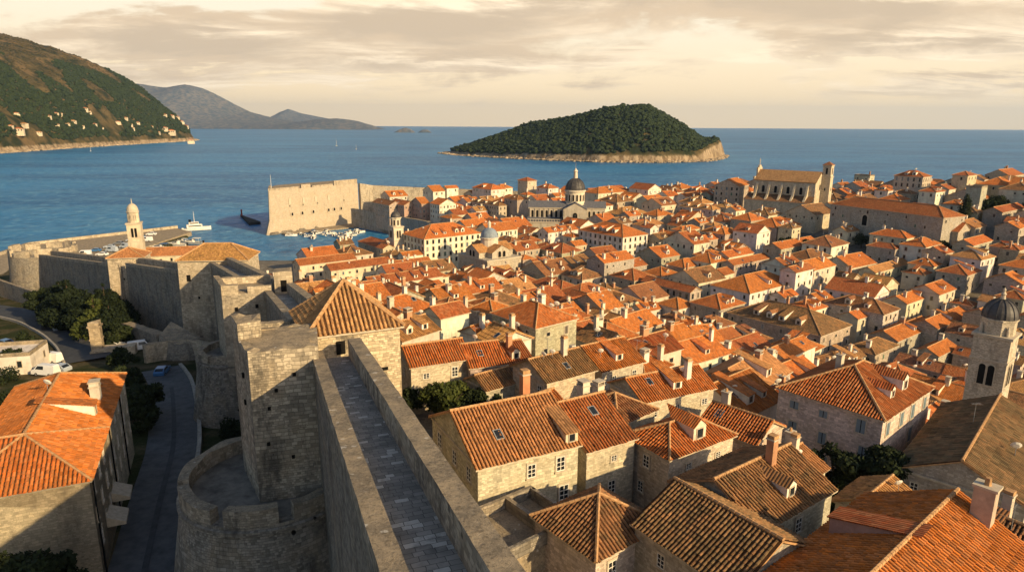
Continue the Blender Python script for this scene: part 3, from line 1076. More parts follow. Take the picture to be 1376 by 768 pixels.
def bastion(cx, cy, r, zb, zf, zt, label, arcs, color=STONE_G, flare=2.4, seed=0.0):
    root = thing('round_bastion', label, 'bastion', (cx, cy, zb))
    mb = MB()
    mb.lathe(cx, cy, [(r + flare, zb), (r + flare * .35, zf - (zf - zb) * .35), (r + .05, zf - .9), (r + .28, zf - .75), (r + .28, zf - .4), (r, zf - .3), (r, zf), (0, zf)], 56)
    adopt(mb.build('bastion_wall', M['fort'], None, color), root)
    mb = MB(); mb.lathe(cx, cy, [(r - .9, zf + .03), (0, zf + .05)], 40)
    adopt(mb.build('platform', M['platform'], None), root)
    for i, (a0, a1, dz) in enumerate(arcs):
        mb = MB(); ring_parapet(mb, cx, cy, r - 1.0, r + .02, zf - .02, zt + dz, R(a0), R(a1), max(4, int(abs(a1 - a0) / 5)), .3, seed + i)
        adopt(mb.build('parapet', [M['fort'], M['cap']], None, lerp(color, STONE_W, .4)), root)
    return root


M['platform'] = plain('worn_platform', (0.18, 0.16, 0.13), .9, .15, .45, .7, .5)
bastion(-24.2, 61.2, 8.4, 19.5, 35.1, 36.6, 'near round bastion with broken parapet around the tall square tower foot', [(95, 203, .1), (205, 252, -.1), (261, 294, .1), (303, 350, 0)])
bastion(-48.5, 110.5, 5.6, 17, 31.2, 32.3, 'smaller round bastion under the notched tower, farther along the street', [(60, 250, 0), (253, 350, .05)], STONE_G, 2.2, 4.0)

# notched tower
t2 = thing('square_tower', 'square stone tower with a notch cut in its parapet, above the smaller bastion', 'tower', (-47, 105, 28))
o2 = [(-47, 105), (-39.7, 107.2), (-42.6, 115.2), (-51.3, 112.2)]
mb = outline_tower(MB(), o2, 20, 43.0, 1.2, .2, 0, 1, 8.0, .05)
adopt(mb.build('tower_body', [M['fort_far'], M['cap']], None, lerp(STONE_W, STONE_G, .4)), t2)
for a, b, h in (((-51.3, 112.2), (-47, 105), 1.5), ((-47, 105), (-44.6, 105.72), 1.5), ((-43.2, 106.15), (-39.7, 107.2), 1.1), ((-42.6, 115.2), (-51.3, 112.2), 1.2)):
    mb = MB(); strip(mb, (*a, 43.0), (*b, 43.0), -.9, .02, -.1, h, .15, .9, 0, 1, 3.0)
    adopt(mb.build('merlon', [M['fort_far'], M['cap']], None, STONE_W), t2)
f2 = math.atan2(-7.3, 2.2)
add_openings(t2, [(-45, 105.55, 40.5, f2), (-42, 106.45, 40.8, f2), (-43.5, 106.0, 39.2, f2)], .45, .6, .3)
tt = thing('small_turret', 'narrow stone turret with a dark doorway on the rampart behind the notched tower', 'turret', (-39, 112, 40))
adopt(outline_tower(MB(), [(-40.2, 110.2), (-37.4, 111.2), (-38.6, 114.6), (-41.2, 113.6)], 38, 45.6, 1.0, .15, 0, 1, 1.0).build('turret_body', [M['fort_far'], M['cap']], None, STONE_W), tt)
add_openings(tt, [(-38.8, 110.75, 43.2, math.atan2(-2.8, 1.0))], 1.0, 2.0, .2)

# loopholed cross wall behind the big tower
cw = thing('loopholed_wall', 'short loopholed wall between the square tower and the tawny pyramid roofed tower', 'wall', (-26, 72, 40))
mb = MB(); strip(mb, (-30, 70.6, 44), (-23.4, 72.4, 44), -.45, .45, -8, 4.6, .15, .7, 0, 1, 6.0)
adopt(mb.build('wall_body', [M['fort'], M['cap']], None, lerp(STONE_W, STONE_G, .3)), cw)
fw = math.atan2(-6.6, 1.8)
add_openings(cw, [(-28.2 + i * 1.35, 70.62 + i * .37, 47.2, fw) for i in range(3)], .5, .9, .2)

# lower outworks by the road
lw = thing('outer_scarp_wall', 'sloping outer scarp wall below the rampart, right of the pines', 'wall', (-95, 165, 10))
mb = MB(); strip(mb, (-118, 181, 18.5), (-86, 156, 20), -1.5, .8, -9, 0, .25, 1.5, 0, 1, 9.0)
adopt(mb.build('wall_body', [M['fort_far'], M['cap']], None, STONE_G), lw)
rw = thing('ruined_bastion', 'ragged half round ruined bastion at the foot of the hip roofed tower', 'bastion', (-77, 151, 12))
mb = MB()
for i in range(14):
    a0, a1 = R(150 + i * 13), R(150 + (i + 1) * 13)
    h0 = 23.5 - 1.6 * abs(math.sin(i * .5)) - i * .12
    mb.poly([(-77 + 7.6 * math.cos(a0), 152 + 7.6 * math.sin(a0), 11), (-77 + 7.6 * math.cos(a1), 152 + 7.6 * math.sin(a1), 11),
             (-77 + 6 * math.cos(a1), 152 + 6 * math.sin(a1), 23.5 - 1.6 * abs(math.sin((i + 1) * .5)) - (i + 1) * .12), (-77 + 6 * math.cos(a0), 152 + 6 * math.sin(a0), h0)], 0)
mb.poly([(-77 + 6 * math.cos(R(150 + i * 13)), 152 + 6 * math.sin(R(150 + i * 13)), 23.5 - 1.6 * abs(math.sin(i * .5)) - i * .12) for i in range(15)], 1)
adopt(mb.build('bastion_wall', [M['fort_far'], M['cap']], None, STONE_G), rw)
cvw = thing('curved_wall', 'low curved wall round the small parking yard', 'wall', (-75, 138, 17))
mb = MB(); ring_parapet(mb, -75.5, 139, 8.0, 8.9, 15, 21.5, R(-20), R(150), 18, .4, 3.0)
adopt(mb.build('wall_body', [M['fort_far'], M['cap']], None, STONE_W), cvw)

# far left round bastion
rb = thing('round_bastion', 'sunlit crenellated round bastion at the far left end of the city wall', 'bastion', (-180, 253, 5))
mb = MB(); mb.lathe(-180, 253, [(13, 4), (11.6, 14), (11.2, 21.5), (10.0, 21.5), (9.9, 19.5), (0, 19.6)], 40)
adopt(mb.build('bastion_wall', M['fort_far'], None, STONE_G), rb)
for i in range(9):
    a = 10 + i * 40
    mb = MB(); ring_parapet(mb, -180, 253, 10.0, 11.2, 21.4, 23.9 + .5 * math.sin(i * 2), R(a), R(a + 29), 6, .3, i)
    adopt(mb.build('merlon', [M['fort_far'], M['cap']], None, STONE_W), rb)

# ------------------------------------------------------------------ harbour fortress, harbour and sea walls
ft = thing('harbour_fortress', 'massive sunlit stone fortress standing in the sea at the harbour mouth', 'fortress', (-150, 470, -2))
P1, P2 = np.array((-157, 432.)), np.array((-113, 492.))
ax = (P2 - P1) / np.linalg.norm(P2 - P1); bx = np.array((-.31, .951))
FW, FD = np.linalg.norm(P2 - P1), 40.0
F = lambda a, b: tuple(P1 + ax * a + bx * b)
top_o = [F(1.5, 0), F(FW, 0), F(FW, FD), F(6, FD), F(0, FD * .7), F(0, 2.2), F(.4, .6)]
mid_o = [F(.6, -.8), F(FW, -.8), F(FW, FD), F(5, FD + 1), F(-1, FD * .7), F(-1, 1.5), F(-.5, -.2)]
low_o = [F(-2, -3.6), F(FW, -2.6), F(FW, FD), F(3, FD + 4), F(-4.5, FD * .7), F(-4.5, 0), F(-3.6, -2.4)]
mb = MB()
mb.prism(low_o, -3, -.2, 0, False, True, pts0=low_o)
mb.prism(mid_o, -.3, 9, 0, False, False, pts0=low_o)
mb.prism(top_o, 9, 28.0, 0, False, True, 1, pts0=mid_o)
adopt(mb.build('fort_body', [M['fort_smooth'], M['cap']], None, (0.43, 0.36, 0.27)), ft)
zt = 28.0
for a0, a1, h in ((1.6, 24, 1.3), (25.5, 33, 2.3), (34.5, 52, 1.2), (53, FW - .3, 3.2)):
    mb = MB(); strip(mb, (*F(a0, .02), zt), (*F(a1, .02), zt), -1.3, 0.0, -.02, h, .15, 1.5, 0, 1, a0)
    adopt(mb.build('parapet', [M['fort_far'], M['cap']], None, (0.43, 0.36, 0.27)), ft)
for a0, a1 in ((1.2, 14), (16, 27)):
    mb = MB(); strip(mb, (*F(.02, a1), zt), (*F(.02, a0), zt), -1.3, 0.0, -.02, 1.4, .15, 1.5, 0, 1, a0)
    adopt(mb.build('parapet', [M['fort_far'], M['cap']], None, (0.43, 0.36, 0.27)), ft)
na = math.atan2(-ax[0], ax[1])
def arch_window(name, parent, x, y, z, a, wd, hg, frame=True, fr=.25, depth=.12, pane='glass', trim='trim'):
    """round-headed opening with a stone surround, facing angle a"""
    mb = MB()
    def arch(wd, hg, n=8):
        pts = [(-wd / 2, -hg / 2), (wd / 2, -hg / 2)]
        for i in range(n + 1):
            b = math.pi * i / n
            pts.append((wd / 2 * math.cos(b), hg / 2 - wd / 2 + wd / 2 * math.sin(b)))
        return pts
    inn = arch(wd, hg)
    mb.poly([(p, -.03, q) for p, q in inn], 1)
    if frame:
        out = [(p * (1 + 2 * fr / wd), q * (1 + 1.6 * fr / hg)) for p, q in inn]
        n = len(inn)
        for i in range(n):
            j = (i + 1) % n
            mb.poly([(out[i][0], -depth, out[i][1]), (out[j][0], -depth, out[j][1]), (inn[j][0], -depth, inn[j][1]), (inn[i][0], -depth, inn[i][1])], 0)
            mb.poly([(out[j][0], -depth, out[j][1]), (out[i][0], -depth, out[i][1]), (out[i][0], .05, out[i][1]), (out[j][0], .05, out[j][1])], 0)
            mb.poly([(inn[i][0], -depth, inn[i][1]), (inn[j][0], -depth, inn[j][1]), (inn[j][0], -.03, inn[j][1]), (inn[i][0], -.03, inn[i][1])], 0)
    o = mb.build(name, [M[trim], M[pane]])
    o.parent = parent
    o.location = Vector((x, y, z)) - parent.location
    o.rotation_euler = (0, 0, a + math.pi / 2)
    return o
for a in (17, 25, 34, 47, 52, 58):
    x, y = F(a, -.98)
    arch_window('embrasure', ft, x, y, 11.5, na, 1.5, 2.0, True, .4, .25, 'dark')
for a in (16, 27, 37, 48):
    x, y = F(a, -.52)
    arch_window('blind_arch', ft, x, y, 20, na, 1.7, 3.6, True, .3, .2, 'trim')
for a in (15.5, 26, 38, 61):
    x, y = F(a, -.62)
    arch_window('embrasure', ft, x, y, 17.0, na, .7, 1.1, True, .2, .2, 'dark')
fp = thing('flagpole', 'thin pale flagpole on the corner of the harbour fortress', 'flagpole', (*F(2.5, 3), 28))
MB().tube((0, 0, 0), (0, 0, 10), .16, .08).build('pole', M['white_paint'], fp)
MB().box(-.5, .5, -.5, .5, 0, .4).build('base', M['trim'], fp)

def long_wall(name, label, pts, th, zbot, color, cat='wall', seed=1.0):
    root = thing(name, label, cat, (pts[0][0], pts[0][1], zbot))
    mb = MB()
    for i in range(len(pts) - 1):
        strip(mb, pts[i], pts[i + 1], -th / 2, th / 2, 0, 0, .2, 2.0, 0, 1, seed, bottom=zbot)
    adopt(mb.build('wall_body', [M['fort_far'], M['cap']], None, color), root)
    return root
long_wall('harbour_wall', 'long grey wall along the inner harbour quay behind the clock tower', [(-112, 468, 12.8), (-52, 410, 12.2), (-40, 372, 12)], 2.4, -2, (.36, .33, .28))
long_wall('sea_wall', 'sunlit sea wall running along the shore from the harbour fortress', [(-112, 493, 28), (-104, 500, 26), (-60, 508, 23.5), (0, 499, 22.5), (64, 484, 21), (130, 466, 21), (190, 448, 26)], 2.6, -2, (.44, .38, .29))
qy = thing('harbour_quay', 'low stone quay at the foot of the harbour fortress and wall', 'quay', (-112, 460, 0))
mb = MB(); mb.prism([(-150, 431), (-147, 428), (-106, 463), (-53, 405), (-50, 408), (-108, 472), (-116, 476)], -3, .9, 0, False, True)
adopt(mb.build('quay_edge', M['cap']), qy)
jt = thing('breakwater', 'dark low breakwater with a small red beacon left of the harbour fortress', 'breakwater', (-185, 470, -1))
mb = MB(); mb.prism([(-210, 515), (-206, 508), (-186, 470), (-180, 476)], -3, 1.9, 0, False, True)
adopt(mb.build('mole', M['rock_dark']), jt)
mb = MB(); mb.tube((-206, 508, 1.9), (-206, 508, 5.5), .7, .5, 8); mb.tube((-206, 508, 5.5), (-206, 508, 6.6), .9, .3, 8)
adopt(mb.build('beacon', M['render'], None, (.25, .05, .03)), jt)

pier = thing('pier', 'long stone pier with a parapet, reaching toward the open sea left of the harbour', 'pier', (-214, 400, 0))
mb = MB(); mb.prism([(-262, 322), (-238, 292), (-206, 330), (-205, 424), (-221, 438), (-272, 372)], -3, 2.6, 0, False, True)
adopt(mb.build('deck', M['cap']), pier)
mb = MB(); strip(mb, (-262, 322, 2.6), (-272, 372, 2.6), -1.4, 0, -3, 1.6, .1, 3); strip(mb, (-272, 372, 2.6), (-221, 439, 2.6), -1.6, 0, -3, 1.6, .1, 3)
adopt(mb.build('parapet', [M['fort_far'], M['cap']], None, STONE_W), pier)

# ------------------------------------------------------------------ roads outside the walls
def road(name, pts, width, m, lift=.14, crown=None):
    pts = [np.array(p, float) for p in pts]
    # smooth polyline
    dense = []
    for i in range(len(pts) - 1):
        p0 = pts[max(0, i - 1)]; p1 = pts[i]; p2 = pts[i + 1]; p3 = pts[min(len(pts) - 1, i + 2)]
        for k in range(10):
            t = k / 10
            dense.append(.5 * ((2 * p1) + (-p0 + p2) * t + (2 * p0 - 5 * p1 + 4 * p2 - p3) * t * t + (-p0 + 3 * p1 - 3 * p2 + p3) * t ** 3))
    dense.append(pts[-1])
    L = []; Rr = []
    for i, p in enumerate(dense):
        d = dense[min(i + 1, len(dense) - 1)] - dense[max(0, i - 1)]
        d /= np.linalg.norm(d)
        n = np.array([-d[1], d[0]])
        L.append(p + n * width / 2); Rr.append(p - n * width / 2)
    mb = MB(); acc = 0
    for i in range(len(dense) - 1):
        l = np.linalg.norm(dense[i + 1] - dense[i])
        h = lambda p: gz(p[0], p[1]) + lift
        za, zb = max(h(dense[i]), h(L[i]), h(Rr[i])), max(h(dense[i + 1]), h(L[i + 1]), h(Rr[i + 1]))
        mb.poly([(*Rr[i], za), (*Rr[i + 1], zb), (*L[i + 1], zb), (*L[i], za)], 0, [(0, acc), (0, acc + l), (width, acc + l), (width, acc)])
        acc += l
    kind(mb.build(name, m), 'structure')
    return dense, L, Rr


M['asphalt'] = plain('asphalt', (0.055, 0.058, 0.062), .85, .25, .3, .8)
M['street'] = plain('worn_street_paving', (0.085, 0.088, 0.09), .8, .25, .35, .6, .3)
M['mark'] = plain('road_paint', (0.5, 0.5, 0.48), .8, .2, .3, 3.0)
dn, Ld, Rd = road('road', [(-96, 144), (-112, 164), (-129, 181), (-150, 197), (-190, 216), (-240, 232)], 9.5, M['asphalt'])
mb = MB()
for i in range(2, len(dn) - 1):
    if i % 2:
        continue
    a, b = dn[i], dn[i] + (dn[i + 1] - dn[i]) * .5
    d = (b - a) / np.linalg.norm(b - a); n = np.array([-d[1], d[0]]) * .09
    z = lambda p: gz(p[0], p[1]) + .16 + .10
    mb.poly([(*(a - n), z(a)), (*(b - n), z(b)), (*(b + n), z(b)), (*(a + n), z(a))])
kind(mb.build('road_marking', M['mark']), 'structure')
for side, nm in ((Ld, 'l'), (Rd, 'r')):
    mb = MB()
    for i in range(len(side) - 1):
        a, b = side[i], side[i + 1]
        strip(mb, (*a, gz(*a)), (*b, gz(*b)), -.25, .25, -.5, .75, .06, 2.0, 0, 0)
    r_ = thing('road_edge_wall', 'low pale stone wall along the %s edge of the curving asphalt road' % ('uphill, pine' if nm == 'r' else 'house'), 'low wall', (side[0][0], side[0][1], gz(*side[0])))
    adopt(mb.build('wall_body', M['kerb']), r_)
sd, Ls, Rs = road('street', [(-31, 44), (-38.4, 60), (-44.9, 76), (-52.4, 95), (-60.8, 112), (-68.4, 126), (-76, 137)], 7.6, M['street'])
mb = MB()
for i in range(len(sd) - 1):
    a, b = sd[i], sd[i + 1]
    d = (b - a) / np.linalg.norm(b - a); n = np.array([-d[1], d[0]])
    z = lambda p: gz(p[0], p[1]) + .16 + .12
    mb.poly([(*(a - n * .35), z(a)), (*(b - n * .35), z(b)), (*(b + n * .35), z(b)), (*(a + n * .35), z(a))])
kind(mb.build('street_gutter', M['asphalt']), 'structure')
mb = MB()
for i in range(18, len(Rs) - 1):
    a, b = Rs[i], Rs[i + 1]
    strip(mb, (*a, gz(*a)), (*b, gz(*b)), -.3, .3, -.5, 1.0, .08, 1.0, 0, 0)
r_ = thing('street_edge_wall', 'curving low stone wall along the shaded street below the bastions', 'low wall', (Rs[18][0], Rs[18][1], 20))
adopt(mb.build('wall_body', M['kerb']), r_)

# ------------------------------------------------------------------ houses
ROOFC = {'o': (0.55, 0.152, 0.028, .30), 'r': (0.36, 0.092, 0.026, .40), 't': (0.30, 0.148, 0.060, .92), 'd': (0.21, 0.110, 0.055, 1.0),
         'y': (0.50, 0.245, 0.085, .62), 'm': (0.27, 0.125, 0.052, 1.0), 'b': (0.25, 0.095, 0.042, .65), 'g': (0.22, 0.21, 0.20, .3)}
ROOFN = {'o': 'orange', 'r': 'rust red', 't': 'weathered tan', 'd': 'dark brown tiled', 'y': 'yellowish', 'm': 'mossy brown', 'b': 'dull brown', 'g': 'flat grey'}
WALLC = {'cs': (0.56, 0.475, 0.34), 'gs': (0.42, 0.365, 0.28), 'ws': (0.58, 0.51, 0.40), 'cp': (0.62, 0.54, 0.41), 'wp': (0.72, 0.66, 0.55), 'pk': (0.42, 0.27, 0.22)}
WALLN = {'cs': 'cream stone', 'gs': 'grey stone', 'ws': 'pale stone', 'cp': 'cream plaster', 'wp': 'white plaster', 'pk': 'pink plaster'}
HOUSES = []          # records used for the labels and to keep the filling-in from overlapping


def window_mesh(near, shutters):
    mb = MB()
    f = .14
    if near:      # stone surround, white casement with glazing bars; the pane is a mesh of its own
        for x0, x1, z0, z1, d, m in ((-.5 - f, -.5, -.5 - f * .7, .5 + f, .07, 0), (.5, .5 + f, -.5 - f * .7, .5 + f, .07, 0),
                                     (-.5, .5, .5, .5 + f, .07, 0), (-.5 - f * 1.3, .5 + f * 1.3, -.5 - f * .75, -.5, .14, 0)):
            mb.box(x0, x1, -d, .04, z0, z1, m)
        for x0, x1, z0, z1 in ((-.5, -.42, -.5, .5), (.42, .5, -.5, .5), (-.42, .42, .44, .5), (-.42, .42, -.5, -.44), (-.035, .035, -.44, .44),
                               (-.42, -.035, .10, .14), (.035, .42, .10, .14), (-.42, -.035, -.20, -.16), (.035, .42, -.20, -.16)):
            mb.box(x0, x1, -.045, .02, z0, z1, 1)
        return mb.mesh('window', [M['trim'], M['white_paint']])
    f = .12
    for x0, x1, z0, z1, d in ((-.5 - f, -.5, -.5 - f, .5 + f, .06), (.5, .5 + f, -.5 - f, .5 + f, .06), (-.5, .5, .5, .5 + f, .06), (-.5, .5, -.5 - f, -.5, .1)):
        mb.box(x0, x1, -d, .03, z0, z1, 0)
    mb.poly([(-.5, -.012, -.5), (.5, -.012, -.5), (.5, -.012, .5), (-.5, -.012, .5)], 1)
    if shutters:
        for x0, x1 in ((-.5, -.06), (.06, .5)):
            mb.box(x0, x1, -.045, -.013, -.48, .48, 2)
    return mb.mesh('window', [M['trim'], M['glass'], M['shutter']])


WIN_NEAR, WIN_FAR, WIN_SHUT = window_mesh(True, False), window_mesh(False, False), window_mesh(False, True)
PANE = MB().poly([(-.42, -.012, -.44), (.42, -.012, -.44), (.42, -.012, .44), (-.42, -.012, .44)]).mesh('pane', [M['glass']])


def add_window(parent, x, y, z, rot, wd, hg, near, rnd):
    sh = (not near) and rnd.random() < .3
    o = link('window', WIN_NEAR if near else (WIN_SHUT if sh else WIN_FAR), parent)
    o.location = (x, y, z); o.rotation_euler = (0, 0, rot); o.scale = (wd, 1, hg)
    if sh:
        o.color = rnd.choice([(.10, .16, .11, 1), (.16, .13, .10, 1), (.30, .30, .28, 1), (.12, .15, .17, 1)])
    if near:
        p = link('pane', PANE, o)
    return o


PITCH_R = 0.50


def dormer_meshes(wd, hg, kind_):
    """dormer facing -Y, its cheeks running back until they meet a roof of the usual pitch"""
    L = hg / PITCH_R
    b = MB()
    b.poly([(-wd / 2, 0, -.35), (wd / 2, 0, -.35), (wd / 2, 0, hg), (-wd / 2, 0, hg)])
    for s in (-1, 1):
        pts = [(s * wd / 2, 0, -.35), (s * wd / 2, L, hg), (s * wd / 2, 0, hg)]
        b.poly(pts if s > 0 else pts[::-1])
    r = MB()
    o = .14
    if kind_ == 'gable':
        rise = wd * .42
        Lr = (hg + rise) / PITCH_R
        b.poly([(-wd / 2, 0, hg), (wd / 2, 0, hg), (0, 0, hg + rise)])
        for s in (-1, 1):
            e0, e1 = (s * (wd / 2 + o), -o, hg - o * .6), (s * (wd / 2 + o), L - o, hg - o * .6)
            r0, r1 = (0, -o, hg + rise), (0, Lr, hg + rise)
            pts = [e0, e1, r1, r0]
            r.poly(pts if s > 0 else pts[::-1])
            lo = [(p[0], p[1], p[2] - .09) for p in (e0, r0)]
            r.poly([e0, r0, lo[1], lo[0]] if s > 0 else [r0, e0, lo[0], lo[1]])
    else:         # lean-to dormer, flatter than the main roof
        sl = .24
        Lr = hg / (PITCH_R - sl)
        a, c = (-wd / 2 - o, -o * 1.5, hg - sl * o * 1.5), (wd / 2 + o, -o * 1.5, hg - sl * o * 1.5)
        e, g = (wd / 2 + o, Lr, hg + sl * Lr), (-wd / 2 - o, Lr, hg + sl * Lr)
        r.poly([a, c, e, g])
        dn_ = lambda p: (p[0], p[1], p[2] - .1)
        r.poly([dn_(a), dn_(c), c, a]); r.poly([dn_(c), dn_(e), e, c]); r.poly([dn_(g), dn_(a), a, g])
        for s in (-1, 1):
            pts = [(s * wd / 2, 0, hg), (s * wd / 2, L, hg), (s * wd / 2, Lr * .98, hg + sl * Lr * .98 - .05)]
            b.poly(pts if s > 0 else pts[::-1])
    return b.mesh('dormer', [M['render']]), r.mesh('dormer_roof', [M['roof']])


DORMERS = {(k, s): dormer_meshes(1.35 * s, 1.15 * s, k) for k in ('gable', 'shed') for s in (1.0, 1.35)}


def chimney_meshes():
    out = []
    for (a, b, h, cap) in ((.45, .35, 1.7, 0), (.55, .45, 1.3, 1), (.35, .35, 2.2, 2)):
        mb = MB()
        mb.box(-a, a, -b, b, -1.6, h)
        mb.box(-a - .08, a + .08, -b - .08, b + .08, h, h + .13, 1)
        if cap == 1:
            for s in (-1, 1):
                mb.box(s * a - .07 if s > 0 else -a, s * a if s > 0 else -a + .07, -b, b, h + .13, h + .5, 0)
            mb.box(-a - .08, a + .08, -b - .08, b + .08, h + .5, h + .62, 1)
        elif cap == 2:
            mb.prism([(-a, -b), (a, -b), (a, b), (-a, b)], h + .13, h + .45, 2, False, True)
        else:
            mb.tube((0, 0, h + .1), (0, 0, h + .5), .16, .13, 7, 2)
        out.append(mb.mesh('chimney', [M['render'], M['trim'], M['mortar']]))
    return out


CHIMS = chimney_meshes()
def dish_mesh():
    mb = MB(); mb.tube((0, 0, -.3), (0, 0, .9), .03, .03, 5)
    n, T = 10, Matrix.Translation((0, -.12, 1.0)) @ Matrix.Rotation(R(62), 4, 'X')
    ring = [T @ Vector((.45 * math.cos(6.2832 * i / n), .45 * math.sin(6.2832 * i / n), 0)) for i in range(n)]
    mid = [T @ Vector((.26 * math.cos(6.2832 * i / n), .26 * math.sin(6.2832 * i / n), -.09)) for i in range(n)]
    for i in range(n):
        j = (i + 1) % n
        mb.poly([ring[i], ring[j], mid[j], mid[i]], 1)
    mb.poly(mid, 1)
    mb.tube(T @ Vector((0, -.4, -.03)), T @ Vector((0, 0, .35)), .02, .02, 4)
    return mb.mesh('satellite_dish', [M['metal'], M['white_paint']])


DISH = dish_mesh()
_mb = MB(); _mb.tube((0, 0, -.3), (0, 0, 2.4), .03, .02, 5)
for _k in range(5):
    _mb.tube((-.4 + .04 * _k, -.5 + .25 * _k, 2.3), (.4 - .04 * _k, -.5 + .25 * _k, 2.3), .012, .012, 4)
_mb.tube((0, -.55, 2.3), (0, .55, 2.3), .015, .015, 4)
AERIAL = _mb.mesh('aerial', [M['metal']])
SKYL = MB().box(-.42, .42, -.6, .6, 0, .10).box(-.32, .32, -.5, .5, .1, .115, 1).mesh('skylight', [M['metal'], M['glass']])


def clip_column(poly, u):
    """v-range of a convex 2-D polygon on the line u = const"""
    vs_ = []
    n = len(poly)
    for i in range(n):
        (u0, v0), (u1, v1) = poly[i], poly[(i + 1) % n]
        if (u0 - u) * (u1 - u) <= 0 and abs(u1 - u0) > 1e-9:
            t = (u - u0) / (u1 - u0)
            vs_.append(v0 + (v1 - v0) * t)
    return (min(vs_), max(vs_)) if len(vs_) >= 2 else None


def ribs(mb, pts, pu, pv, rad, m=0):
    """courses of rounded clay tiles modelled over a roof slope (pts = the slope's outline)"""
    P = [Vector(p) for p in pts]
    nn = Vector((0, 0, 0))
    for i in range(len(P)):
        nn += (P[i] - P[0]).cross(P[(i + 1) % len(P)] - P[0])
    nn.normalize()
    if nn.z < 0:
        nn = -nn
    t = Vector((-nn.y, nn.x, 0)).normalized()
    b = nn.cross(t)
    poly = [(p.dot(t), p.dot(b)) for p in P]
    w0 = P[0].dot(nn)
    umin, umax = min(p[0] for p in poly), max(p[0] for p in poly)
    k = math.floor(umin / pu)
    while (k + .5) * pu < umax:
        u = (k + .5) * pu
        r_ = clip_column(poly, u) if umin < u < umax else None
        k += 1
        if not r_ or r_[1] - r_[0] < .15:
            continue
        v0, v1 = r_
        v0 -= random.uniform(.02, .10)
        du0 = random.uniform(-.02, .02)
        j = math.floor(v0 / pv)
        while j * pv < v1:
            a, c = max(v0, j * pv), min(v1, (j + 1) * pv + .04)
            j += 1
            if c - a < .06:
                continue
            dz = random.uniform(0, .03) + (random.uniform(.02, .06) if random.random() < .03 else 0)
            ra, rc = rad * 1.10, rad * .88
            du = random.uniform(-.022, .022) + du0
            sag = .07 * mnoise.noise((u * .35 + w0, v0 * .2 + a * .35, w0))
            def ring(v, r, lift):
                out = []
                for s in range(5):
                    an = math.pi * s / 4
                    out.append(t * (u + du + r * math.cos(an)) + b * v + nn * (w0 + sag + lift + r * .95 * math.sin(an)))
                return out
            A, C_ = ring(a, ra, .022 + dz), ring(c, rc, dz * .5)
            uva = [(u, a)] * 4
            for s in range(4):
                mb.poly([A[s], A[s + 1], C_[s + 1], C_[s]], m, [(u, (a + c) / 2)] * 4)
            mb.poly(A[::-1], m, [(u, (a + c) / 2)] * 5)
    return mb


def roof_slopes(w, d, H, roof, o, pitch):
    """slopes of a roof over a w x d plan (list of outlines), plus ridge and hip lines"""
    X, Y = w / 2, d / 2
    ze = H - pitch * o
    S, Lr, gables = [], [], []
    if roof == 'gr':
        zr = H + pitch * Y
        S = [[(-X - o, -Y - o, ze), (X + o, -Y - o, ze), (X + o, 0, zr), (-X - o, 0, zr)], [(X + o, Y + o, ze), (-X - o, Y + o, ze), (-X - o, 0, zr), (X + o, 0, zr)]]
        Lr = [((-X - o, 0, zr), (X + o, 0, zr))]
        gables = [[(X, -Y, H), (X, Y, H), (X, 0, zr - .05)], [(-X, Y, H), (-X, -Y, H), (-X, 0, zr - .05)]]
    elif roof == 'gl':
        zr = H + pitch * X
        S = [[(-X - o, Y + o, ze), (-X - o, -Y - o, ze), (0, -Y - o, zr), (0, Y + o, zr)], [(X + o, -Y - o, ze), (X + o, Y + o, ze), (0, Y + o, zr), (0, -Y - o, zr)]]
        Lr = [((0, -Y - o, zr), (0, Y + o, zr))]
        gables = [[(-X, -Y, H), (X, -Y, H), (0, -Y, zr - .05)], [(X, Y, H), (-X, Y, H), (0, Y, zr - .05)]]
    elif roof in ('hip', 'pyr'):
        x, y = X + o, Y + o
        A, B, C_, D = (-x, -y, ze), (x, -y, ze), (x, y, ze), (-x, y, ze)
        if roof == 'pyr' or abs(w - d) < .8:
            zr = ze + pitch * min(x, y)
            T = (0, 0, zr)
            S = [[A, B, T], [B, C_, T], [C_, D, T], [D, A, T]]
            Lr = [(A, T), (B, T), (C_, T), (D, T)]
        elif w > d:
            zr = ze + pitch * y
            k = x - y
            T1, T2 = (-k, 0, zr), (k, 0, zr)
            S = [[A, B, T2, T1], [C_, D, T1, T2], [B, C_, T2], [D, A, T1]]
            Lr = [(T1, T2), (A, T1), (D, T1), (B, T2), (C_, T2)]
        else:
            zr = ze + pitch * x
            k = y - x
            T1, T2 = (0, -k, zr), (0, k, zr)
            S = [[A, B, T1], [B, C_, T2, T1], [C_, D, T2], [D, A, T1, T2]]
            Lr = [(T1, T2), (A, T1), (B, T1), (C_, T2), (D, T2)]
    return S, Lr, gables, ze


def roof_z(x, y, w, d, H, roof, pitch):
    X, Y = w / 2, d / 2
    if roof == 'gr':
        return H + pitch * (Y - abs(y))
    if roof == 'gl':
        return H + pitch * (X - abs(x))
    if roof == 'flat':
        return H + .1
    return H + pitch * min(X - abs(x), Y - abs(y))


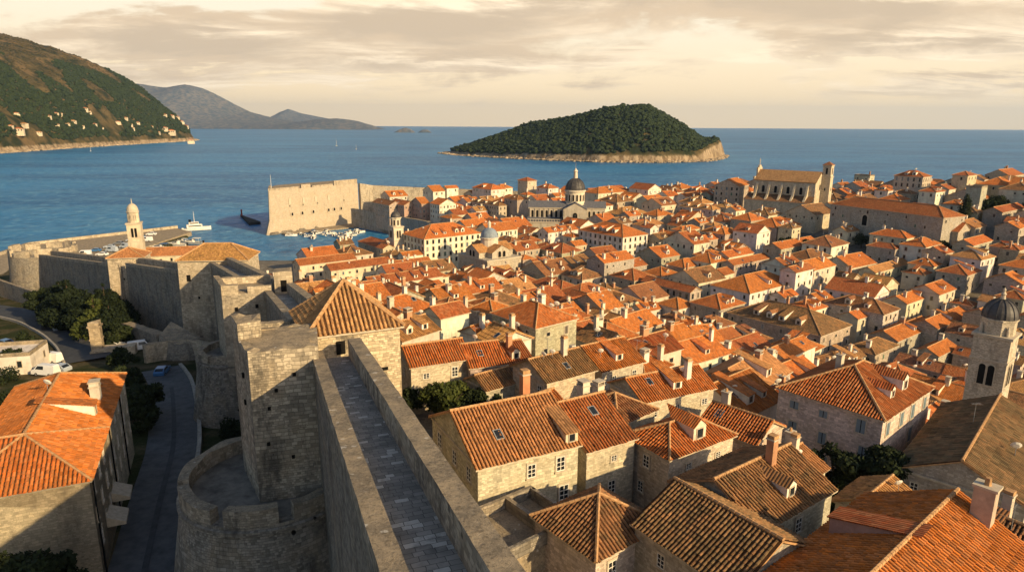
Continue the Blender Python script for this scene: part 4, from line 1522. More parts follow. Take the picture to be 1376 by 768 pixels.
def add_volume(root, w, d, H, roof, rc, wc, near, rnd, off=(0, 0), pitch=PITCH_R, zlow=-4.0, rib=None, o=.32, arot=0.0, roofmat=None, cornice=True):
    """walls and roof of one block as two parts of the house"""
    X, Y = w / 2, d / 2
    wm = M['plaster'] if wc in ('cp', 'wp', 'pk') else M['stone']
    S, Lr, gables, ze = roof_slopes(w, d, H, roof, o, pitch)
    mb = MB()
    mb.prism([(-X, -Y), (X, -Y), (X, Y), (-X, Y)], zlow, H - .02, 0, False, roof == 'flat')
    for g_ in gables:
        mb.poly(g_, 0)
    if cornice and roof != 'flat':
        e, c = .13, .30
        for (x0, x1, y0, y1) in ((-X - e, X + e, -Y - e, -Y + .02), (-X - e, X + e, Y - .02, Y + e), (-X - e, -X + .02, -Y + .02, Y - .02), (X - .02, X + e, -Y + .02, Y - .02)):
            mb.box(x0, x1, y0, y1, H - pitch * e - c, H - pitch * e - .08, 1)
    wo = mb.build('wall', [wm, M['trim']], root, tuple(v * rnd.uniform(.92, 1.06) for v in WALLC[wc]) if isinstance(wc, str) else wc)
    wo.location = (*off, 0); wo.rotation_euler = (0, 0, arot)
    if roof == 'flat':
        mb = MB()
        for (x0, x1, y0, y1) in ((-X, X, -Y, -Y + .35), (-X, X, Y - .35, Y), (-X, -X + .35, -Y + .35, Y - .35), (X - .35, X, -Y + .35, Y - .35)):
            mb.box(x0, x1, y0, y1, H - .02, H + .75)
        po = mb.build('roof', [M['cap']], root, WALLC['gs']); po.location = (*off, 0); po.rotation_euler = (0, 0, arot)
        return wo, po
    mb = MB()
    dz = lambda p, q=.17: (p[0], p[1], p[2] - q)
    for s in S:
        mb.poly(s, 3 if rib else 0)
        mb.poly([dz(p) for p in reversed(s)], 2)
        n = len(s)
        for i in range(n):
            p, q = s[i], s[(i + 1) % n]
            eave = abs(p[2] - ze) < 1e-6 and abs(q[2] - ze) < 1e-6
            rake = roof in ('gr', 'gl') and (abs(p[2] - ze) < 1e-6) != (abs(q[2] - ze) < 1e-6)
            if eave or rake:
                mb.poly([dz(p), dz(q), q, p], 2 if eave else 1)
        if rib:
            ribs(mb, s, *rib, 0)
    rr_ = .15 if near else .12
    for (p, q) in Lr:
        a, b = Vector(p), Vector(q)
        up = .05 if not rib else rib[2] * .75
        n = max(1, int((b - a).length / .5)) if near else 1
        for i in range(n):
            mb.tube(a + (b - a) * i / n + Vector((0, 0, up)), a + (b - a) * (i + 1) / n + Vector((0, 0, up)), rr_ * 1.12, rr_ * .92, 6, 1)
    rc4 = ROOFC[rc] if isinstance(rc, str) else rc
    v = rnd.uniform(.84, 1.14)
    rc4 = (rc4[0] * v, rc4[1] * v * rnd.uniform(.9, 1.12), rc4[2] * v, min(1, max(0, rc4[3] + rnd.uniform(-.12, .12))))
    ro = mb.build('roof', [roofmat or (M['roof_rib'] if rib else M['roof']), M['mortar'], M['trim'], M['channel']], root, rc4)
    ro.location = (*off, 0); ro.rotation_euler = (0, 0, arot)
    return wo, ro


def facing(root, w, d, off=(0, 0)):
    """which of the four faces look toward the camera: list of (rot, half-distance, length, normal axis)"""
    out = []
    a = root.rotation_euler[2]
    for rot, hd, ln, nx, ny in ((0, d / 2, w, 0, -1), (-math.pi / 2, w / 2, d, -1, 0), (math.pi / 2, w / 2, d, 1, 0), (math.pi, d / 2, w, 0, 1)):
        wx = nx * math.cos(a) - ny * math.sin(a); wy = nx * math.sin(a) + ny * math.cos(a)
        cx = root.location.x + wx * hd; cy = root.location.y + wy * hd
        dist = math.hypot(cx, cy)
        dot = (-cx * wx - cy * wy) / max(dist, 1e-6)
        out.append((rot, hd, ln, nx, ny, dot))
    return out


def add_windows(root, w, d, H, rows, spacing, near, rnd, wd=.85, hg=1.35, skip=.2, off=(0, 0), faces=None, top=1.75, step=3.1, mn=.06):
    for rot, hd, ln, nx, ny, dot in facing(root, w, d):
        if (faces is None and dot < mn) or (faces is not None and rot not in faces):
            continue
        n = max(1, int((ln - 1.0) / spacing))
        if ln < 2.2:
            continue
        s = ln / n
        for r in range(rows):
            z = H - top - r * step
            if z < .9:
                break
            for i in range(n):
                if rnd.random() < skip:
                    continue
                t = -ln / 2 + s * (i + .5) + (rnd.uniform(-.12, .12) * s if skip > .05 else 0)
                # the face's own left-to-right axis
                px, py = nx * (hd + .004), ny * (hd + .004)
                tx, ty = -ny, nx
                k = rnd.uniform(.85, 1.1) if skip > .05 else 1
                small = r == 0 and rnd.random() < .3 and skip > .05
                add_window(root, px + tx * t + off[0], py + ty * t + off[1], z, rot, wd * k, hg * k * (.55 if small else 1), near, rnd)


def add_dormer(root, side, t, w, d, H, roof, rc, rnd, size=1.0, kindd='gable', back=.22, wallc=None, off=(0, 0)):
    """side: 'f' front slope (-Y) or 'l' left slope (-X); t = place along it, in -0.5..0.5"""
    half = d / 2 if side == 'f' else w / 2
    ln = w if side == 'f' else d
    b, r = DORMERS[(kindd, size)]
    inset = half * back
    z = H + PITCH_R * inset
    o = link('dormer', b, root, wallc or WALLC['wp'])
    if side == 'f':
        o.location = (t * ln + off[0], -half + inset + off[1], z)
    else:
        o.location = (-half + inset + off[0], -t * ln + off[1], z); o.rotation_euler = (0, 0, -math.pi / 2)
    rr = link('dormer_roof', r, o)
    rr.color = (*[c * rnd.uniform(.9, 1.1) for c in ROOFC[rc][:3]], .2)
    wn = link('dormer_window', WIN_FAR, o)
    wn.location = (0, -.01, .52 * size); wn.scale = (.62 * size, 1, .72 * size)
    return o


def add_chimney(root, x, y, w, d, H, roof, rnd, pitch=PITCH_R, scale=1.0):
    o = link('chimney', rnd.choice(CHIMS), root)
    o.location = (x, y, roof_z(x, y, w, d, H, roof, pitch))
    o.rotation_euler = (0, 0, rnd.choice([0, math.pi / 2]))
    o.scale = (scale,) * 3
    c = rnd.choice([(.66, .60, .50), (.60, .52, .40), (.50, .43, .33), (.42, .22, .12)])
    o.color = (*c, 1)
    return o


def add_skylight(root, side, t, q, w, d, H, rnd):
    half = d / 2 if side == 'f' else w / 2
    ln = w if side == 'f' else d
    ins = half * q
    o = link('skylight', SKYL, root)
    o.rotation_euler = (math.atan(PITCH_R), 0, 0 if side == 'f' else -math.pi / 2)
    z = H + PITCH_R * ins + .03
    o.location = (t * ln, -half + ins, z) if side == 'f' else (-half + ins, -t * ln, z)
    return o


def rect_corners(cx, cy, ang, w, d, grow=0.0):
    c, s = math.cos(ang), math.sin(ang)
    return [(cx + c * a * (w / 2 + grow) - s * b * (d / 2 + grow), cy + s * a * (w / 2 + grow) + c * b * (d / 2 + grow)) for a, b in ((-1, -1), (1, -1), (1, 1), (-1, 1))]


def sat(A, B):
    """do two rectangles overlap?"""
    for P in (A, B):
        for i in range(2):
            ex, ey = P[i + 1][0] - P[i][0], P[i + 1][1] - P[i][1]
            a = [-ey * p[0] + ex * p[1] for p in A]; b = [-ey * p[0] + ex * p[1] for p in B]
            if max(a) < min(b) or max(b) < min(a):
                return False
    return True


def house(cx, cy, ang, w, d, H, g, roof, rc, wc, dm=0, ch=0, seed=0, name='stone_house', rows=None, skip=.2, spacing=3.1, wings=(), dsize=None,
          label=None, sky=None, pitch=PITCH_R, wfaces=None, rib='auto', wd=.85, hg=1.35, clutter=True, zlow=-4.0, shut=False):
    rnd = random.Random(seed * 7919 + 13)
    dist = math.hypot(cx, cy)
    near = dist < 105
    root = thing(name, label or '', name.split('_')[-1], (cx, cy, g), ang)
    ribp = None
    if rib == 'auto' and dist < 112 and roof != 'flat':
        ribp = (.35, .45, .115) if dist < 80 else (.35, .80, .115)
    elif isinstance(rib, tuple):
        ribp = rib
    add_volume(root, w, d, H, roof, rc, wc, near, rnd, rib=ribp, pitch=pitch, zlow=zlow)
    for (ox, oy, w2, d2, r2, dH) in wings:
        add_volume(root, w2, d2, H + dH, r2, rc, wc, near, rnd, off=(ox, oy), rib=ribp, pitch=pitch, zlow=zlow)
    if rows is None:
        rows = 3 if near else (2 if dist < 330 else 1)
    add_windows(root, w, d, H, rows, spacing, near and not shut, rnd, skip=skip, faces=wfaces, wd=wd, hg=hg)
    side = 'f' if roof == 'gr' or (roof in ('hip', 'pyr') and w >= d) else 'l'
    # put dormers on a slope the photograph shows
    n_d = 0
    if roof != 'flat' and abs(pitch - PITCH_R) < 1e-6:
        ln = w if side == 'f' else d
        half = d / 2 if side == 'f' else w / 2
        usable = .8 if roof in ('gr', 'gl') else max(.35, 1 - 1.2 * half / (ln / 2) * .55)
        for i in range(dm):
            t = ((i + .5) / dm - .5) * usable + rnd.uniform(-.03, .03)
            add_dormer(root, side, t, w, d, H, roof, rc, rnd, dsize or (1.35 if half > 4.6 and rnd.random() < .6 else 1.0), rnd.choice(['gable', 'shed']), .2, WALLC[rnd.choice(['wp', 'cp', 'wp'])])
    for i in range(ch):
        x = rnd.uniform(-.42, .42) * w if side == 'f' else rnd.uniform(-.22, .3) * w
        y = rnd.uniform(-.25, .2) * d if side == 'f' else rnd.uniform(-.42, .42) * d
        add_chimney(root, x, y, w, d, H, roof, rnd, pitch)
    if clutter and roof != 'flat' and rnd.random() < .45:
        for k in range(rnd.choice([1, 1, 2])):
            x, y = rnd.uniform(-.4, .4) * w, rnd.uniform(-.3, .1) * d
            o_ = link('satellite_dish', DISH, root)
            o_.location = (x, y, roof_z(x, y, w, d, H, roof, pitch))
            o_.rotation_euler = (0, 0, rnd.uniform(2.6, 3.4) - ang); o_.scale = (rnd.uniform(.8, 1.3),) * 3
        if rnd.random() < .35:
            o_ = link('aerial', AERIAL, root); o_.location = (-.1 * w, .05 * d, roof_z(-.1 * w, .05 * d, w, d, H, roof, pitch)); o_.rotation_euler = (0, 0, rnd.uniform(0, 3))
    ns = sky if sky is not None else (1 if clutter and rnd.random() < .45 and roof != 'flat' else 0)
    if abs(pitch - PITCH_R) < 1e-6:
        for i in range(ns):
            add_skylight(root, side, rnd.uniform(-.3, .3) if ns < 2 else (-.22 + .3 * i), rnd.uniform(.35, .7), w, d, H, rnd)
    HOUSES.append(dict(root=root, cx=cx, cy=cy, ang=ang, w=w, d=d, H=H, g=g, roof=roof, rc=rc, wc=wc, dm=dm, ch=ch, label=label, sky=ns,
                       rect=rect_corners(cx, cy, ang, w, d, .0)))
    return root
HOUSE_TABLE = [
    (0, -0.9, 61.8, 26.6, 10.5, 11.8, 8, 32.5, 'gr', 'o', 'cs', 0, 0),
    (1, 7.2, 65.8, 30.2, 6.0, 11.0, 8, 31.4, 'gr', 'r', 'cs', 0, 1),
    (2, 7.2, 49.3, 37.7, 7.5, 7.2, 6, 32.5, 'pyr', 't', 'cs', 0, 0),
    (3, 21.3, 53.5, 35.9, 10.5, 9.0, 8, 31.3, 'gr', 't', 'gs', 1, 1),
    (4, 16.2, 45.5, 34.0, 9.0, 9.5, 7.6, 32.1, 'gl', 'd', 'gs', 0, 0),
    (5, 27.3, 38.9, -49.8, 12.0, 21.0, 8, 32.3, 'gl', 'r', 'gs', 0, 1),
    (6, 43.8, 80.0, 40.8, 15.0, 12.5, 11, 26.9, 'hip', 'r', 'ws', 2, 1),
    (7, 17.6, 64.5, 33.8, 9.5, 6.2, 8, 30.8, 'hip', 'o', 'cs', 1, 0),
    (8, 26.7, 72.0, 43.8, 6.5, 7.0, 7, 29.4, 'gl', 'r', 'cs', 0, 1),
    (9, 19.3, 80.7, 26.2, 11.0, 7.0, 8, 29.8, 'gr', 'o', 'cs', 1, 1),
    (10, 5.7, 85.5, 35.6, 8.2, 7.5, 8, 30.3, 'gr', 't', 'cs', 0, 1),
    (11, 13.2, 92.6, 33.7, 7.8, 9.0, 8, 29.3, 'gr', 'o', 'cs', 1, 0),
    (12, 23.0, 109.2, 37.0, 9.0, 8.0, 8, 25.3, 'gr', 'r', 'cp', 0, 2),
    (13, 35.9, 142.2, 37.4, 6.0, 11.0, 8, 16.4, 'gr', 'o', 'cp', 0, 1),
    (14, 46.8, 159.1, 20.0, 6.2, 11.0, 8, 11.5, 'gr', 'o', 'cp', 0, 1),
    (15, 25.9, 143.2, 44.2, 13.2, 9.0, 8, 19.1, 'gr', 'o', 'gs', 0, 1),
    (16, -11.2, 90.1, 25.2, 8.5, 7.0, 7, 31.4, 'gr', 'o', 'cs', 0, 0),
    (17, -4.6, 91.8, 20.0, 5.2, 8.0, 7, 30.6, 'gr', 'o', 'gs', 0, 0),
    (18, -0.8, 93.6, 29.0, 4.5, 8.0, 7, 30.1, 'gr', 'r', 'gs', 1, 1),
    (19, -2.7, 86.5, 36.6, 5.2, 5.0, 4, 32.0, 'gr', 't', 'gs', 0, 0),
    (20, -17.0, 103.2, 50.8, 8.0, 7.0, 7, 30.8, 'gr', 'y', 'cp', 2, 1),
    (21, -5.4, 107.3, 49.9, 4.0, 5.0, 7, 29.5, 'gr', 'o', 'wp', 0, 1),
    (22, -0.0, 110.5, 33.5, 4.0, 4.0, 7, 28.9, 'pyr', 'o', 'wp', 0, 0),
    (23, 3.9, 114.1, 39.4, 9.5, 11.8, 9, 28.4, 'hip', 'o', 'gs', 0, 2),
    (24, -4.3, 126.9, 53.8, 6.0, 6.0, 8, 27.2, 'hip', 'o', 'gs', 0, 1),
    (25, -12.2, 169.6, 36.1, 17.8, 8.5, 8, 20.3, 'gr', 'o', 'cp', 2, 1),
    (26, -12.4, 119.9, 43.0, 6.5, 6.0, 7, 29.3, 'gr', 'r', 'wp', 0, 1),
    (27, -1.6, 254.5, 38.0, 7.0, 27.5, 9, 4.3, 'hip', 'r', 'gs', 3, 1),
    (28, 15.8, 239.9, 38.0, 8.8, 17.0, 9, 4.1, 'hip', 'r', 'gs', 1, 1),
    (29, 25.9, 231.1, 38.0, 14.8, 10.8, 9, 4.1, 'hip', 'r', 'gs', 1, 0),
    (30, 25.6, 195.5, 38.0, 8.2, 14.0, 9, 8.9, 'gr', 'o', 'gs', 0, 1),
    (31, 28.1, 260.7, 38.0, 11.8, 12.0, 8, 4.1, 'hip', 'm', 'cp', 2, 0),
    (32, 40.1, 267.3, 38.0, 17.2, 9.8, 13, 4.5, 'gr', 'o', 'gs', 1, 1),
    (33, 47.9, 316.2, 38.0, 16.8, 28.5, 13, 8.0, 'hip', 'o', 'wp', 4, 0),
    (34, 46.1, 250.6, 38.0, 11.8, 12.5, 10, 4.2, 'pyr', 'r', 'gs', 1, 0),
    (35, 57.0, 234.4, 38.0, 6.0, 22.0, 10, 4.4, 'gl', 'r', 'gs', 0, 0),
    (36, 67.1, 211.2, 38.0, 13.2, 11.5, 10, 4.3, 'hip', 'o', 'gs', 2, 0),
    (37, 86.2, 233.0, 38.0, 28.0, 15.5, 10, 5.6, 'hip', 'o', 'wp', 1, 0),
    (38, 101.6, 233.4, 38.0, 12.2, 6.0, 13, 7.9, 'gr', 'r', 'wp', 0, 1),
    (39, 83.9, 195.9, 38.0, 17.2, 30.0, 9, 4.4, 'hip', 'm', 'gs', 4, 1),
    (40, 110.0, 203.6, 38.0, 10.5, 18.0, 9, 6.6, 'hip', 'b', 'ws', 2, 1),
    (41, 111.0, 242.9, 38.0, 15.2, 10.0, 11, 9.3, 'gr', 'o', 'cp', 0, 2),
    (42, 119.7, 283.3, 38.0, 30.0, 8.0, 9, 12.2, 'gr', 'o', 'gs', 0, 1),
    (43, 147.4, 261.8, 38.0, 6.0, 10.8, 8, 16.2, 'hip', 'r', 'gs', 0, 1),
    (44, 159.4, 258.4, 38.0, 14.2, 9.2, 9, 17.0, 'hip', 'o', 'wp', 0, 1),
    (45, 141.0, 247.6, 38.0, 29.8, 6.0, 7, 12.1, 'gr', 'y', 'cp', 0, 1),
    (46, 176.6, 253.9, 38.0, 19.5, 6.8, 9, 18.7, 'gr', 'o', 'gs', 0, 0),
    (47, 173.1, 244.9, 38.0, 9.2, 6.0, 6, 18.1, 'hip', 'r', 'gs', 0, 0),
    (48, 156.0, 228.8, 38.0, 13.0, 9.5, 8, 13.6, 'hip', 'r', 'gs', 1, 0),
    (49, 156.6, 202.4, 38.0, 9.0, 7.2, 8, 11.4, 'hip', 'r', 'gs', 1, 0),
    (50, 138.8, 214.9, 38.0, 13.2, 9.0, 8, 10.3, 'gr', 'o', 'cp', 1, 0),
    (51, 131.0, 212.7, 38.0, 24.5, 7.0, 8, 8.5, 'gr', 'o', 'cp', 1, 1),
    (52, 115.0, 188.9, 38.0, 25.0, 8.0, 7, 5.2, 'gr', 'o', 'gs', 1, 1),
    (53, 130.0, 194.8, 38.0, 25.0, 7.0, 7, 7.0, 'gr', 'o', 'gs', 1, 2),
    (54, 99.4, 176.1, 38.0, 13.5, 8.0, 7, 4.4, 'hip', 'm', 'gs', 0, 2),
    (55, 115.3, 173.1, 38.0, 12.8, 6.0, 7, 4.8, 'gr', 'o', 'gs', 0, 1),
    (56, 103.4, 159.1, 38.0, 6.0, 11.0, 8, 4.3, 'gl', 'b', 'gs', 1, 1),
    (57, 108.7, 152.5, 46.8, 6.0, 6.2, 8, 4.3, 'gl', 'r', 'gs', 0, 0),
    (58, 52.6, 69.0, -42.9, 11.0, 22.8, 7, 28.2, 'gl', 'b', 'gs', 0, 0),
    (59, 56.8, 70.9, 41.6, 8.0, 7.0, 7, 24.8, 'gl', 't', 'gs', 0, 0),
    (60, 111.0, 134.4, 39.5, 8.0, 7.2, 8, 4.2, 'gl', 't', 'gs', 0, 0),
    (61, 39.3, 106.1, 45.8, 13.0, 10.0, 7, 22.8, 'gr', 'y', 'gs', 1, 1),
    (62, 66.5, 154.0, 40.4, 14.8, 7.0, 9, 9.0, 'gr', 'o', 'wp', 0, 1),
    (63, -33.2, 314.6, 38.0, 31.0, 19.0, 16, 4.0, 'hip', 'o', 'wp', 4, 1),
    (64, -7.7, 330.8, 38.0, 16.8, 12.0, 15, 4.8, 'gr', 'o', 'wp', 0, 0),
    (65, -45.8, 297.7, 38.0, 10.2, 6.0, 9, 4.0, 'gr', 'o', 'wp', 0, 0),
    (66, -83.2, 443.3, 38.0, 9.0, 24.0, 13, 6.4, 'gl', 'b', 'gs', 0, 0),
    (67, -71.8, 438.1, 38.0, 9.0, 20.0, 13, 6.9, 'gl', 'r', 'pk', 0, 0),
    (68, -59.1, 429.5, 38.0, 6.2, 14.0, 14, 7.4, 'gr', 'o', 'pk', 0, 0),
    (69, -43.3, 417.4, 38.0, 12.0, 11.0, 15, 7.5, 'gl', 'o', 'wp', 0, 0),
    (70, -35.9, 394.3, 38.0, 7.8, 12.8, 10, 6.9, 'pyr', 'o', 'gs', 0, 0),
    (71, -15.1, 416.8, 38.0, 6.0, 30.0, 13, 9.7, 'hip', 'm', 'cs', 3, 0),
    (72, -55.3, 473.1, 38.0, 9.5, 14.0, 15, 10.1, 'gr', 'o', 'wp', 0, 0),
    (73, -44.4, 481.5, 38.0, 9.8, 6.0, 15, 11.3, 'gr', 'o', 'wp', 0, 0),
    (74, -85.1, 483.5, 38.0, 14.5, 14.0, 12, 8.4, 'gr', 'o', 'cp', 2, 0),
    (75, -16.4, 462.5, 38.0, 12.0, 22.0, 16, 12.0, 'hip', 'o', 'wp', 1, 0),
    (76, 10.2, 472.8, 38.0, 8.2, 10.8, 18, 14.6, 'pyr', 'r', 'cs', 0, 0),
    (77, -7.4, 467.6, 38.0, 11.8, 9.0, 15, 12.9, 'hip', 'o', 'wp', 0, 1),
    (78, 23.9, 460.7, 38.0, 9.2, 12.2, 14, 14.8, 'hip', 'r', 'wp', 1, 1),
    (79, 2.4, 409.8, 38.0, 9.0, 12.8, 16, 10.4, 'hip', 'b', 'gs', 0, 0),
    (80, 60.4, 437.8, 38.0, 26.2, 13.0, 13, 15.3, 'hip', 'o', 'cp', 1, 1),
    (81, 87.1, 442.8, 38.0, 12.8, 16.2, 12, 18.2, 'gl', 'r', 'wp', 0, 0),
    (82, 83.6, 406.0, 38.0, 14.8, 9.8, 11, 15.9, 'gr', 'o', 'cp', 0, 0),
    (83, 65.1, 381.6, 38.0, 20.0, 13.0, 9, 12.9, 'hip', 'y', 'cs', 2, 1),
    (84, 70.9, 345.5, 38.0, 15.2, 8.8, 9, 11.6, 'hip', 'y', 'cp', 0, 2),
    (85, 23.2, 333.9, 38.0, 20.0, 7.5, 12, 7.0, 'gr', 'o', 'wp', 3, 0),
    (86, -1.9, 321.2, 38.0, 6.0, 11.5, 11, 5.1, 'hip', 'b', 'wp', 0, 1),
    (87, 7.9, 322.3, 38.0, 8.5, 11.0, 10, 5.8, 'hip', 'r', 'gs', 0, 0),
    (88, 22.0, 304.0, 38.0, 12.2, 16.2, 9, 5.6, 'hip', 'r', 'gs', 1, 0),
    (89, 5.6, 319.1, 38.0, 13.8, 7.0, 8, 5.2, 'gr', 'o', 'cp', 0, 1),
    (90, 103.3, 369.2, 38.0, 7.5, 22.0, 10, 16.5, 'hip', 'y', 'ws', 3, 0),
    (91, 84.5, 322.7, 38.0, 14.0, 6.0, 10, 11.7, 'hip', 'o', 'cp', 0, 0),
    (92, 96.7, 309.3, 38.0, 11.5, 13.5, 10, 12.4, 'hip', 'o', 'gs', 1, 0),
    (93, 107.8, 339.4, 38.0, 16.5, 12.2, 9, 15.0, 'hip', 'r', 'cp', 2, 1),
    (94, 125.4, 317.3, 38.0, 20.8, 13.8, 9, 15.8, 'hip', 'o', 'gs', 3, 0),
    (95, 80.3, 268.9, 38.0, 12.2, 11.0, 9, 8.2, 'hip', 'o', 'wp', 2, 0),
    (96, 92.5, 275.0, 38.0, 17.5, 7.2, 9, 9.5, 'gr', 'o', 'cp', 1, 1),
    (97, 70.7, 268.4, 38.0, 12.5, 9.2, 8, 7.3, 'hip', 'o', 'gs', 0, 1),
    (98, 96.2, 269.3, 38.0, 26.8, 6.0, 8, 8.9, 'gr', 'r', 'gs', 0, 0),
    (99, 103.9, 431.7, 38.0, 6.5, 8.8, 10, 19.3, 'hip', 'r', 'wp', 0, 0),
    (100, 110.0, 420.0, 38.0, 14.8, 7.5, 9, 18.8, 'gr', 'r', 'wp', 0, 0),
    (101, 87.2, 411.3, 38.0, 9.5, 8.0, 9, 16.7, 'gr', 'r', 'wp', 0, 0),
    (102, 217.5, 368.1, 38.0, 10.8, 14.5, 12, 32.5, 'hip', 'r', 'ws', 2, 0),
    (103, 227.4, 340.8, 38.0, 12.0, 6.8, 13, 34.1, 'pyr', 'r', 'cs', 0, 0),
    (104, 204.3, 327.9, 38.0, 11.5, 7.5, 10, 30.1, 'hip', 'r', 'wp', 3, 0),
    (105, 224.1, 431.5, 38.0, 6.2, 9.8, 9, 30.9, 'flat', 'b', 'cs', 0, 1),
    (106, 198.5, 360.2, 38.0, 6.0, 6.8, 8, 29.5, 'hip', 'o', 'wp', 2, 0),
    (107, 195.6, 368.3, 38.0, 12.2, 6.5, 8, 28.5, 'hip', 'o', 'cp', 0, 1),
    (108, 274.3, 377.9, 38.0, 22.5, 11.8, 7, 37.9, 'gr', 'r', 'gs', 0, 2),
    (109, 218.1, 339.4, 38.0, 14.8, 8.0, 8, 32.5, 'gr', 'r', 'cp', 0, 1),
    (110, 215.6, 293.2, 38.0, 29.8, 7.0, 7, 28.6, 'gr', 'r', 'gs', 0, 0),
    (111, 179.6, 271.8, 38.0, 12.2, 9.0, 8, 21.8, 'gl', 'r', 'gs', 0, 1),
    (112, 197.3, 263.4, 38.0, 9.2, 8.0, 8, 24.3, 'gr', 'o', 'gs', 0, 1),
    (113, 205.7, 299.0, 38.0, 7.0, 6.0, 14, 30.4, 'flat', 'g', 'gs', 0, 0),
    (114, 191.9, 337.4, 38.0, 11.8, 9.8, 7, 28.1, 'hip', 'o', 'cp', 0, 1),
    (115, 182.9, 246.9, 38.0, 6.0, 6.0, 7, 20.2, 'hip', 'r', 'gs', 1, 0),
    (116, 185.0, 243.9, 38.0, 8.5, 6.0, 7, 20.0, 'hip', 'r', 'gs', 0, 1),
    (117, -65.5, 329.0, 38.0, 10.0, 30.0, 8, 4.0, 'hip', 'r', 'gs', 0, 0),
    (118, -80.5, 282.5, 38.0, 25.2, 8.0, 9, 4.0, 'gr', 'r', 'cp', 0, 0),
    (119, -64.6, 272.6, 38.0, 25.8, 8.0, 9, 4.1, 'gr', 'r', 'cp', 0, 0),
    (120, -37.9, 225.6, 38.0, 27.0, 9.0, 9, 9.3, 'gr', 'r', 'cp', 4, 1),
]

for (i_, cx, cy, an, w_, d_h, H_, g_, roof_, rc_, wc_, dm_, ch_) in HOUSE_TABLE:
    kw = {}
    if i_ == 33:
        kw = dict(name='white_palace', rows=3, skip=.0, spacing=3.0, wd=1.1, hg=1.7, label='large white palace with orange hipped roof, attic dormers and even rows of dark windows')
    elif i_ == 63:
        kw = dict(name='arcaded_palace', rows=4, skip=.0, spacing=2.9, wd=1.1, hg=1.8, label='long cream palace with orange roof and four even rows of windows beside the clock tower')
    elif i_ == 64:
        kw = dict(rows=3, skip=.05, spacing=2.4, hg=1.6)
    elif i_ == 35:
        kw = dict(name='arched_house', rows=2, skip=0, spacing=2.4, hg=1.9, wd=1.1, label='long dark house with a row of tall windows and a rust red gabled roof')
    elif i_ == 27:
        kw = dict(rows=2, skip=.05, spacing=2.4, hg=1.8)
    elif i_ == 38:
        kw = dict(rows=4, skip=.15)
    elif i_ in (66, 67, 68, 69):
        kw = dict(rows=3, skip=.1, spacing=2.2)
    elif i_ == 71:
        kw = dict(rows=2, skip=0.05, spacing=2.4)
    elif i_ == 102:
        kw = dict(rows=2, skip=0.0, spacing=2.4, hg=1.9)
    elif i_ == 6:
        kw = dict(rows=3, skip=0.08, spacing=3.3, hg=1.7, wd=1.05, shut=True)
    elif i_ == 0:
        kw = dict(wd=1.0, hg=1.55, rows=2, label='cream stone house with a tan tiled gabled roof, nearest to the walkway parapet')
    elif i_ == 1:
        kw = dict(label='cream stone house with bright orange gabled roof adjoining the tan roofed house by the parapet')
    elif i_ == 2:
        kw = dict(clutter=False, label='small square house with a steep tan pyramid roof in the lower middle of the town', pitch=.62)
    elif i_ == 3:
        kw = dict(clutter=False, label='grey stone house with weathered tan ribbed roof and one tiled dormer above two windows')
    elif i_ == 4:
        kw = dict(label='dark mottled tile roofed house at the lower edge, beside the small pyramid roofed house')
    elif i_ == 5:
        kw = dict(label='orange roofed house with a pale ridge of tiles in the lower right corner', skip=.3); rc_ = 'o'; cx -= 1.6; ch_ = 0
    elif i_ == 58:
        kw = dict(label='long dull brown gabled roof house between the big pale house and the lower right corner'); rc_ = (0.22, 0.135, 0.072, 1.0)
    if i_ == 0:
        rc_ = (0.47, 0.225, 0.08, .62)
    if i_ == 7:
        kw['dsize'] = 1.35
    if i_ == 5:
        kw['sky'] = 0; kw['clutter'] = False
    house(cx, cy, R(an), w_, d_h, H_, g_, roof_, rc_, wc_, dm_, ch_, i_, **kw)

BY = {row[0]: HOUSES[k] for k, row in enumerate(HOUSE_TABLE)}
_rn = random.Random(5)
# details the photograph shows on the nearest houses
h0 = BY[0]['root']
b, r_ = DORMERS[('gable', 1.0)]
def extra_dormer(i_, side, t, size, kindd, back, wall='wp', rc='o'):
    h = BY[i_]
    return add_dormer(h['root'], side, t, h['w'], h['d'], h['H'], h['roof'], rc, _rn, size, kindd, back, WALLC[wall])
extra_dormer(0, 'f', .44, 1.0, 'shed', .03, 'cs', 't')
add_chimney(BY[0]['root'], 4.4, 3.6, BY[0]['w'], BY[0]['d'], BY[0]['H'], 'gr', _rn, scale=1.2).color = (.50, .22, .11, 1)
extra_dormer(5, 'l', -.12, 1.35, 'shed', .12, 'pk', 'r')
add_chimney(BY[5]['root'], 2.0, 9.6, BY[5]['w'], BY[5]['d'], BY[5]['H'], 'gl', _rn, scale=1.5).color = (.42, .33, .25, 1)
for c_ in BY[6]['root'].children:
    if c_.name.startswith('window'):
        c_.data = WIN_SHUT; c_.color = (.17, .22, .25, 1)
# walled garden and roof terrace right of the parapet
tr = thing('roof_terrace', 'sunken flat roof terrace with low walls between the parapet and the pyramid roofed house', 'terrace', (0.2, 50.5, 36), R(38))
mb = MB(); mb.box(-4.5, 4.5, -3, 3, -6, .6)
mb.build('floor_slab', M['cap'], tr)
for x0, x1, y0, y1 in ((-4.6, 4.6, -3.25, -2.9), (-4.6, 4.6, 2.9, 3.25), (-4.6, -4.25, -2.9, 2.9), (4.25, 4.6, -2.9, 2.9), (1.4, 1.8, -2.9, 2.9)):
    MB().box(x0, x1, y0, y1, .55, 1.7).build('parapet', M['fort'], tr, STONE_G)

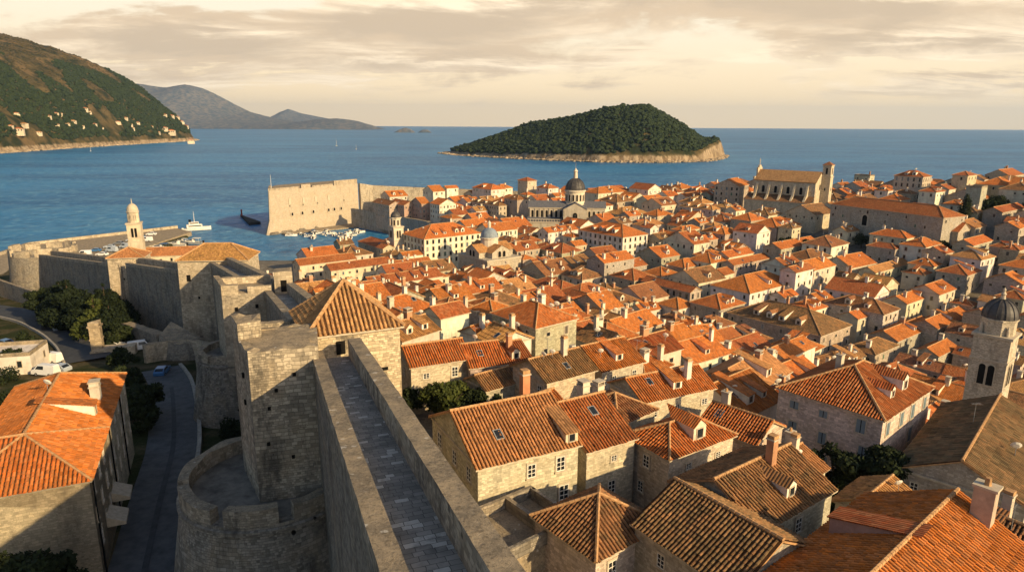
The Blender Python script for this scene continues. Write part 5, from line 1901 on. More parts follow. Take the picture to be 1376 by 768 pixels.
# ------------------------------------------------------------------ near house left of the street
lh = house(-56.6, 75.5, R(114), 33, 13, 12, 22, 'hip', 'o', 'cs', 1, 0, 501, rows=3, skip=.1, spacing=3.4, wfaces=(0,), wings=((-10, 5.5, 13, 24, 'hip', -.006),),
           label='large grey stone house left of the shaded street, its orange roof bending round a corner', hg=1.6, rib=(.42, .5, .14), dsize=1.35)
add_chimney(lh, 5, -4.6, 33, 13, 12, 'hip', _rn, scale=1.25).color = (.52, .46, .38, 1)
for t, zz in ((-9.5, 4.2), (-4.5, 4.6), (1.5, 4.3)):
    if t > 0:
        continue
    mb = MB(); mb.poly([(-1.5, -1.9, -.9), (1.5, -1.9, -.9), (1.5, 0, 0), (-1.5, 0, 0)]); mb.poly([(-1.5, 0, -.05), (1.5, 0, -.05), (1.5, -1.9, -.95), (-1.5, -1.9, -.95)])
    mb.poly([(-1.5, -1.9, -1.25), (1.5, -1.9, -1.25), (1.5, -1.9, -.9), (-1.5, -1.9, -.9)])
    mb.poly([(-1.5, 0, 0), (-1.5, 0, -1.25), (-1.5, -1.9, -1.25), (-1.5, -1.9, -.9)]); mb.poly([(1.5, -1.9, -.9), (1.5, -1.9, -1.25), (1.5, 0, -1.25), (1.5, 0, 0)])
    a_ = mb.build('awning', M['trim'], lh); a_.location = (t, -6.52, zz)
    a_['label'] = 'white sloping awning over a street door'
for t in (-15.4, -2, 9):
    mb = MB(); mb.tube((t, -6.62, -3), (t, -6.62, 11.6), .09, seg=6); mb.build('downpipe', M['dark'], lh)

# ------------------------------------------------------------------ towers with tiled roofs on the wall
def roofed_tower(cx, cy, ang, w, d, zb, zt, roof, rc, label, pitch, rib, wallc=STONE_W, flare=0.04, ops=()):
    root = thing('roofed_tower', label, 'tower', (cx, cy, zb), ang)
    h = zt - zb
    X, Y = w / 2, d / 2
    mb = MB()
    pts = [(-X, -Y), (X, -Y), (X, Y), (-X, Y)]
    mb.prism(pts, 0, h, 0, False, False, pts0=[(x * (1 + flare), y * (1 + flare)) for x, y in pts])
    mb.build('wall', M['fort'] if math.hypot(cx, cy) < 90 else M['fort_far'], root, wallc)
    S, Lr, gb, ze = roof_slopes(w, d, h, roof, .4, pitch)
    mb = MB()
    for s in S:
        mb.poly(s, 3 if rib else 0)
        mb.poly([(p[0], p[1], p[2] - .2) for p in reversed(s)], 2)
        for i in range(len(s)):
            p, q = s[i], s[(i + 1) % len(s)]
            if abs(p[2] - ze) < 1e-6 and abs(q[2] - ze) < 1e-6:
                mb.poly([(p[0], p[1], p[2] - .2), (q[0], q[1], q[2] - .2), q, p], 2)
        if rib:
            ribs(mb, s, *rib, 0)
    for p, q in Lr:
        a, b = Vector(p), Vector(q)
        n = max(1, int((b - a).length / .6))
        for i in range(n):
            up = Vector((0, 0, rib[2] * .8 if rib else .06))
            mb.tube(a + (b - a) * i / n + up, a + (b - a) * (i + 1) / n + up, .24, .19, 6, 1)
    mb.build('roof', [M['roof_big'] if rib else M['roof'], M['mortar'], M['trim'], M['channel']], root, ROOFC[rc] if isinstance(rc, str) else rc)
    mbo = MB().box(-.5, .5, -.5, .5, -.5, .5).mesh('opening', [M['dark']])
    for (f, t, z, a_, b_) in ops:
        o = link('opening', mbo, root)
        o.scale = (a_, .25, b_)
        if f == 'f':
            o.location = (t, -Y, z)
        else:
            o.location = (-X, t, z); o.rotation_euler = (0, 0, math.pi / 2)
    return root


roofed_tower(-18.3, 70.7, R(26), 9.4, 9.6, 32, 49.5, 'pyr', (0.47, 0.265, 0.105, .6), 'square tower with a steep tawny ribbed pyramid roof at the end of the walkway', .84, (.48, .55, .15), (0.54, 0.44, 0.30), .01,
             (('f', -1.6, 15.6, .9, 1.4), ('f', 2.6, 12.6, 1.3, .35)))
roofed_tower(-74, 166, R(6), 16.5, 10, 12, 37.6, 'hip', (0.44, 0.235, 0.07, .6), 'broad wall tower under a mustard coloured hipped tile roof', .62, None, STONE_W, .05,
             (('f', -6, 21, .9, 1.6), ('f', 1.5, 3.5, .9, 2.0), ('f', -5.5, 12, .5, .6), ('f', -4, 16, .5, .6)))
roofed_tower(-115, 197.5, R(14), 9.5, 8, 8, 31.6, 'pyr', (0.46, 0.19, 0.07, .5), 'slender wall tower under a small tan pyramid roof beside the pines', .55, None, STONE_W, .07,
             (('f', -1, 17, .5, .6), ('f', 1.5, 13, .5, .6), ('f', 2.0, 10, .5, .6), ('f', 1.2, 15, .6, .7)))

# ------------------------------------------------------------------ churches and landmark towers
def dome(mb, cx, cy, r, z0, h, m, seg=24, lobes=0, n=8):
    mb.lathe(cx, cy, [(r * math.cos(math.pi / 2 * k / n), z0 + h * math.sin(math.pi / 2 * k / n)) for k in range(n)] + [(0.0, z0 + h)], seg, m=m)


def sq(mb, w, z0, z1, m=0, x=0, y=0, d=None):
    d = w if d is None else d
    return mb.box(x - w / 2, x + w / 2, y - d / 2, y + d / 2, z0, z1, m)


# clock tower
ct = thing('clock_tower', 'slim pale square clock tower with a small dark dome beside the long cream palace', 'clock tower', (-55, 314, -.4), R(38))
mb = MB(); sq(mb, 5.6, -3, 3); sq(mb, 5.2, 3, 23.2); sq(mb, 5.8, 23.2, 23.8, 1); sq(mb, 5.5, 10.5, 10.9, 1); sq(mb, 5.5, 17, 17.4, 1)
mb.build('shaft', [M['plaster'], M['trim']], ct, (.60, .53, .41))
mb = MB(); mb.lathe(0, 0, [(2.35, 23.8), (2.35, 27.4), (2.75, 27.5), (2.75, 27.9), (2.2, 28.0)], 8, R(22.5), R(382.5))
mb.build('belfry', [M['plaster']], ct, (.60, .53, .41))
mb = MB(); dome(mb, 0, 0, 2.35, 28.0, 2.8, 0, 20); mb.tube((0, 0, 30.7), (0, 0, 32.4), .12, .04, 6)
mb.build('dome', M['dome_dark'], ct, smooth=True)
ctw = lambda t, z, f, wd, hg, name='arch_window', pane='dark': arch_window(name, ct, *((Vector((ct.location.x, ct.location.y, ct.location.z)))), 0, wd, hg, True, .16, .1, pane)
def local_arch(root, x, y, z, rot, wd, hg, pane='dark', fr=.16, name='arch_window', frame=True):
    o = arch_window(name, root, 0, 0, 0, 0, wd, hg, frame, fr, .1, pane)
    o.location = (x, y, z); o.rotation_euler = (0, 0, rot)
    return o
for rot, nx, ny in ((0, 0, -1), (-math.pi / 2, -1, 0)):
    for s in (-.62, .62):
        local_arch(ct, nx * 2.62 - ny * s, ny * 2.62 + nx * s, 20.2, rot, .85, 3.4)
    local_arch(ct, nx * 2.62, ny * 2.62, 13.5, rot, .55, 1.1)
    local_arch(ct, nx * 2.62, ny * 2.62, 6.5, rot, .8, 1.6)
for k in range(8):
    a = R(45 * k)
    if k in (4, 5, 6, 7):
        local_arch(ct, 2.2 * math.cos(a), 2.2 * math.sin(a), 25.6, a + math.pi / 2, .75, 2.5)

# Blue-domed church
sb = thing('domed_church', 'grey stone church with a blue grey dome and a curved pediment beside the cream palace', 'church', (-10, 288, 4), R(38))
mb = MB(); mb.box(-9, 9, -11, 11, -3, 11, 0); mb.box(-9.3, 9.3, -11.3, 11.3, 10.3, 10.9, 1); mb.box(-5, 5, -9, 9, 11, 13.5, 0, False); mb.box(-9, 9, -5, 5, 11, 13.5, 0, False)
mb.poly([(-9.02, 5, 13.5), (-9.02, -5, 13.5), (-9.02, 0, 16.2)], 0); mb.poly([(-5, -9.02, 13.5), (5, -9.02, 13.5), (0, -9.02, 16.2)], 0)
mb.build('wall', [M['stone'], M['trim']], sb, (.46, .40, .31))
mb = MB()
for s in (-1, 1):
    q = [(-9.3, s * 5.4, 13.3), (9.3, s * 5.4, 13.3), (9.3, 0, 16.3), (-9.3, 0, 16.3)]; mb.poly(q if s < 0 else q[::-1])
    q = [(s * 5.4, 9.3, 13.35), (s * 5.4, -9.3, 13.35), (0, -9.3, 16.35), (0, 9.3, 16.35)]; mb.poly(q if s < 0 else q[::-1])
mb.build('roof', M['roof'], sb, ROOFC['y'])
mb = MB(); mb.lathe(0, 0, [(3.9, 14), (3.9, 18.2), (4.3, 18.3), (4.3, 18.7), (3.8, 18.8)], 16); mb.build('drum', M['plaster'], sb, (.58, .52, .42))
mb = MB(); dome(mb, 0, 0, 3.8, 18.8, 4.0, 0, 24); mb.build('dome', M['dome_blue'], sb, smooth=True)
mb = MB(); mb.lathe(0, 0, [(.7, 22.6), (.7, 24.6), (.9, 24.7), (0, 25.9)], 8); mb.build('lantern', M['plaster'], sb, (.60, .54, .44))
for rot, nx, ny in ((0, 0, -1), (-math.pi / 2, -1, 0)):
    hd = 9.06
    hx = 9.06 if nx else 0
    for s in (-1.2, 1.2):
        local_arch(sb, nx * hd - ny * s, ny * hd + nx * s, 12.6 if True else 0, rot, 1.5, 2.6)
for t in (-6, -2, 2, 6):
    local_arch(sb, -9.02, t, 5.2, -math.pi / 2, 1.1, 2.6)
    local_arch(sb, t * 1.1, -11.02, 5.2, 0, 1.1, 2.6)
HOUSES.append(dict(root=None, rect=rect_corners(-10, 288, R(38), 19, 23)))

# cathedral
ca = thing('cathedral', 'pale baroque cathedral with a tall drum, dark dome and lead grey roofs', 'cathedral', (35.8, 385, 8), R(-4))
WC = (.44, .39, .31)
mb = MB()
mb.box(-27, 18, -11, 11, -5, 9.3); mb.box(-27.4, 18.4, -11.4, 11.4, 8.7, 9.2, 1)
mb.box(-26, 17, -6, 6, 9.3, 16.7, 0, False); mb.box(-26.4, 17.4, -6.4, 6.4, 16.2, 16.7, 1)
mb.box(-6.5, 6.5, -12.5, 12.5, -5, 16.5, 0, False)
mb.poly([(-6.5, -12.52, 16.5), (6.5, -12.52, 16.5), (0, -12.52, 20)], 0); mb.poly([(-26.02, 6, 16.7), (-26.02, -6, 16.7), (-26.02, 0, 19.7)], 0)
for i in range(12):
    x = -25 + i * 1.5
    mb.box(x, x + .25, -11.2, -10.9, 9.3, 10.4, 1)
mb.box(-26.5, -7, -11.3, -10.8, 10.4, 10.7, 1)
for i in range(8):
    x = -25.4 + i * 2.7
    mb.box(x, x + .5, -6.35, -6, 9.3, 16.1, 1)
mb.build('wall', [M['plaster'], M['trim']], ca, WC)
mb = MB()
for s in (-1, 1):
    q = [(-26.6, s * 6.6, 16.75), (17.6, s * 6.6, 16.75), (17.6, 0, 19.9), (-26.6, 0, 19.9)]; mb.poly(q if s < 0 else q[::-1])
    q = [(s * 6.9, 12.9, 16.4), (s * 6.9, -12.9, 16.4), (0, -12.9, 20.1), (0, 12.9, 20.1)]; mb.poly(q if s < 0 else q[::-1])
    q = [(-26.9, s * 11, 9.32), (17.9, s * 11, 9.32), (17.9, s * 6, 11.2), (-26.9, s * 6, 11.2)]; mb.poly(q if s < 0 else q[::-1])
mb.build('roof', M['lead'], ca)
mb = MB(); mb.lathe(0, 0, [(6.0, 15), (6.0, 18.5), (5.5, 18.7), (5.5, 25.2), (6.1, 25.4), (6.1, 26.1), (5.5, 26.3)], 32); mb.build('drum', M['plaster'], ca, (.62, .54, .41))
for k in range(16):
    a = R(22.5 * k + 11)
    mb = None
    if 180 < (22.5 * k + 11) % 360 < 360:
        local_arch(ca, 5.52 * math.cos(a), 5.52 * math.sin(a), 22, a + math.pi / 2, 1.0, 3.6)
mb = MB(); dome(mb, 0, 0, 5.6, 26.3, 6.6, 0, 32)
for k in range(16):
    a = R(22.5 * k)
    for j in range(7):
        p = lambda q: (5.68 * math.cos(math.pi / 2 * q / 8) * math.cos(a), 5.68 * math.cos(math.pi / 2 * q / 8) * math.sin(a), 26.3 + 6.68 * math.sin(math.pi / 2 * q / 8))
        mb.tube(p(j), p(j + 1), .11, .11, 4)
mb.build('dome', M['dome_dark'], ca, smooth=True)
mb = MB(); mb.lathe(0, 0, [(1.4, 32.3), (1.2, 33), (1.0, 36.4), (1.35, 36.6), (1.2, 36.9), (.5, 37.9), (.25, 38.2), (0, 38.8)], 10); mb.tube((0, 0, 38.5), (0, 0, 41.5), .1, .04, 5); mb.build('lantern', M['plaster'], ca, (.60, .52, .40))
for i in range(7):
    local_arch(ca, -24 + i * 2.7, -6.03, 13, 0, 1.3, 4.2)
for i in range(4):
    local_arch(ca, 8.2 + i * 2.6, -6.03, 13, 0, 1.2, 3.4)
local_arch(ca, 0, -12.54, 12.5, 0, 2.6, 4.2)
for i in range(6):
    local_arch(ca, -24 + i * 3.1, -11.02, 4.8, 0, 1.2, 2.6)
HOUSES.append(dict(root=None, rect=rect_corners(32, 385, R(-4), 47, 25)))

# buttressed church on the hill
ic = thing('buttressed_church', 'tall sunlit church with stone buttresses, a tan roof and a square bell tower', 'church', (132, 380, 17), R(-42))
WI = (.55, .46, .33)
mb = MB()
mb.box(-1, 35, 0, 6, -6, 13); mb.box(-1.3, 35.3, -.3, 6, 12.6, 13.05, 1)
mb.box(1.5, 35, 6, 20, -6, 24, 0, False)
mb.poly([(35.01, 6, 24), (35.01, 20, 24), (35.01, 13, 29.2)], 0); mb.poly([(1.49, 20, 24), (1.49, 6, 24), (1.49, 13, 29.2)], 0)
mb.box(.6, 1.5, 6, 20, 24, 25.5, 0); mb.box(.6, 1.5, 10, 16, 25.5, 30.4, 0); mb.box(.6, 1.5, 11.6, 14.4, 30.4, 31.6, 0)
for i in range(5):
    x = 3.6 + i * 6.9
    w0 = .55
    prof = [(6.0, 14.6), (6.0, 22.5), (5.4, 22.0), (3.2, 16.4), (.6, 13.6)]
    a = [(x - w0, y, z) for y, z in prof]; b = [(x + w0, y, z) for y, z in prof]
    mb.poly(a, 0); mb.poly(b[::-1], 0)
    for k in range(len(prof)):
        j = (k + 1) % len(prof)
        mb.poly([a[j], a[k], b[k], b[j]], 0)
mb.build('wall', [M['stone'], M['trim']], ic, WI)
mb = MB()
for s, y0 in ((-1, 5.6), (1, 20.4)):
    q = [(1.5, y0, 23.8), (35.4, y0, 23.8), (35.4, 13, 29.35), (1.5, 13, 29.35)]; mb.poly(q if s < 0 else q[::-1])
    q = [(p[0], p[1], p[2] - .3) for p in q]; mb.poly(q[::-1] if s < 0 else q)
mb.poly([(1.5, 5.6, 23.5), (35.4, 5.6, 23.5), (35.4, 5.6, 23.8), (1.5, 5.6, 23.8)])
mb.build('roof', M['roof'], ic, (.40, .24, .11, .5))
mb = MB(); mb.poly([(-1.3, -.35, 13.1), (35.3, -.35, 13.1), (35.3, 6, 16.4), (-1.3, 6, 16.4)]); mb.build('aisle_roof', M['roof'], ic, (.20, .10, .05, .9))
mb = MB(); sq(mb, 4.6, -5, 26.5, 0, 37.2, 17); sq(mb, 5.2, 26.5, 27, 1, 37.2, 17); sq(mb, 4.3, 27, 32.5, 0, 37.2, 17); sq(mb, 4.9, 32.5, 33, 1, 37.2, 17)
mb.build('bell_tower', [M['stone'], M['trim']], ic, (.58, .49, .35))
mb = MB()
x, y, e = 37.2, 17, 2.6
for k in range(4):
    c = [(x - e, y - e), (x + e, y - e), (x + e, y + e), (x - e, y + e)]
    mb.poly([(*c[k], 33.0), (*c[(k + 1) % 4], 33.0), (x, y, 34.8)])
mb.build('bell_tower_roof', M['roof'], ic, ROOFC['b'])
for nx, ny, rot in ((0, -1, 0), (1, 0, math.pi / 2)):
    local_arch(ic, 37.2 + nx * 2.17, 17 + ny * 2.17, 29.8, rot, 1.1, 3.4)
    local_arch(ic, 37.2 + nx * 2.32, 17 + ny * 2.32, 20.0, rot, .7, 1.6)
for t in (7, 17.5, 28):
    local_arch(ic, t, -.02, 6.6, 0, 5.2, 3.0, 'trim', .3, 'blind_arch')
for i in range(4):
    local_arch(ic, 7 + i * 6.9, 5.98, 19, 0, 1.6, 3.8)
local_arch(ic, 35.02, 13, 21, math.pi / 2, 1.6, 3.0); local_arch(ic, 35.02, 9, 9, math.pi / 2, 1.4, 2.6)
mb = MB(); mb.tube((1.05, 13, 31.6), (1.05, 13, 35.4), .22, .16, 6); mb.tube((1.05, 12.1, 34.2), (1.05, 13.9, 34.2), .16, .16, 6); mb.build('cross', M['trim'], ic)
HOUSES.append(dict(root=None, rect=rect_corners(149, 378, R(-42), 40, 24)))
sh = house(131.5, 405, R(-36), 15, 17, 19, 17, 'gl', 'o', 'gs', 0, 0, 601, name='gabled_seminary', rows=5, skip=.05, spacing=2.6, hg=1.7, wd=1.0, clutter=False,
           label='tall grey gabled stone seminary with an orange roof left of the buttressed church')
house(169, 357, R(-42), 9, 8, 9, 20, 'gl', 'y', 'cp', 0, 1, 602, label='small house with pale tan roof leaning against the right end of the buttressed church')

# long monastery
ln_ = house(170 + 7 * math.cos(R(26)) - 25.5 * math.sin(R(26)), 264 + 7 * math.sin(R(26)) + 25.5 * math.cos(R(26)), R(26), 14, 52, 12, 23.5, 'hip', 'r', 'gs', 0, 0, 603,
            name='monastery', rows=2, skip=.35, spacing=4.2, clutter=False, label='very long grey stone monastery with an even rust red roof right of the buttressed church')
local_arch(ln_, -7.02, 8, 6.6, -math.pi / 2, 2.4, 4.6, 'dark', .6)

# domed bell tower at the right edge
bt = thing('bell_tower', 'square grey bell tower with twin arches and a ribbed dark dome at the right edge', 'bell tower', (96.5, 127.5, 5), R(42))
mb = MB(); sq(mb, 6.2, -3, 25); sq(mb, 6.9, 25, 25.5, 1); sq(mb, 6.5, 20.2, 20.5, 1)
mb.build('shaft', [M['stone'], M['trim']], bt, (.50, .43, .33))
mb = MB(); mb.lathe(0, 0, [(3.05, 25.5), (3.05, 28.2), (3.3, 28.3), (3.3, 28.6), (3.0, 28.7)], 8, R(22.5), R(382.5)); mb.build('belfry', M['stone'], bt, (.52, .45, .34))
for k in range(4):
    a = R(45 + 90 * k)
    mb = MB(); mb.lathe(3.1 * math.cos(a), 3.1 * math.sin(a), [(.32, 25.5), (.32, 26.6), (.1, 27.4), (0, 27.6)], 8); mb.build('pinnacle', M['trim'], bt)
mb = MB(); dome(mb, 0, 0, 3.1, 28.7, 3.7, 0, 24)
for k in range(12):
    a = R(30 * k)
    for j in range(7):
        p = lambda q: (3.14 * math.cos(math.pi / 2 * q / 8) * math.cos(a), 3.14 * math.cos(math.pi / 2 * q / 8) * math.sin(a), 28.7 + 3.76 * math.sin(math.pi / 2 * q / 8))
        mb.tube(p(j), p(j + 1), .08, .08, 4)
mb.build('dome', M['dome_dark'], bt, smooth=True)
mb = MB(); mb.lathe(0, 0, [(.45, 32.3), (.35, 33.1), (.5, 33.3), (.2, 33.8), (.3, 34.2), (0, 34.7)], 10); mb.build('finial', M['trim'], bt)
for nx, ny, rot in ((0, -1, 0), (-1, 0, -math.pi / 2)):
    for s in (-.75, .75):
        local_arch(bt, nx * 3.12 - ny * s, ny * 3.12 + nx * s, 22.6 if False else 17.4, rot, 1.15, 4.2, 'dark', .14)
    local_arch(bt, nx * 3.12, ny * 3.12, 10, rot, .5, .9)
HOUSES.append(dict(root=None, rect=rect_corners(96.5, 127.5, R(42), 8, 8)))

# tower of the friary by the pier
dt = thing('bell_tower', 'pale slender bell tower with a rounded cap beside the pier and the pyramid roofed tower', 'bell tower', (-141, 248, 5), R(20))
mb = MB(); sq(mb, 4.9, -3, 22); sq(mb, 4.6, 22, 28.5); sq(mb, 5.2, 28.5, 29, 1); sq(mb, 5.0, 21.8, 22.1, 1)
mb.build('shaft', [M['plaster'], M['trim']], dt, (.60, .50, .36))
mb = MB(); mb.lathe(0, 0, [(2.0, 29), (2.0, 32.6), (2.25, 32.8), (2.25, 33.1), (1.9, 33.2)], 8, R(22.5), R(382.5)); mb.build('belfry', M['plaster'], dt, (.58, .49, .36))
mb = MB(); dome(mb, 0, 0, 2.0, 33.2, 2.8, 0, 16); mb.tube((0, 0, 35.8), (0, 0, 37.8), .25, .08, 6); mb.build('dome', M['trim'], dt)
for nx, ny, rot in ((0, -1, 0), (-1, 0, -math.pi / 2)):
    for s in (-.7, .7):
        local_arch(dt, nx * 2.32 - ny * s * .8, ny * 2.32 + nx * s * .8, 25.4, rot, .8, 3.4)
for k in (3, 4, 5, 6):
    a = R(45 * k + 22); local_arch(dt, 1.88 * math.cos(a), 1.88 * math.sin(a), 30.8, a + math.pi / 2, .7, 2.2)
# friary roofs around it
house(-134, 264, R(14), 27, 10, 11.5, 8, 'gr', (.46, .18, .065, .3), 'cp', 0, 0, 611, label='long tan roofed friary wing right of the slender pale bell tower', clutter=False)
house(-153, 262, R(14), 12, 9, 9, 6, 'hip', 'r', 'cs', 0, 0, 612, label='rust brown roofed house inside the wall near the far left bastion', clutter=False)
house(-98, 218, R(14), 9, 8, 10, 12, 'gr', 'o', 'gs', 0, 0, 613, label='small bright orange roof between the two tiled wall towers', clutter=False)
house(-131, 223, R(10), 10, 8, 9, 10, 'hip', 'o', 'cs', 0, 0, 614, label='orange roofed house behind the wall, left of the small pyramid roofed wall tower', clutter=False)
house(-165, 246, R(-10), 8, 6, 9.5, 12, 'flat', 'g', 'cp', 0, 0, 615, label='small flat roofed cream block beside the far left round bastion', clutter=False)

# ------------------------------------------------------------------ the rest of the old town
TOWN = np.array([(12, 30), (-12, 66), (-32, 112), (-58, 160), (-95, 206), (-108, 235), (-94, 290), (-78, 338), (-48, 365), (-40, 400), (-46, 480), (40, 482), (125, 455), (190, 430), (240, 395), (290, 345), (330, 280), (240, 200), (150, 120), (80, 62), (44, 30)], float)
NOBUILD = [(146, 350, 12), (131, 361, 10), (160, 341, 6), (205, 345, 6), (215, 310, 6), (225, 290, 8), (240, 300, 8), (235, 330, 5), (-28, 296, 7), (-17, 305, 6), (53, 297, 6), (60, 306, 5), (38, 303, 6), (30, 365, 7), (15, 368, 7), (-75, 255, 12), (-60, 248, 10), (-85, 240, 12), (141, 362, 10), (128, 372, 8), (154, 351, 9), (160, 262, 5), (150, 284, 6), (141, 305, 7), (138, 318, 6), (-10.5, 79.5, 6.5), (-4, 84, 7), (56.5, 76, 7.0), (39, 68, 6.0), (69, 92, 4), (28, 186, 9), (122, 290, 9), (167, 300, 11), (176, 312, 10), (185, 296, 11), (192, 330, 8), (150, 262, 6), (117, 195, 0), (2, 52, 8), (52, 60, 7), (20, 36, 6), (89, 404, 10), (110, 404, 9)]
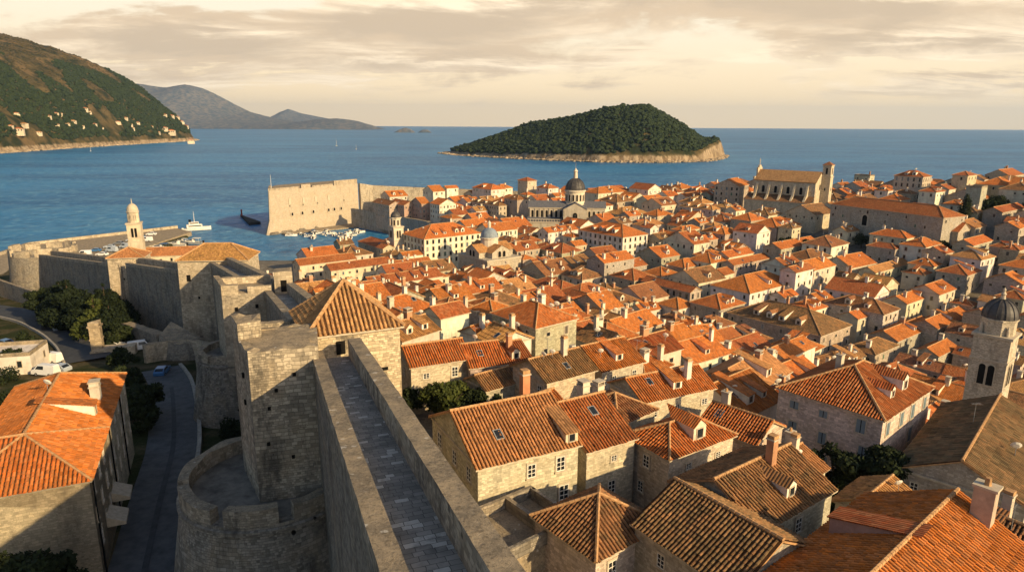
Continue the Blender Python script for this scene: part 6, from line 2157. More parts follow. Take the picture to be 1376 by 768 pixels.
#FILLHERE
FILL_TABLE = [
    (160.6, 211.9, 37.7, 6.8, 10.5, 8.5, 13.6, 'gr', 'o', 'gs', 1, 0, 1001),
    (23.5, 210.8, 36.9, 14.8, 10.9, 8.2, 5.5, 'gl', 'r', 'gs', 1, 0, 1003),
    (-5.4, 212.8, 41.5, 14.0, 12.3, 7.3, 8.4, 'gr', 'm', 'gs', 1, 1, 1004),
    (54.7, 214.8, 36.6, 9.0, 9.1, 8.5, 4.2, 'hip', 'o', 'wp', 0, 0, 1006),
    (115.4, 217.7, 40.8, 12.1, 15.7, 8.4, 8.9, 'gl', 'r', 'wp', 0, 1, 1007),
    (-24.8, 218.6, 37.0, 15.5, 16.7, 6.1, 8.5, 'gl', 'o', 'cp', 1, 0, 1008),
    (172.9, 221.9, 37.3, 11.5, 10.5, 8.7, 16.3, 'hip', 'o', 'cs', 1, 1, 1009),
    (8.9, 222.2, 37.4, 15.4, 14.0, 6.9, 5.8, 'gr', 'r', 'cp', 0, 2, 1010),
    (34.0, 221.8, 37.9, 14.9, 12.5, 8.1, 4.1, 'hip', 't', 'cp', 1, 2, 1011),
    (94.0, 224.3, 36.2, 8.3, 5.6, 6.6, 7.2, 'gr', 'o', 'wp', 0, 1, 1012),
    (127.4, 227.6, 39.1, 12.3, 9.0, 5.9, 11.0, 'gl', 'y', 'cp', 2, 2, 1014),
    (45.5, 230.1, 38.2, 12.9, 14.7, 8.0, 4.2, 'gr', 'b', 'cp', 0, 0, 1017),
    (165.7, 237.0, 34.5, 11.4, 9.8, 8.3, 17.0, 'hip', 'y', 'wp', 2, 0, 1018),
    (0.4, 236.2, 39.6, 11.1, 11.6, 8.3, 5.0, 'gr', 'y', 'gs', 0, 2, 1019),
    (34.6, 242.4, 41.4, 9.2, 10.2, 6.7, 4.2, 'hip', 'm', 'ws', 0, 2, 1021),
    (-10.3, 249.4, 37.0, 12.5, 11.3, 8.7, 4.7, 'gl', 'o', 'ws', 0, 2, 1023),
    (71.1, 251.5, 35.4, 15.4, 14.5, 6.8, 6.9, 'gr', 'm', 'cp', 1, 1, 1024),
    (129.8, 253.7, 34.3, 17.0, 12.6, 5.9, 13.4, 'gr', 'o', 'ws', 0, 1, 1025),
    (105.3, 255.3, 36.5, 11.1, 11.3, 7.7, 10.5, 'gr', 'r', 'wp', 1, 2, 1026),
    (-34.0, 254.5, 39.9, 11.1, 16.8, 8.6, 4.9, 'hip', 'r', 'cp', 0, 2, 1027),
    (59.3, 261.3, 36.8, 10.4, 9.8, 6.7, 6.5, 'hip', 'o', 'ws', 1, 0, 1028),
    (118.5, 263.5, 36.3, 14.6, 10.7, 7.2, 12.7, 'hip', 'b', 'cp', 0, 1, 1029),
    (-20.8, 264.7, 40.9, 9.0, 9.6, 5.9, 4.3, 'gl', 'o', 'cp', 0, 1, 1030),
    (-47.0, 266.9, 34.4, 12.7, 12.8, 7.6, 4.3, 'gr', 'r', 'wp', 0, 2, 1031),
    (14.6, 269.5, 36.5, 15.3, 16.7, 8.1, 4.1, 'gr', 'b', 'gs', 2, 2, 1033),
    (156.9, 273.5, 37.6, 9.0, 14.4, 7.8, 19.1, 'hip', 'o', 'cp', 0, 1, 1034),
    (130.5, 275.6, 39.8, 15.3, 12.2, 8.0, 15.1, 'hip', 'b', 'wp', 0, 2, 1035),
    (190.3, 278.7, 37.8, 12.0, 10.2, 4.9, 25.5, 'gr', 'y', 'cs', 0, 1, 1036),
    (-32.2, 275.9, 34.5, 12.7, 13.5, 7.3, 4.1, 'gr', 't', 'cs', 1, 1, 1037),
    (50.8, 278.0, 36.9, 8.4, 9.2, 6.4, 6.8, 'gr', 'r', 'gs', 0, 1, 1038),
    (26.4, 280.2, 41.2, 11.6, 12.3, 8.1, 5.1, 'gr', 't', 'ws', 2, 2, 1039),
    (84.6, 281.8, 37.3, 9.9, 9.8, 6.6, 10.1, 'hip', 'o', 'ws', 0, 1, 1040),
    (63.7, 288.0, 37.6, 11.9, 14.1, 7.2, 8.5, 'gr', 'o', 'gs', 1, 2, 1041),
    (38.6, 287.9, 36.3, 12.5, 16.9, 8.1, 6.4, 'gr', 'r', 'cs', 1, 0, 1042),
    (96.8, 290.1, 35.4, 10.7, 10.1, 6.2, 11.9, 'gl', 'o', 'gs', 2, 1, 1043),
    (-41.2, 289.7, 39.6, 9.3, 8.9, 6.7, 4.0, 'gr', 'r', 'cp', 0, 1, 1044),
    (16.3, 294.6, 38.7, 7.2, 6.6, 6.7, 5.2, 'hip', 'y', 'cs', 1, 2, 1045),
    (78.0, 296.9, 38.4, 11.2, 17.0, 9.9, 10.3, 'gr', 'r', 'cp', 2, 2, 1046),
    (-88.0, 298.4, 37.8, 14.4, 14.6, 8.3, 4.0, 'gr', 'o', 'wp', 0, 2, 1047),
    (109.0, 302.5, 41.8, 11.9, 11.8, 10.0, 14.0, 'gl', 'r', 'wp', 1, 0, 1048),
    (-53.0, 302.9, 38.6, 12.1, 8.0, 8.0, 4.0, 'hip', 't', 'cp', 0, 2, 1049),
    (3.7, 305.0, 39.1, 13.7, 12.0, 10.0, 4.9, 'gr', 'r', 'gs', 1, 1, 1050),
    (-75.0, 308.6, 39.2, 14.4, 13.9, 7.5, 4.0, 'hip', 'm', 'cp', 1, 1, 1051),
    (239.5, 318.3, 37.7, 14.5, 12.4, 5.9, 36.2, 'hip', 'm', 'cp', 0, 1, 1052),
    (16.6, 316.2, 39.3, 8.6, 8.1, 7.6, 6.4, 'hip', 'r', 'gs', 0, 2, 1054),
    (219.0, 323.2, 36.4, 10.8, 16.2, 4.6, 33.2, 'gr', 'o', 'gs', 1, 1, 1055),
    (251.6, 326.4, 40.0, 12.9, 16.4, 5.5, 37.8, 'gl', 'o', 'wp', 0, 0, 1057),
    (115.3, 325.8, 37.1, 12.8, 11.2, 10.3, 16.0, 'hip', 'o', 'gs', 0, 1, 1059),
    (29.2, 324.5, 40.9, 5.5, 7.0, 9.8, 7.8, 'hip', 'o', 'cp', 0, 2, 1060),
    (172.2, 330.5, 39.5, 15.3, 11.2, 10.0, 24.9, 'gr', 't', 'wp', 0, 1, 1061),
    (147.8, 331.4, 34.8, 17.1, 15.8, 8.2, 20.8, 'gr', 'm', 'cs', 0, 0, 1062),
    (68.8, 333.7, 36.7, 6.1, 6.7, 9.2, 11.6, 'gl', 'r', 'wp', 0, 2, 1065),
    (126.5, 335.5, 40.2, 13.0, 11.6, 9.8, 17.9, 'hip', 'm', 'cp', 2, 1, 1066),
    (244.7, 340.5, 40.2, 17.3, 13.2, 5.8, 36.8, 'hip', 'o', 'gs', 0, 2, 1067),
    (55.5, 346.5, 39.5, 9.0, 9.8, 10.3, 11.1, 'gr', 'm', 'gs', 1, 0, 1072),
    (34.3, 351.0, 39.4, 11.1, 15.5, 9.9, 9.7, 'gl', 'r', 'wp', 1, 0, 1076),
    (9.2, 351.0, 39.0, 11.1, 11.7, 7.3, 7.9, 'gl', 'r', 'cp', 0, 0, 1077),
    (93.9, 354.0, 36.4, 17.3, 10.5, 7.3, 15.0, 'gl', 'o', 'cs', 1, 2, 1078),
    (209.8, 359.9, 34.9, 6.5, 9.8, 4.8, 31.2, 'hip', 'm', 'gs', 0, 1, 1081),
    (48.6, 360.3, 39.0, 10.6, 16.5, 8.4, 11.4, 'gr', 'o', 'cs', 0, 1, 1085),
    (79.9, 366.2, 35.7, 12.7, 10.6, 8.8, 14.3, 'hip', 'o', 'cs', 0, 2, 1087),
    (257.3, 374.3, 39.5, 7.7, 8.6, 6.1, 36.5, 'gr', 't', 'wp', 0, 0, 1088),
    (-0.2, 367.8, 36.1, 15.4, 16.6, 8.1, 8.2, 'gr', 'o', 'wp', 0, 1, 1089),
    (-22.4, 369.0, 40.8, 16.3, 10.9, 9.9, 6.7, 'gr', 'o', 'cp', 0, 1, 1090),
    (178.4, 376.6, 36.1, 12.5, 13.8, 5.2, 26.2, 'hip', 'm', 'cs', 1, 1, 1091),
    (188.9, 385.1, 37.8, 9.2, 10.9, 5.6, 27.6, 'gr', 'o', 'gs', 1, 1, 1095),
    (105.4, 385.2, 39.4, 10.6, 15.9, 10.3, 17.5, 'hip', 'y', 'cp', 1, 2, 1096),
    (85.5, 389.2, 40.5, 14.9, 14.3, 10.3, 15.9, 'gr', 'b', 'cp', 2, 0, 1099),
    (201.5, 394.9, 37.3, 11.2, 17.0, 5.7, 29.1, 'gr', 'r', 'ws', 0, 1, 1101),
    (-20.9, 393.1, 35.6, 12.4, 10.6, 8.9, 8.2, 'gr', 'o', 'cs', 1, 0, 1102),
    (214.4, 406.6, 41.0, 13.8, 15.0, 5.0, 30.3, 'gl', 'm', 'cs', 0, 1, 1105),
    (52.7, 407.0, 35.8, 10.0, 13.4, 9.1, 14.3, 'hip', 'r', 'wp', 1, 0, 1107),
    (-33.8, 406.8, 36.9, 10.0, 11.6, 9.7, 7.8, 'gr', 'r', 'cp', 0, 1, 1108),
    (203.7, 417.4, 38.2, 12.5, 12.2, 4.8, 28.9, 'gr', 'r', 'wp', 0, 1, 1112),
    (63.8, 415.0, 38.9, 15.3, 16.5, 9.8, 15.5, 'hip', 'm', 'gs', 1, 2, 1113),
    (123.3, 419.7, 34.2, 7.7, 7.0, 8.2, 20.6, 'gr', 'r', 'gs', 1, 0, 1114),
    (97.3, 422.3, 35.1, 9.9, 10.8, 9.3, 18.5, 'gr', 'o', 'wp', 0, 1, 1117),
    (75.8, 426.8, 35.4, 16.7, 13.3, 7.7, 17.1, 'gl', 'o', 'ws', 2, 0, 1120),
    (31.0, 435.1, 37.1, 16.0, 10.8, 7.6, 14.3, 'gr', 'o', 'wp', 2, 1, 1124),
    (121.2, 440.2, 37.1, 13.6, 14.4, 7.5, 21.3, 'hip', 'o', 'gs', 2, 2, 1127),
    (-16.0, 440.7, 34.8, 13.0, 13.4, 10.0, 11.3, 'gr', 'y', 'wp', 0, 2, 1128),
    (102.7, 445.1, 34.5, 13.9, 11.0, 8.1, 20.1, 'gl', 'b', 'gs', 0, 2, 1130),
    (17.5, 445.4, 36.7, 12.4, 11.6, 8.6, 13.9, 'gr', 'r', 'wp', 0, 0, 1132),
    (-28.9, 453.4, 40.5, 10.6, 9.7, 8.9, 11.2, 'gr', 'o', 'wp', 1, 0, 1135),
    (113.5, 456.5, 38.9, 14.1, 12.0, 10.0, 19.5, 'hip', 'o', 'cp', 0, 1, 1136),
    (10.5, 460.4, 36.8, 7.1, 7.6, 9.8, 14.3, 'hip', 'o', 'cp', 0, 2, 1138),
    (-37.4, 466.2, 40.5, 15.2, 12.1, 7.7, 11.3, 'gr', 'o', 'wp', 1, 0, 1141),
    (41.6, 48.3, 35.6, 9.1, 10.8, 6.9, 29.5, 'gl', 'b', 'wp', 2, 1, 1143),
    (32.1, 92.5, 40.6, 9.8, 11.4, 6.5, 25.0, 'gr', 'o', 'wp', 2, 0, 1145),
    (19.6, 96.3, 39.2, 6.2, 6.7, 8.1, 27.0, 'hip', 'o', 'wp', 2, 2, 1146),
    (41.8, 97.8, 40.3, 6.7, 4.4, 7.3, 22.1, 'gr', 'r', 'gs', 0, 1, 1148),
    (70.3, 106.0, 38.4, 9.1, 10.8, 6.2, 14.7, 'gr', 'o', 'cp', 0, 2, 1151),
    (45.8, 118.7, 41.6, 9.2, 7.3, 8.5, 17.5, 'gr', 'b', 'wp', 1, 2, 1156),
    (-32.5, 123.1, 38.1, 10.7, 12.1, 8.5, 29.2, 'gl', 'o', 'cs', 2, 1, 1157),
    (11.4, 122.8, 39.4, 9.5, 9.0, 6.9, 24.0, 'gr', 'r', 'cs', 1, 1, 1158),
    (55.0, 126.3, 39.2, 11.3, 12.9, 7.1, 14.3, 'gr', 'o', 'cp', 2, 1, 1161),
    (-22.5, 129.8, 39.7, 12.3, 9.5, 6.2, 28.2, 'hip', 'o', 'wp', 0, 2, 1162),
    (36.0, 128.5, 35.0, 11.3, 10.3, 8.0, 17.9, 'gr', 'o', 'wp', 1, 1, 1163),
    (19.4, 131.3, 35.3, 10.6, 10.9, 7.6, 20.8, 'hip', 'o', 'gs', 0, 1, 1164),
    (65.7, 132.6, 34.8, 10.8, 10.7, 7.5, 10.9, 'hip', 'o', 'cp', 1, 2, 1167),
    (44.5, 134.8, 37.0, 6.3, 8.1, 7.5, 15.0, 'gr', 'o', 'cp', 1, 1, 1168),
    (-32.0, 139.1, 38.9, 8.6, 11.4, 7.1, 26.7, 'gr', 'o', 'cp', 0, 2, 1169),
    (-13.4, 139.2, 39.8, 11.9, 12.2, 5.8, 25.3, 'hip', 'b', 'cp', 1, 1, 1170),
    (9.1, 140.3, 35.5, 10.5, 9.4, 7.2, 21.3, 'gr', 'o', 'gs', 1, 1, 1171),
    (-47.1, 144.2, 34.6, 10.6, 10.5, 8.0, 25.0, 'gr', 'y', 'cp', 2, 0, 1174),
    (54.7, 141.1, 36.1, 9.5, 8.3, 6.8, 11.7, 'gl', 'o', 'cp', 0, 2, 1175),
    (-5.8, 144.6, 38.6, 5.7, 6.5, 8.3, 22.9, 'hip', 'r', 'wp', 0, 0, 1176),
    (-25.8, 145.9, 36.9, 9.0, 8.1, 7.6, 25.1, 'gl', 'r', 'gs', 0, 1, 1177),
    (118.4, 141.0, 38.7, 8.3, 12.7, 8.4, 4.4, 'hip', 'y', 'wp', 0, 1, 1178),
    (98.5, 143.5, 38.8, 11.3, 12.0, 6.9, 4.2, 'gl', 'o', 'ws', 1, 1, 1179),
    (18.3, 146.9, 36.9, 5.3, 5.1, 8.1, 18.3, 'gr', 'b', 'cs', 0, 1, 1180),
    (-39.1, 150.4, 36.0, 7.2, 7.0, 8.8, 24.2, 'gr', 'o', 'wp', 0, 2, 1181),
    (-15.5, 154.2, 40.2, 8.8, 10.2, 8.4, 21.9, 'gr', 'o', 'cs', 1, 1, 1184),
    (93.2, 154.0, 35.6, 9.3, 10.2, 7.7, 4.3, 'hip', 'r', 'gs', 1, 0, 1187),
    (-49.3, 159.7, 38.4, 11.1, 11.7, 8.1, 21.5, 'gl', 'b', 'gs', 2, 2, 1188),
    (16.0, 159.1, 38.5, 11.9, 13.0, 6.6, 16.3, 'hip', 'r', 'cs', 2, 2, 1189),
    (-4.5, 159.8, 35.9, 12.8, 12.3, 8.5, 19.2, 'hip', 't', 'wp', 0, 1, 1190),
    (58.4, 162.1, 38.6, 12.6, 9.7, 8.5, 7.3, 'gr', 'r', 'gs', 0, 0, 1192),
    (82.9, 162.2, 35.3, 12.4, 10.0, 7.7, 4.2, 'hip', 'y', 'cp', 2, 0, 1193),
    (128.0, 164.1, 37.6, 5.8, 7.7, 6.2, 5.9, 'gl', 't', 'cs', 0, 2, 1194),
    (-40.1, 167.9, 35.8, 10.8, 11.0, 7.8, 19.8, 'gr', 'r', 'wp', 1, 1, 1195),
    (24.5, 166.8, 36.5, 9.6, 9.7, 7.9, 13.2, 'gl', 'y', 'gs', 1, 1, 1196),
    (90.7, 171.4, 38.5, 5.1, 7.2, 6.4, 4.4, 'gr', 't', 'cp', 0, 1, 1202),
    (136.5, 172.5, 40.9, 11.3, 11.7, 7.6, 7.3, 'hip', 'y', 'cs', 0, 2, 1203),
    (78.1, 174.9, 41.8, 9.7, 10.8, 7.6, 4.3, 'hip', 'o', 'wp', 2, 0, 1206),
    (56.7, 175.8, 35.8, 11.1, 12.8, 7.4, 5.2, 'gr', 'r', 'gs', 0, 1, 1207),
    (-0.8, 179.7, 39.6, 8.4, 10.3, 7.7, 14.3, 'gr', 'o', 'wp', 1, 1, 1210),
    (-20.7, 181.7, 35.2, 12.0, 12.0, 8.7, 15.5, 'hip', 'o', 'wp', 1, 0, 1211),
    (129.2, 182.5, 38.9, 9.0, 7.0, 6.3, 7.4, 'gl', 'b', 'cs', 1, 0, 1212),
    (67.2, 184.2, 36.3, 12.3, 9.3, 6.6, 4.2, 'hip', 'b', 'gs', 2, 1, 1213),
    (154.0, 187.0, 35.2, 13.4, 11.5, 6.0, 10.3, 'gr', 'o', 'gs', 1, 2, 1216),
    (50.4, 188.4, 41.9, 10.7, 9.9, 8.1, 4.3, 'gr', 'o', 'gs', 2, 1, 1219),
    (138.7, 189.7, 34.1, 7.2, 8.0, 8.0, 9.0, 'gr', 'r', 'gs', 0, 1, 1220),
    (16.4, 193.5, 36.6, 5.2, 7.3, 7.3, 9.4, 'gr', 'o', 'wp', 0, 1, 1222),
    (-27.2, 194.4, 40.8, 8.2, 11.5, 8.5, 13.0, 'gl', 'b', 'wp', 0, 0, 1223),
    (61.2, 194.8, 34.0, 8.3, 9.2, 8.3, 4.2, 'hip', 'b', 'cs', 2, 1, 1225),
    (104.5, 197.4, 35.2, 5.3, 5.9, 7.8, 6.3, 'gr', 'o', 'cp', 0, 1, 1229),
    (148.0, 199.8, 34.7, 5.8, 5.5, 7.5, 10.9, 'gl', 'y', 'wp', 0, 0, 1231),
    (6.3, 201.1, 40.8, 8.4, 12.0, 7.6, 9.3, 'gr', 'o', 'gs', 0, 2, 1233),
    (51.3, 203.6, 38.0, 8.9, 8.4, 6.8, 4.2, 'hip', 'm', 'gs', 1, 1, 1234),
    (94.0, 206.3, 36.6, 10.1, 8.4, 8.6, 6.0, 'hip', 'o', 'wp', 2, 1, 1236),
    (43.9, 213.7, 36.1, 8.4, 6.9, 7.4, 4.2, 'gr', 'o', 'cp', 2, 2, 1237),
    (101.5, 215.7, 34.6, 7.5, 7.9, 7.5, 7.3, 'gr', 'o', 'cs', 1, 1, 1238),
    (118.3, 230.5, 38.6, 6.3, 6.1, 8.5, 10.2, 'gl', 'm', 'gs', 1, 2, 1239),
    (145.2, 234.9, 39.4, 6.8, 7.2, 5.9, 13.8, 'hip', 'r', 'cp', 1, 0, 1240),
    (151.8, 241.7, 39.3, 7.5, 8.6, 6.1, 15.4, 'hip', 'o', 'cp', 0, 1, 1242),
    (159.0, 246.7, 34.3, 7.0, 7.8, 8.2, 17.0, 'gr', 'r', 'cs', 1, 0, 1243),
    (82.3, 257.3, 41.8, 7.1, 7.0, 6.0, 8.3, 'gr', 'r', 'cp', 0, 0, 1247),
    (204.7, 269.8, 37.9, 6.8, 7.6, 6.1, 27.2, 'gl', 'r', 'gs', 0, 0, 1249),
    (-4.6, 271.2, 34.8, 7.4, 8.8, 7.3, 4.0, 'gr', 'y', 'cs', 0, 0, 1250),
    (-18.1, 274.1, 34.2, 6.4, 6.4, 6.7, 4.0, 'gl', 'b', 'wp', 1, 0, 1252),
    (-46.6, 280.2, 35.5, 8.1, 8.2, 7.8, 4.1, 'gr', 'r', 'gs', 0, 2, 1253),
    (11.2, 283.0, 40.5, 8.5, 7.7, 8.5, 4.1, 'gr', 'r', 'wp', 1, 0, 1254),
    (200.5, 292.2, 38.6, 8.2, 6.8, 6.0, 28.5, 'hip', 'm', 'cs', 0, 1, 1255),
    (148.2, 295.2, 34.4, 9.0, 7.0, 6.4, 19.2, 'gr', 'y', 'cp', 1, 2, 1258),
    (5.6, 294.0, 35.9, 6.5, 5.9, 8.0, 4.4, 'hip', 'o', 'gs', 0, 1, 1259),
    (89.0, 302.8, 36.9, 7.1, 6.7, 8.5, 11.8, 'gr', 'o', 'gs', 1, 1, 1260),
    (127.0, 304.7, 39.0, 7.5, 6.7, 9.0, 16.5, 'hip', 't', 'cs', 1, 0, 1261),
    (203.6, 309.6, 40.8, 7.6, 7.1, 5.9, 30.0, 'hip', 'o', 'cp', 1, 0, 1262),
    (-59.6, 310.3, 41.3, 6.3, 5.9, 10.0, 4.0, 'gl', 'r', 'cs', 0, 1, 1265),
    (69.2, 313.0, 37.1, 8.1, 9.2, 8.3, 10.4, 'gr', 'm', 'cs', 1, 1, 1266),
    (30.3, 312.7, 37.1, 7.2, 6.8, 8.2, 7.3, 'gr', 'o', 'cs', 0, 1, 1267),
    (-81.6, 320.2, 35.7, 6.9, 8.0, 10.0, 4.0, 'gr', 'm', 'gs', 0, 2, 1269),
    (97.7, 323.8, 37.0, 5.9, 5.8, 9.8, 13.8, 'hip', 'y', 'gs', 0, 2, 1270),
    (93.3, 334.9, 38.6, 7.2, 7.7, 9.4, 14.0, 'gr', 'o', 'gs', 2, 1, 1273),
    (8.4, 335.8, 41.4, 7.8, 8.1, 8.3, 7.0, 'hip', 'r', 'gs', 0, 1, 1274),
    (84.8, 340.4, 35.2, 7.7, 7.9, 7.6, 13.4, 'gl', 'r', 'cs', 0, 1, 1275),
    (117.2, 352.2, 34.1, 7.4, 7.0, 10.1, 17.4, 'gr', 'o', 'wp', 1, 2, 1278),
    (115.9, 366.4, 38.8, 8.4, 7.6, 9.7, 17.8, 'hip', 'y', 'gs', 2, 1, 1280),
    (65.0, 367.9, 34.9, 9.3, 8.1, 9.3, 13.1, 'gr', 'o', 'gs', 1, 2, 1282),
    (-21.0, 410.4, 38.0, 8.7, 8.4, 10.0, 9.2, 'gr', 'y', 'wp', 1, 1, 1287),
    (29.6, 446.5, 34.4, 8.1, 7.2, 9.9, 14.8, 'gr', 'o', 'cp', 0, 2, 1292),
    (133.9, 448.3, 35.0, 7.0, 8.8, 10.1, 21.9, 'gr', 'r', 'cp', 0, 1, 1293),
    (35.0, 57.5, 40.8, 6.1, 5.1, 6.1, 29.4, 'gr', 'y', 'cp', 0, 0, 1297),
    (28.3, 63.5, 40.0, 6.9, 5.8, 6.0, 29.6, 'gr', 'y', 'cp', 0, 2, 1298),
    (11.8, 71.4, 40.1, 6.3, 6.7, 8.5, 30.3, 'hip', 'b', 'gs', 0, 1, 1299),
    (2.5, 74.0, 38.8, 6.3, 5.1, 6.8, 30.9, 'gr', 'o', 'gs', 0, 0, 1300),
    (-1.2, 102.4, 36.7, 6.7, 5.6, 7.8, 29.3, 'gl', 'y', 'wp', 0, 1, 1304),
    (-21.4, 117.0, 38.3, 4.4, 6.0, 6.9, 29.7, 'gl', 'r', 'ws', 0, 1, 1306),
    (16.4, 115.8, 36.0, 7.5, 6.9, 8.4, 24.2, 'gl', 't', 'wp', 0, 2, 1307),
    (106.6, 146.9, 41.8, 4.4, 4.7, 8.0, 4.3, 'hip', 'o', 'wp', 0, 1, 1312),
    (121.7, 169.6, 37.0, 5.5, 5.0, 5.8, 5.8, 'gl', 'r', 'gs', 0, 0, 1319),
    (142.2, 204.0, 41.8, 4.6, 6.2, 5.9, 10.6, 'hip', 'r', 'cs', 0, 1, 1325),
    (35.7, 205.0, 41.9, 6.5, 6.8, 7.2, 4.4, 'gr', 'b', 'ws', 0, 2, 1326),
]
for _r in FILL_TABLE:
    house(_r[0], _r[1], R(_r[2]), *_r[3:])
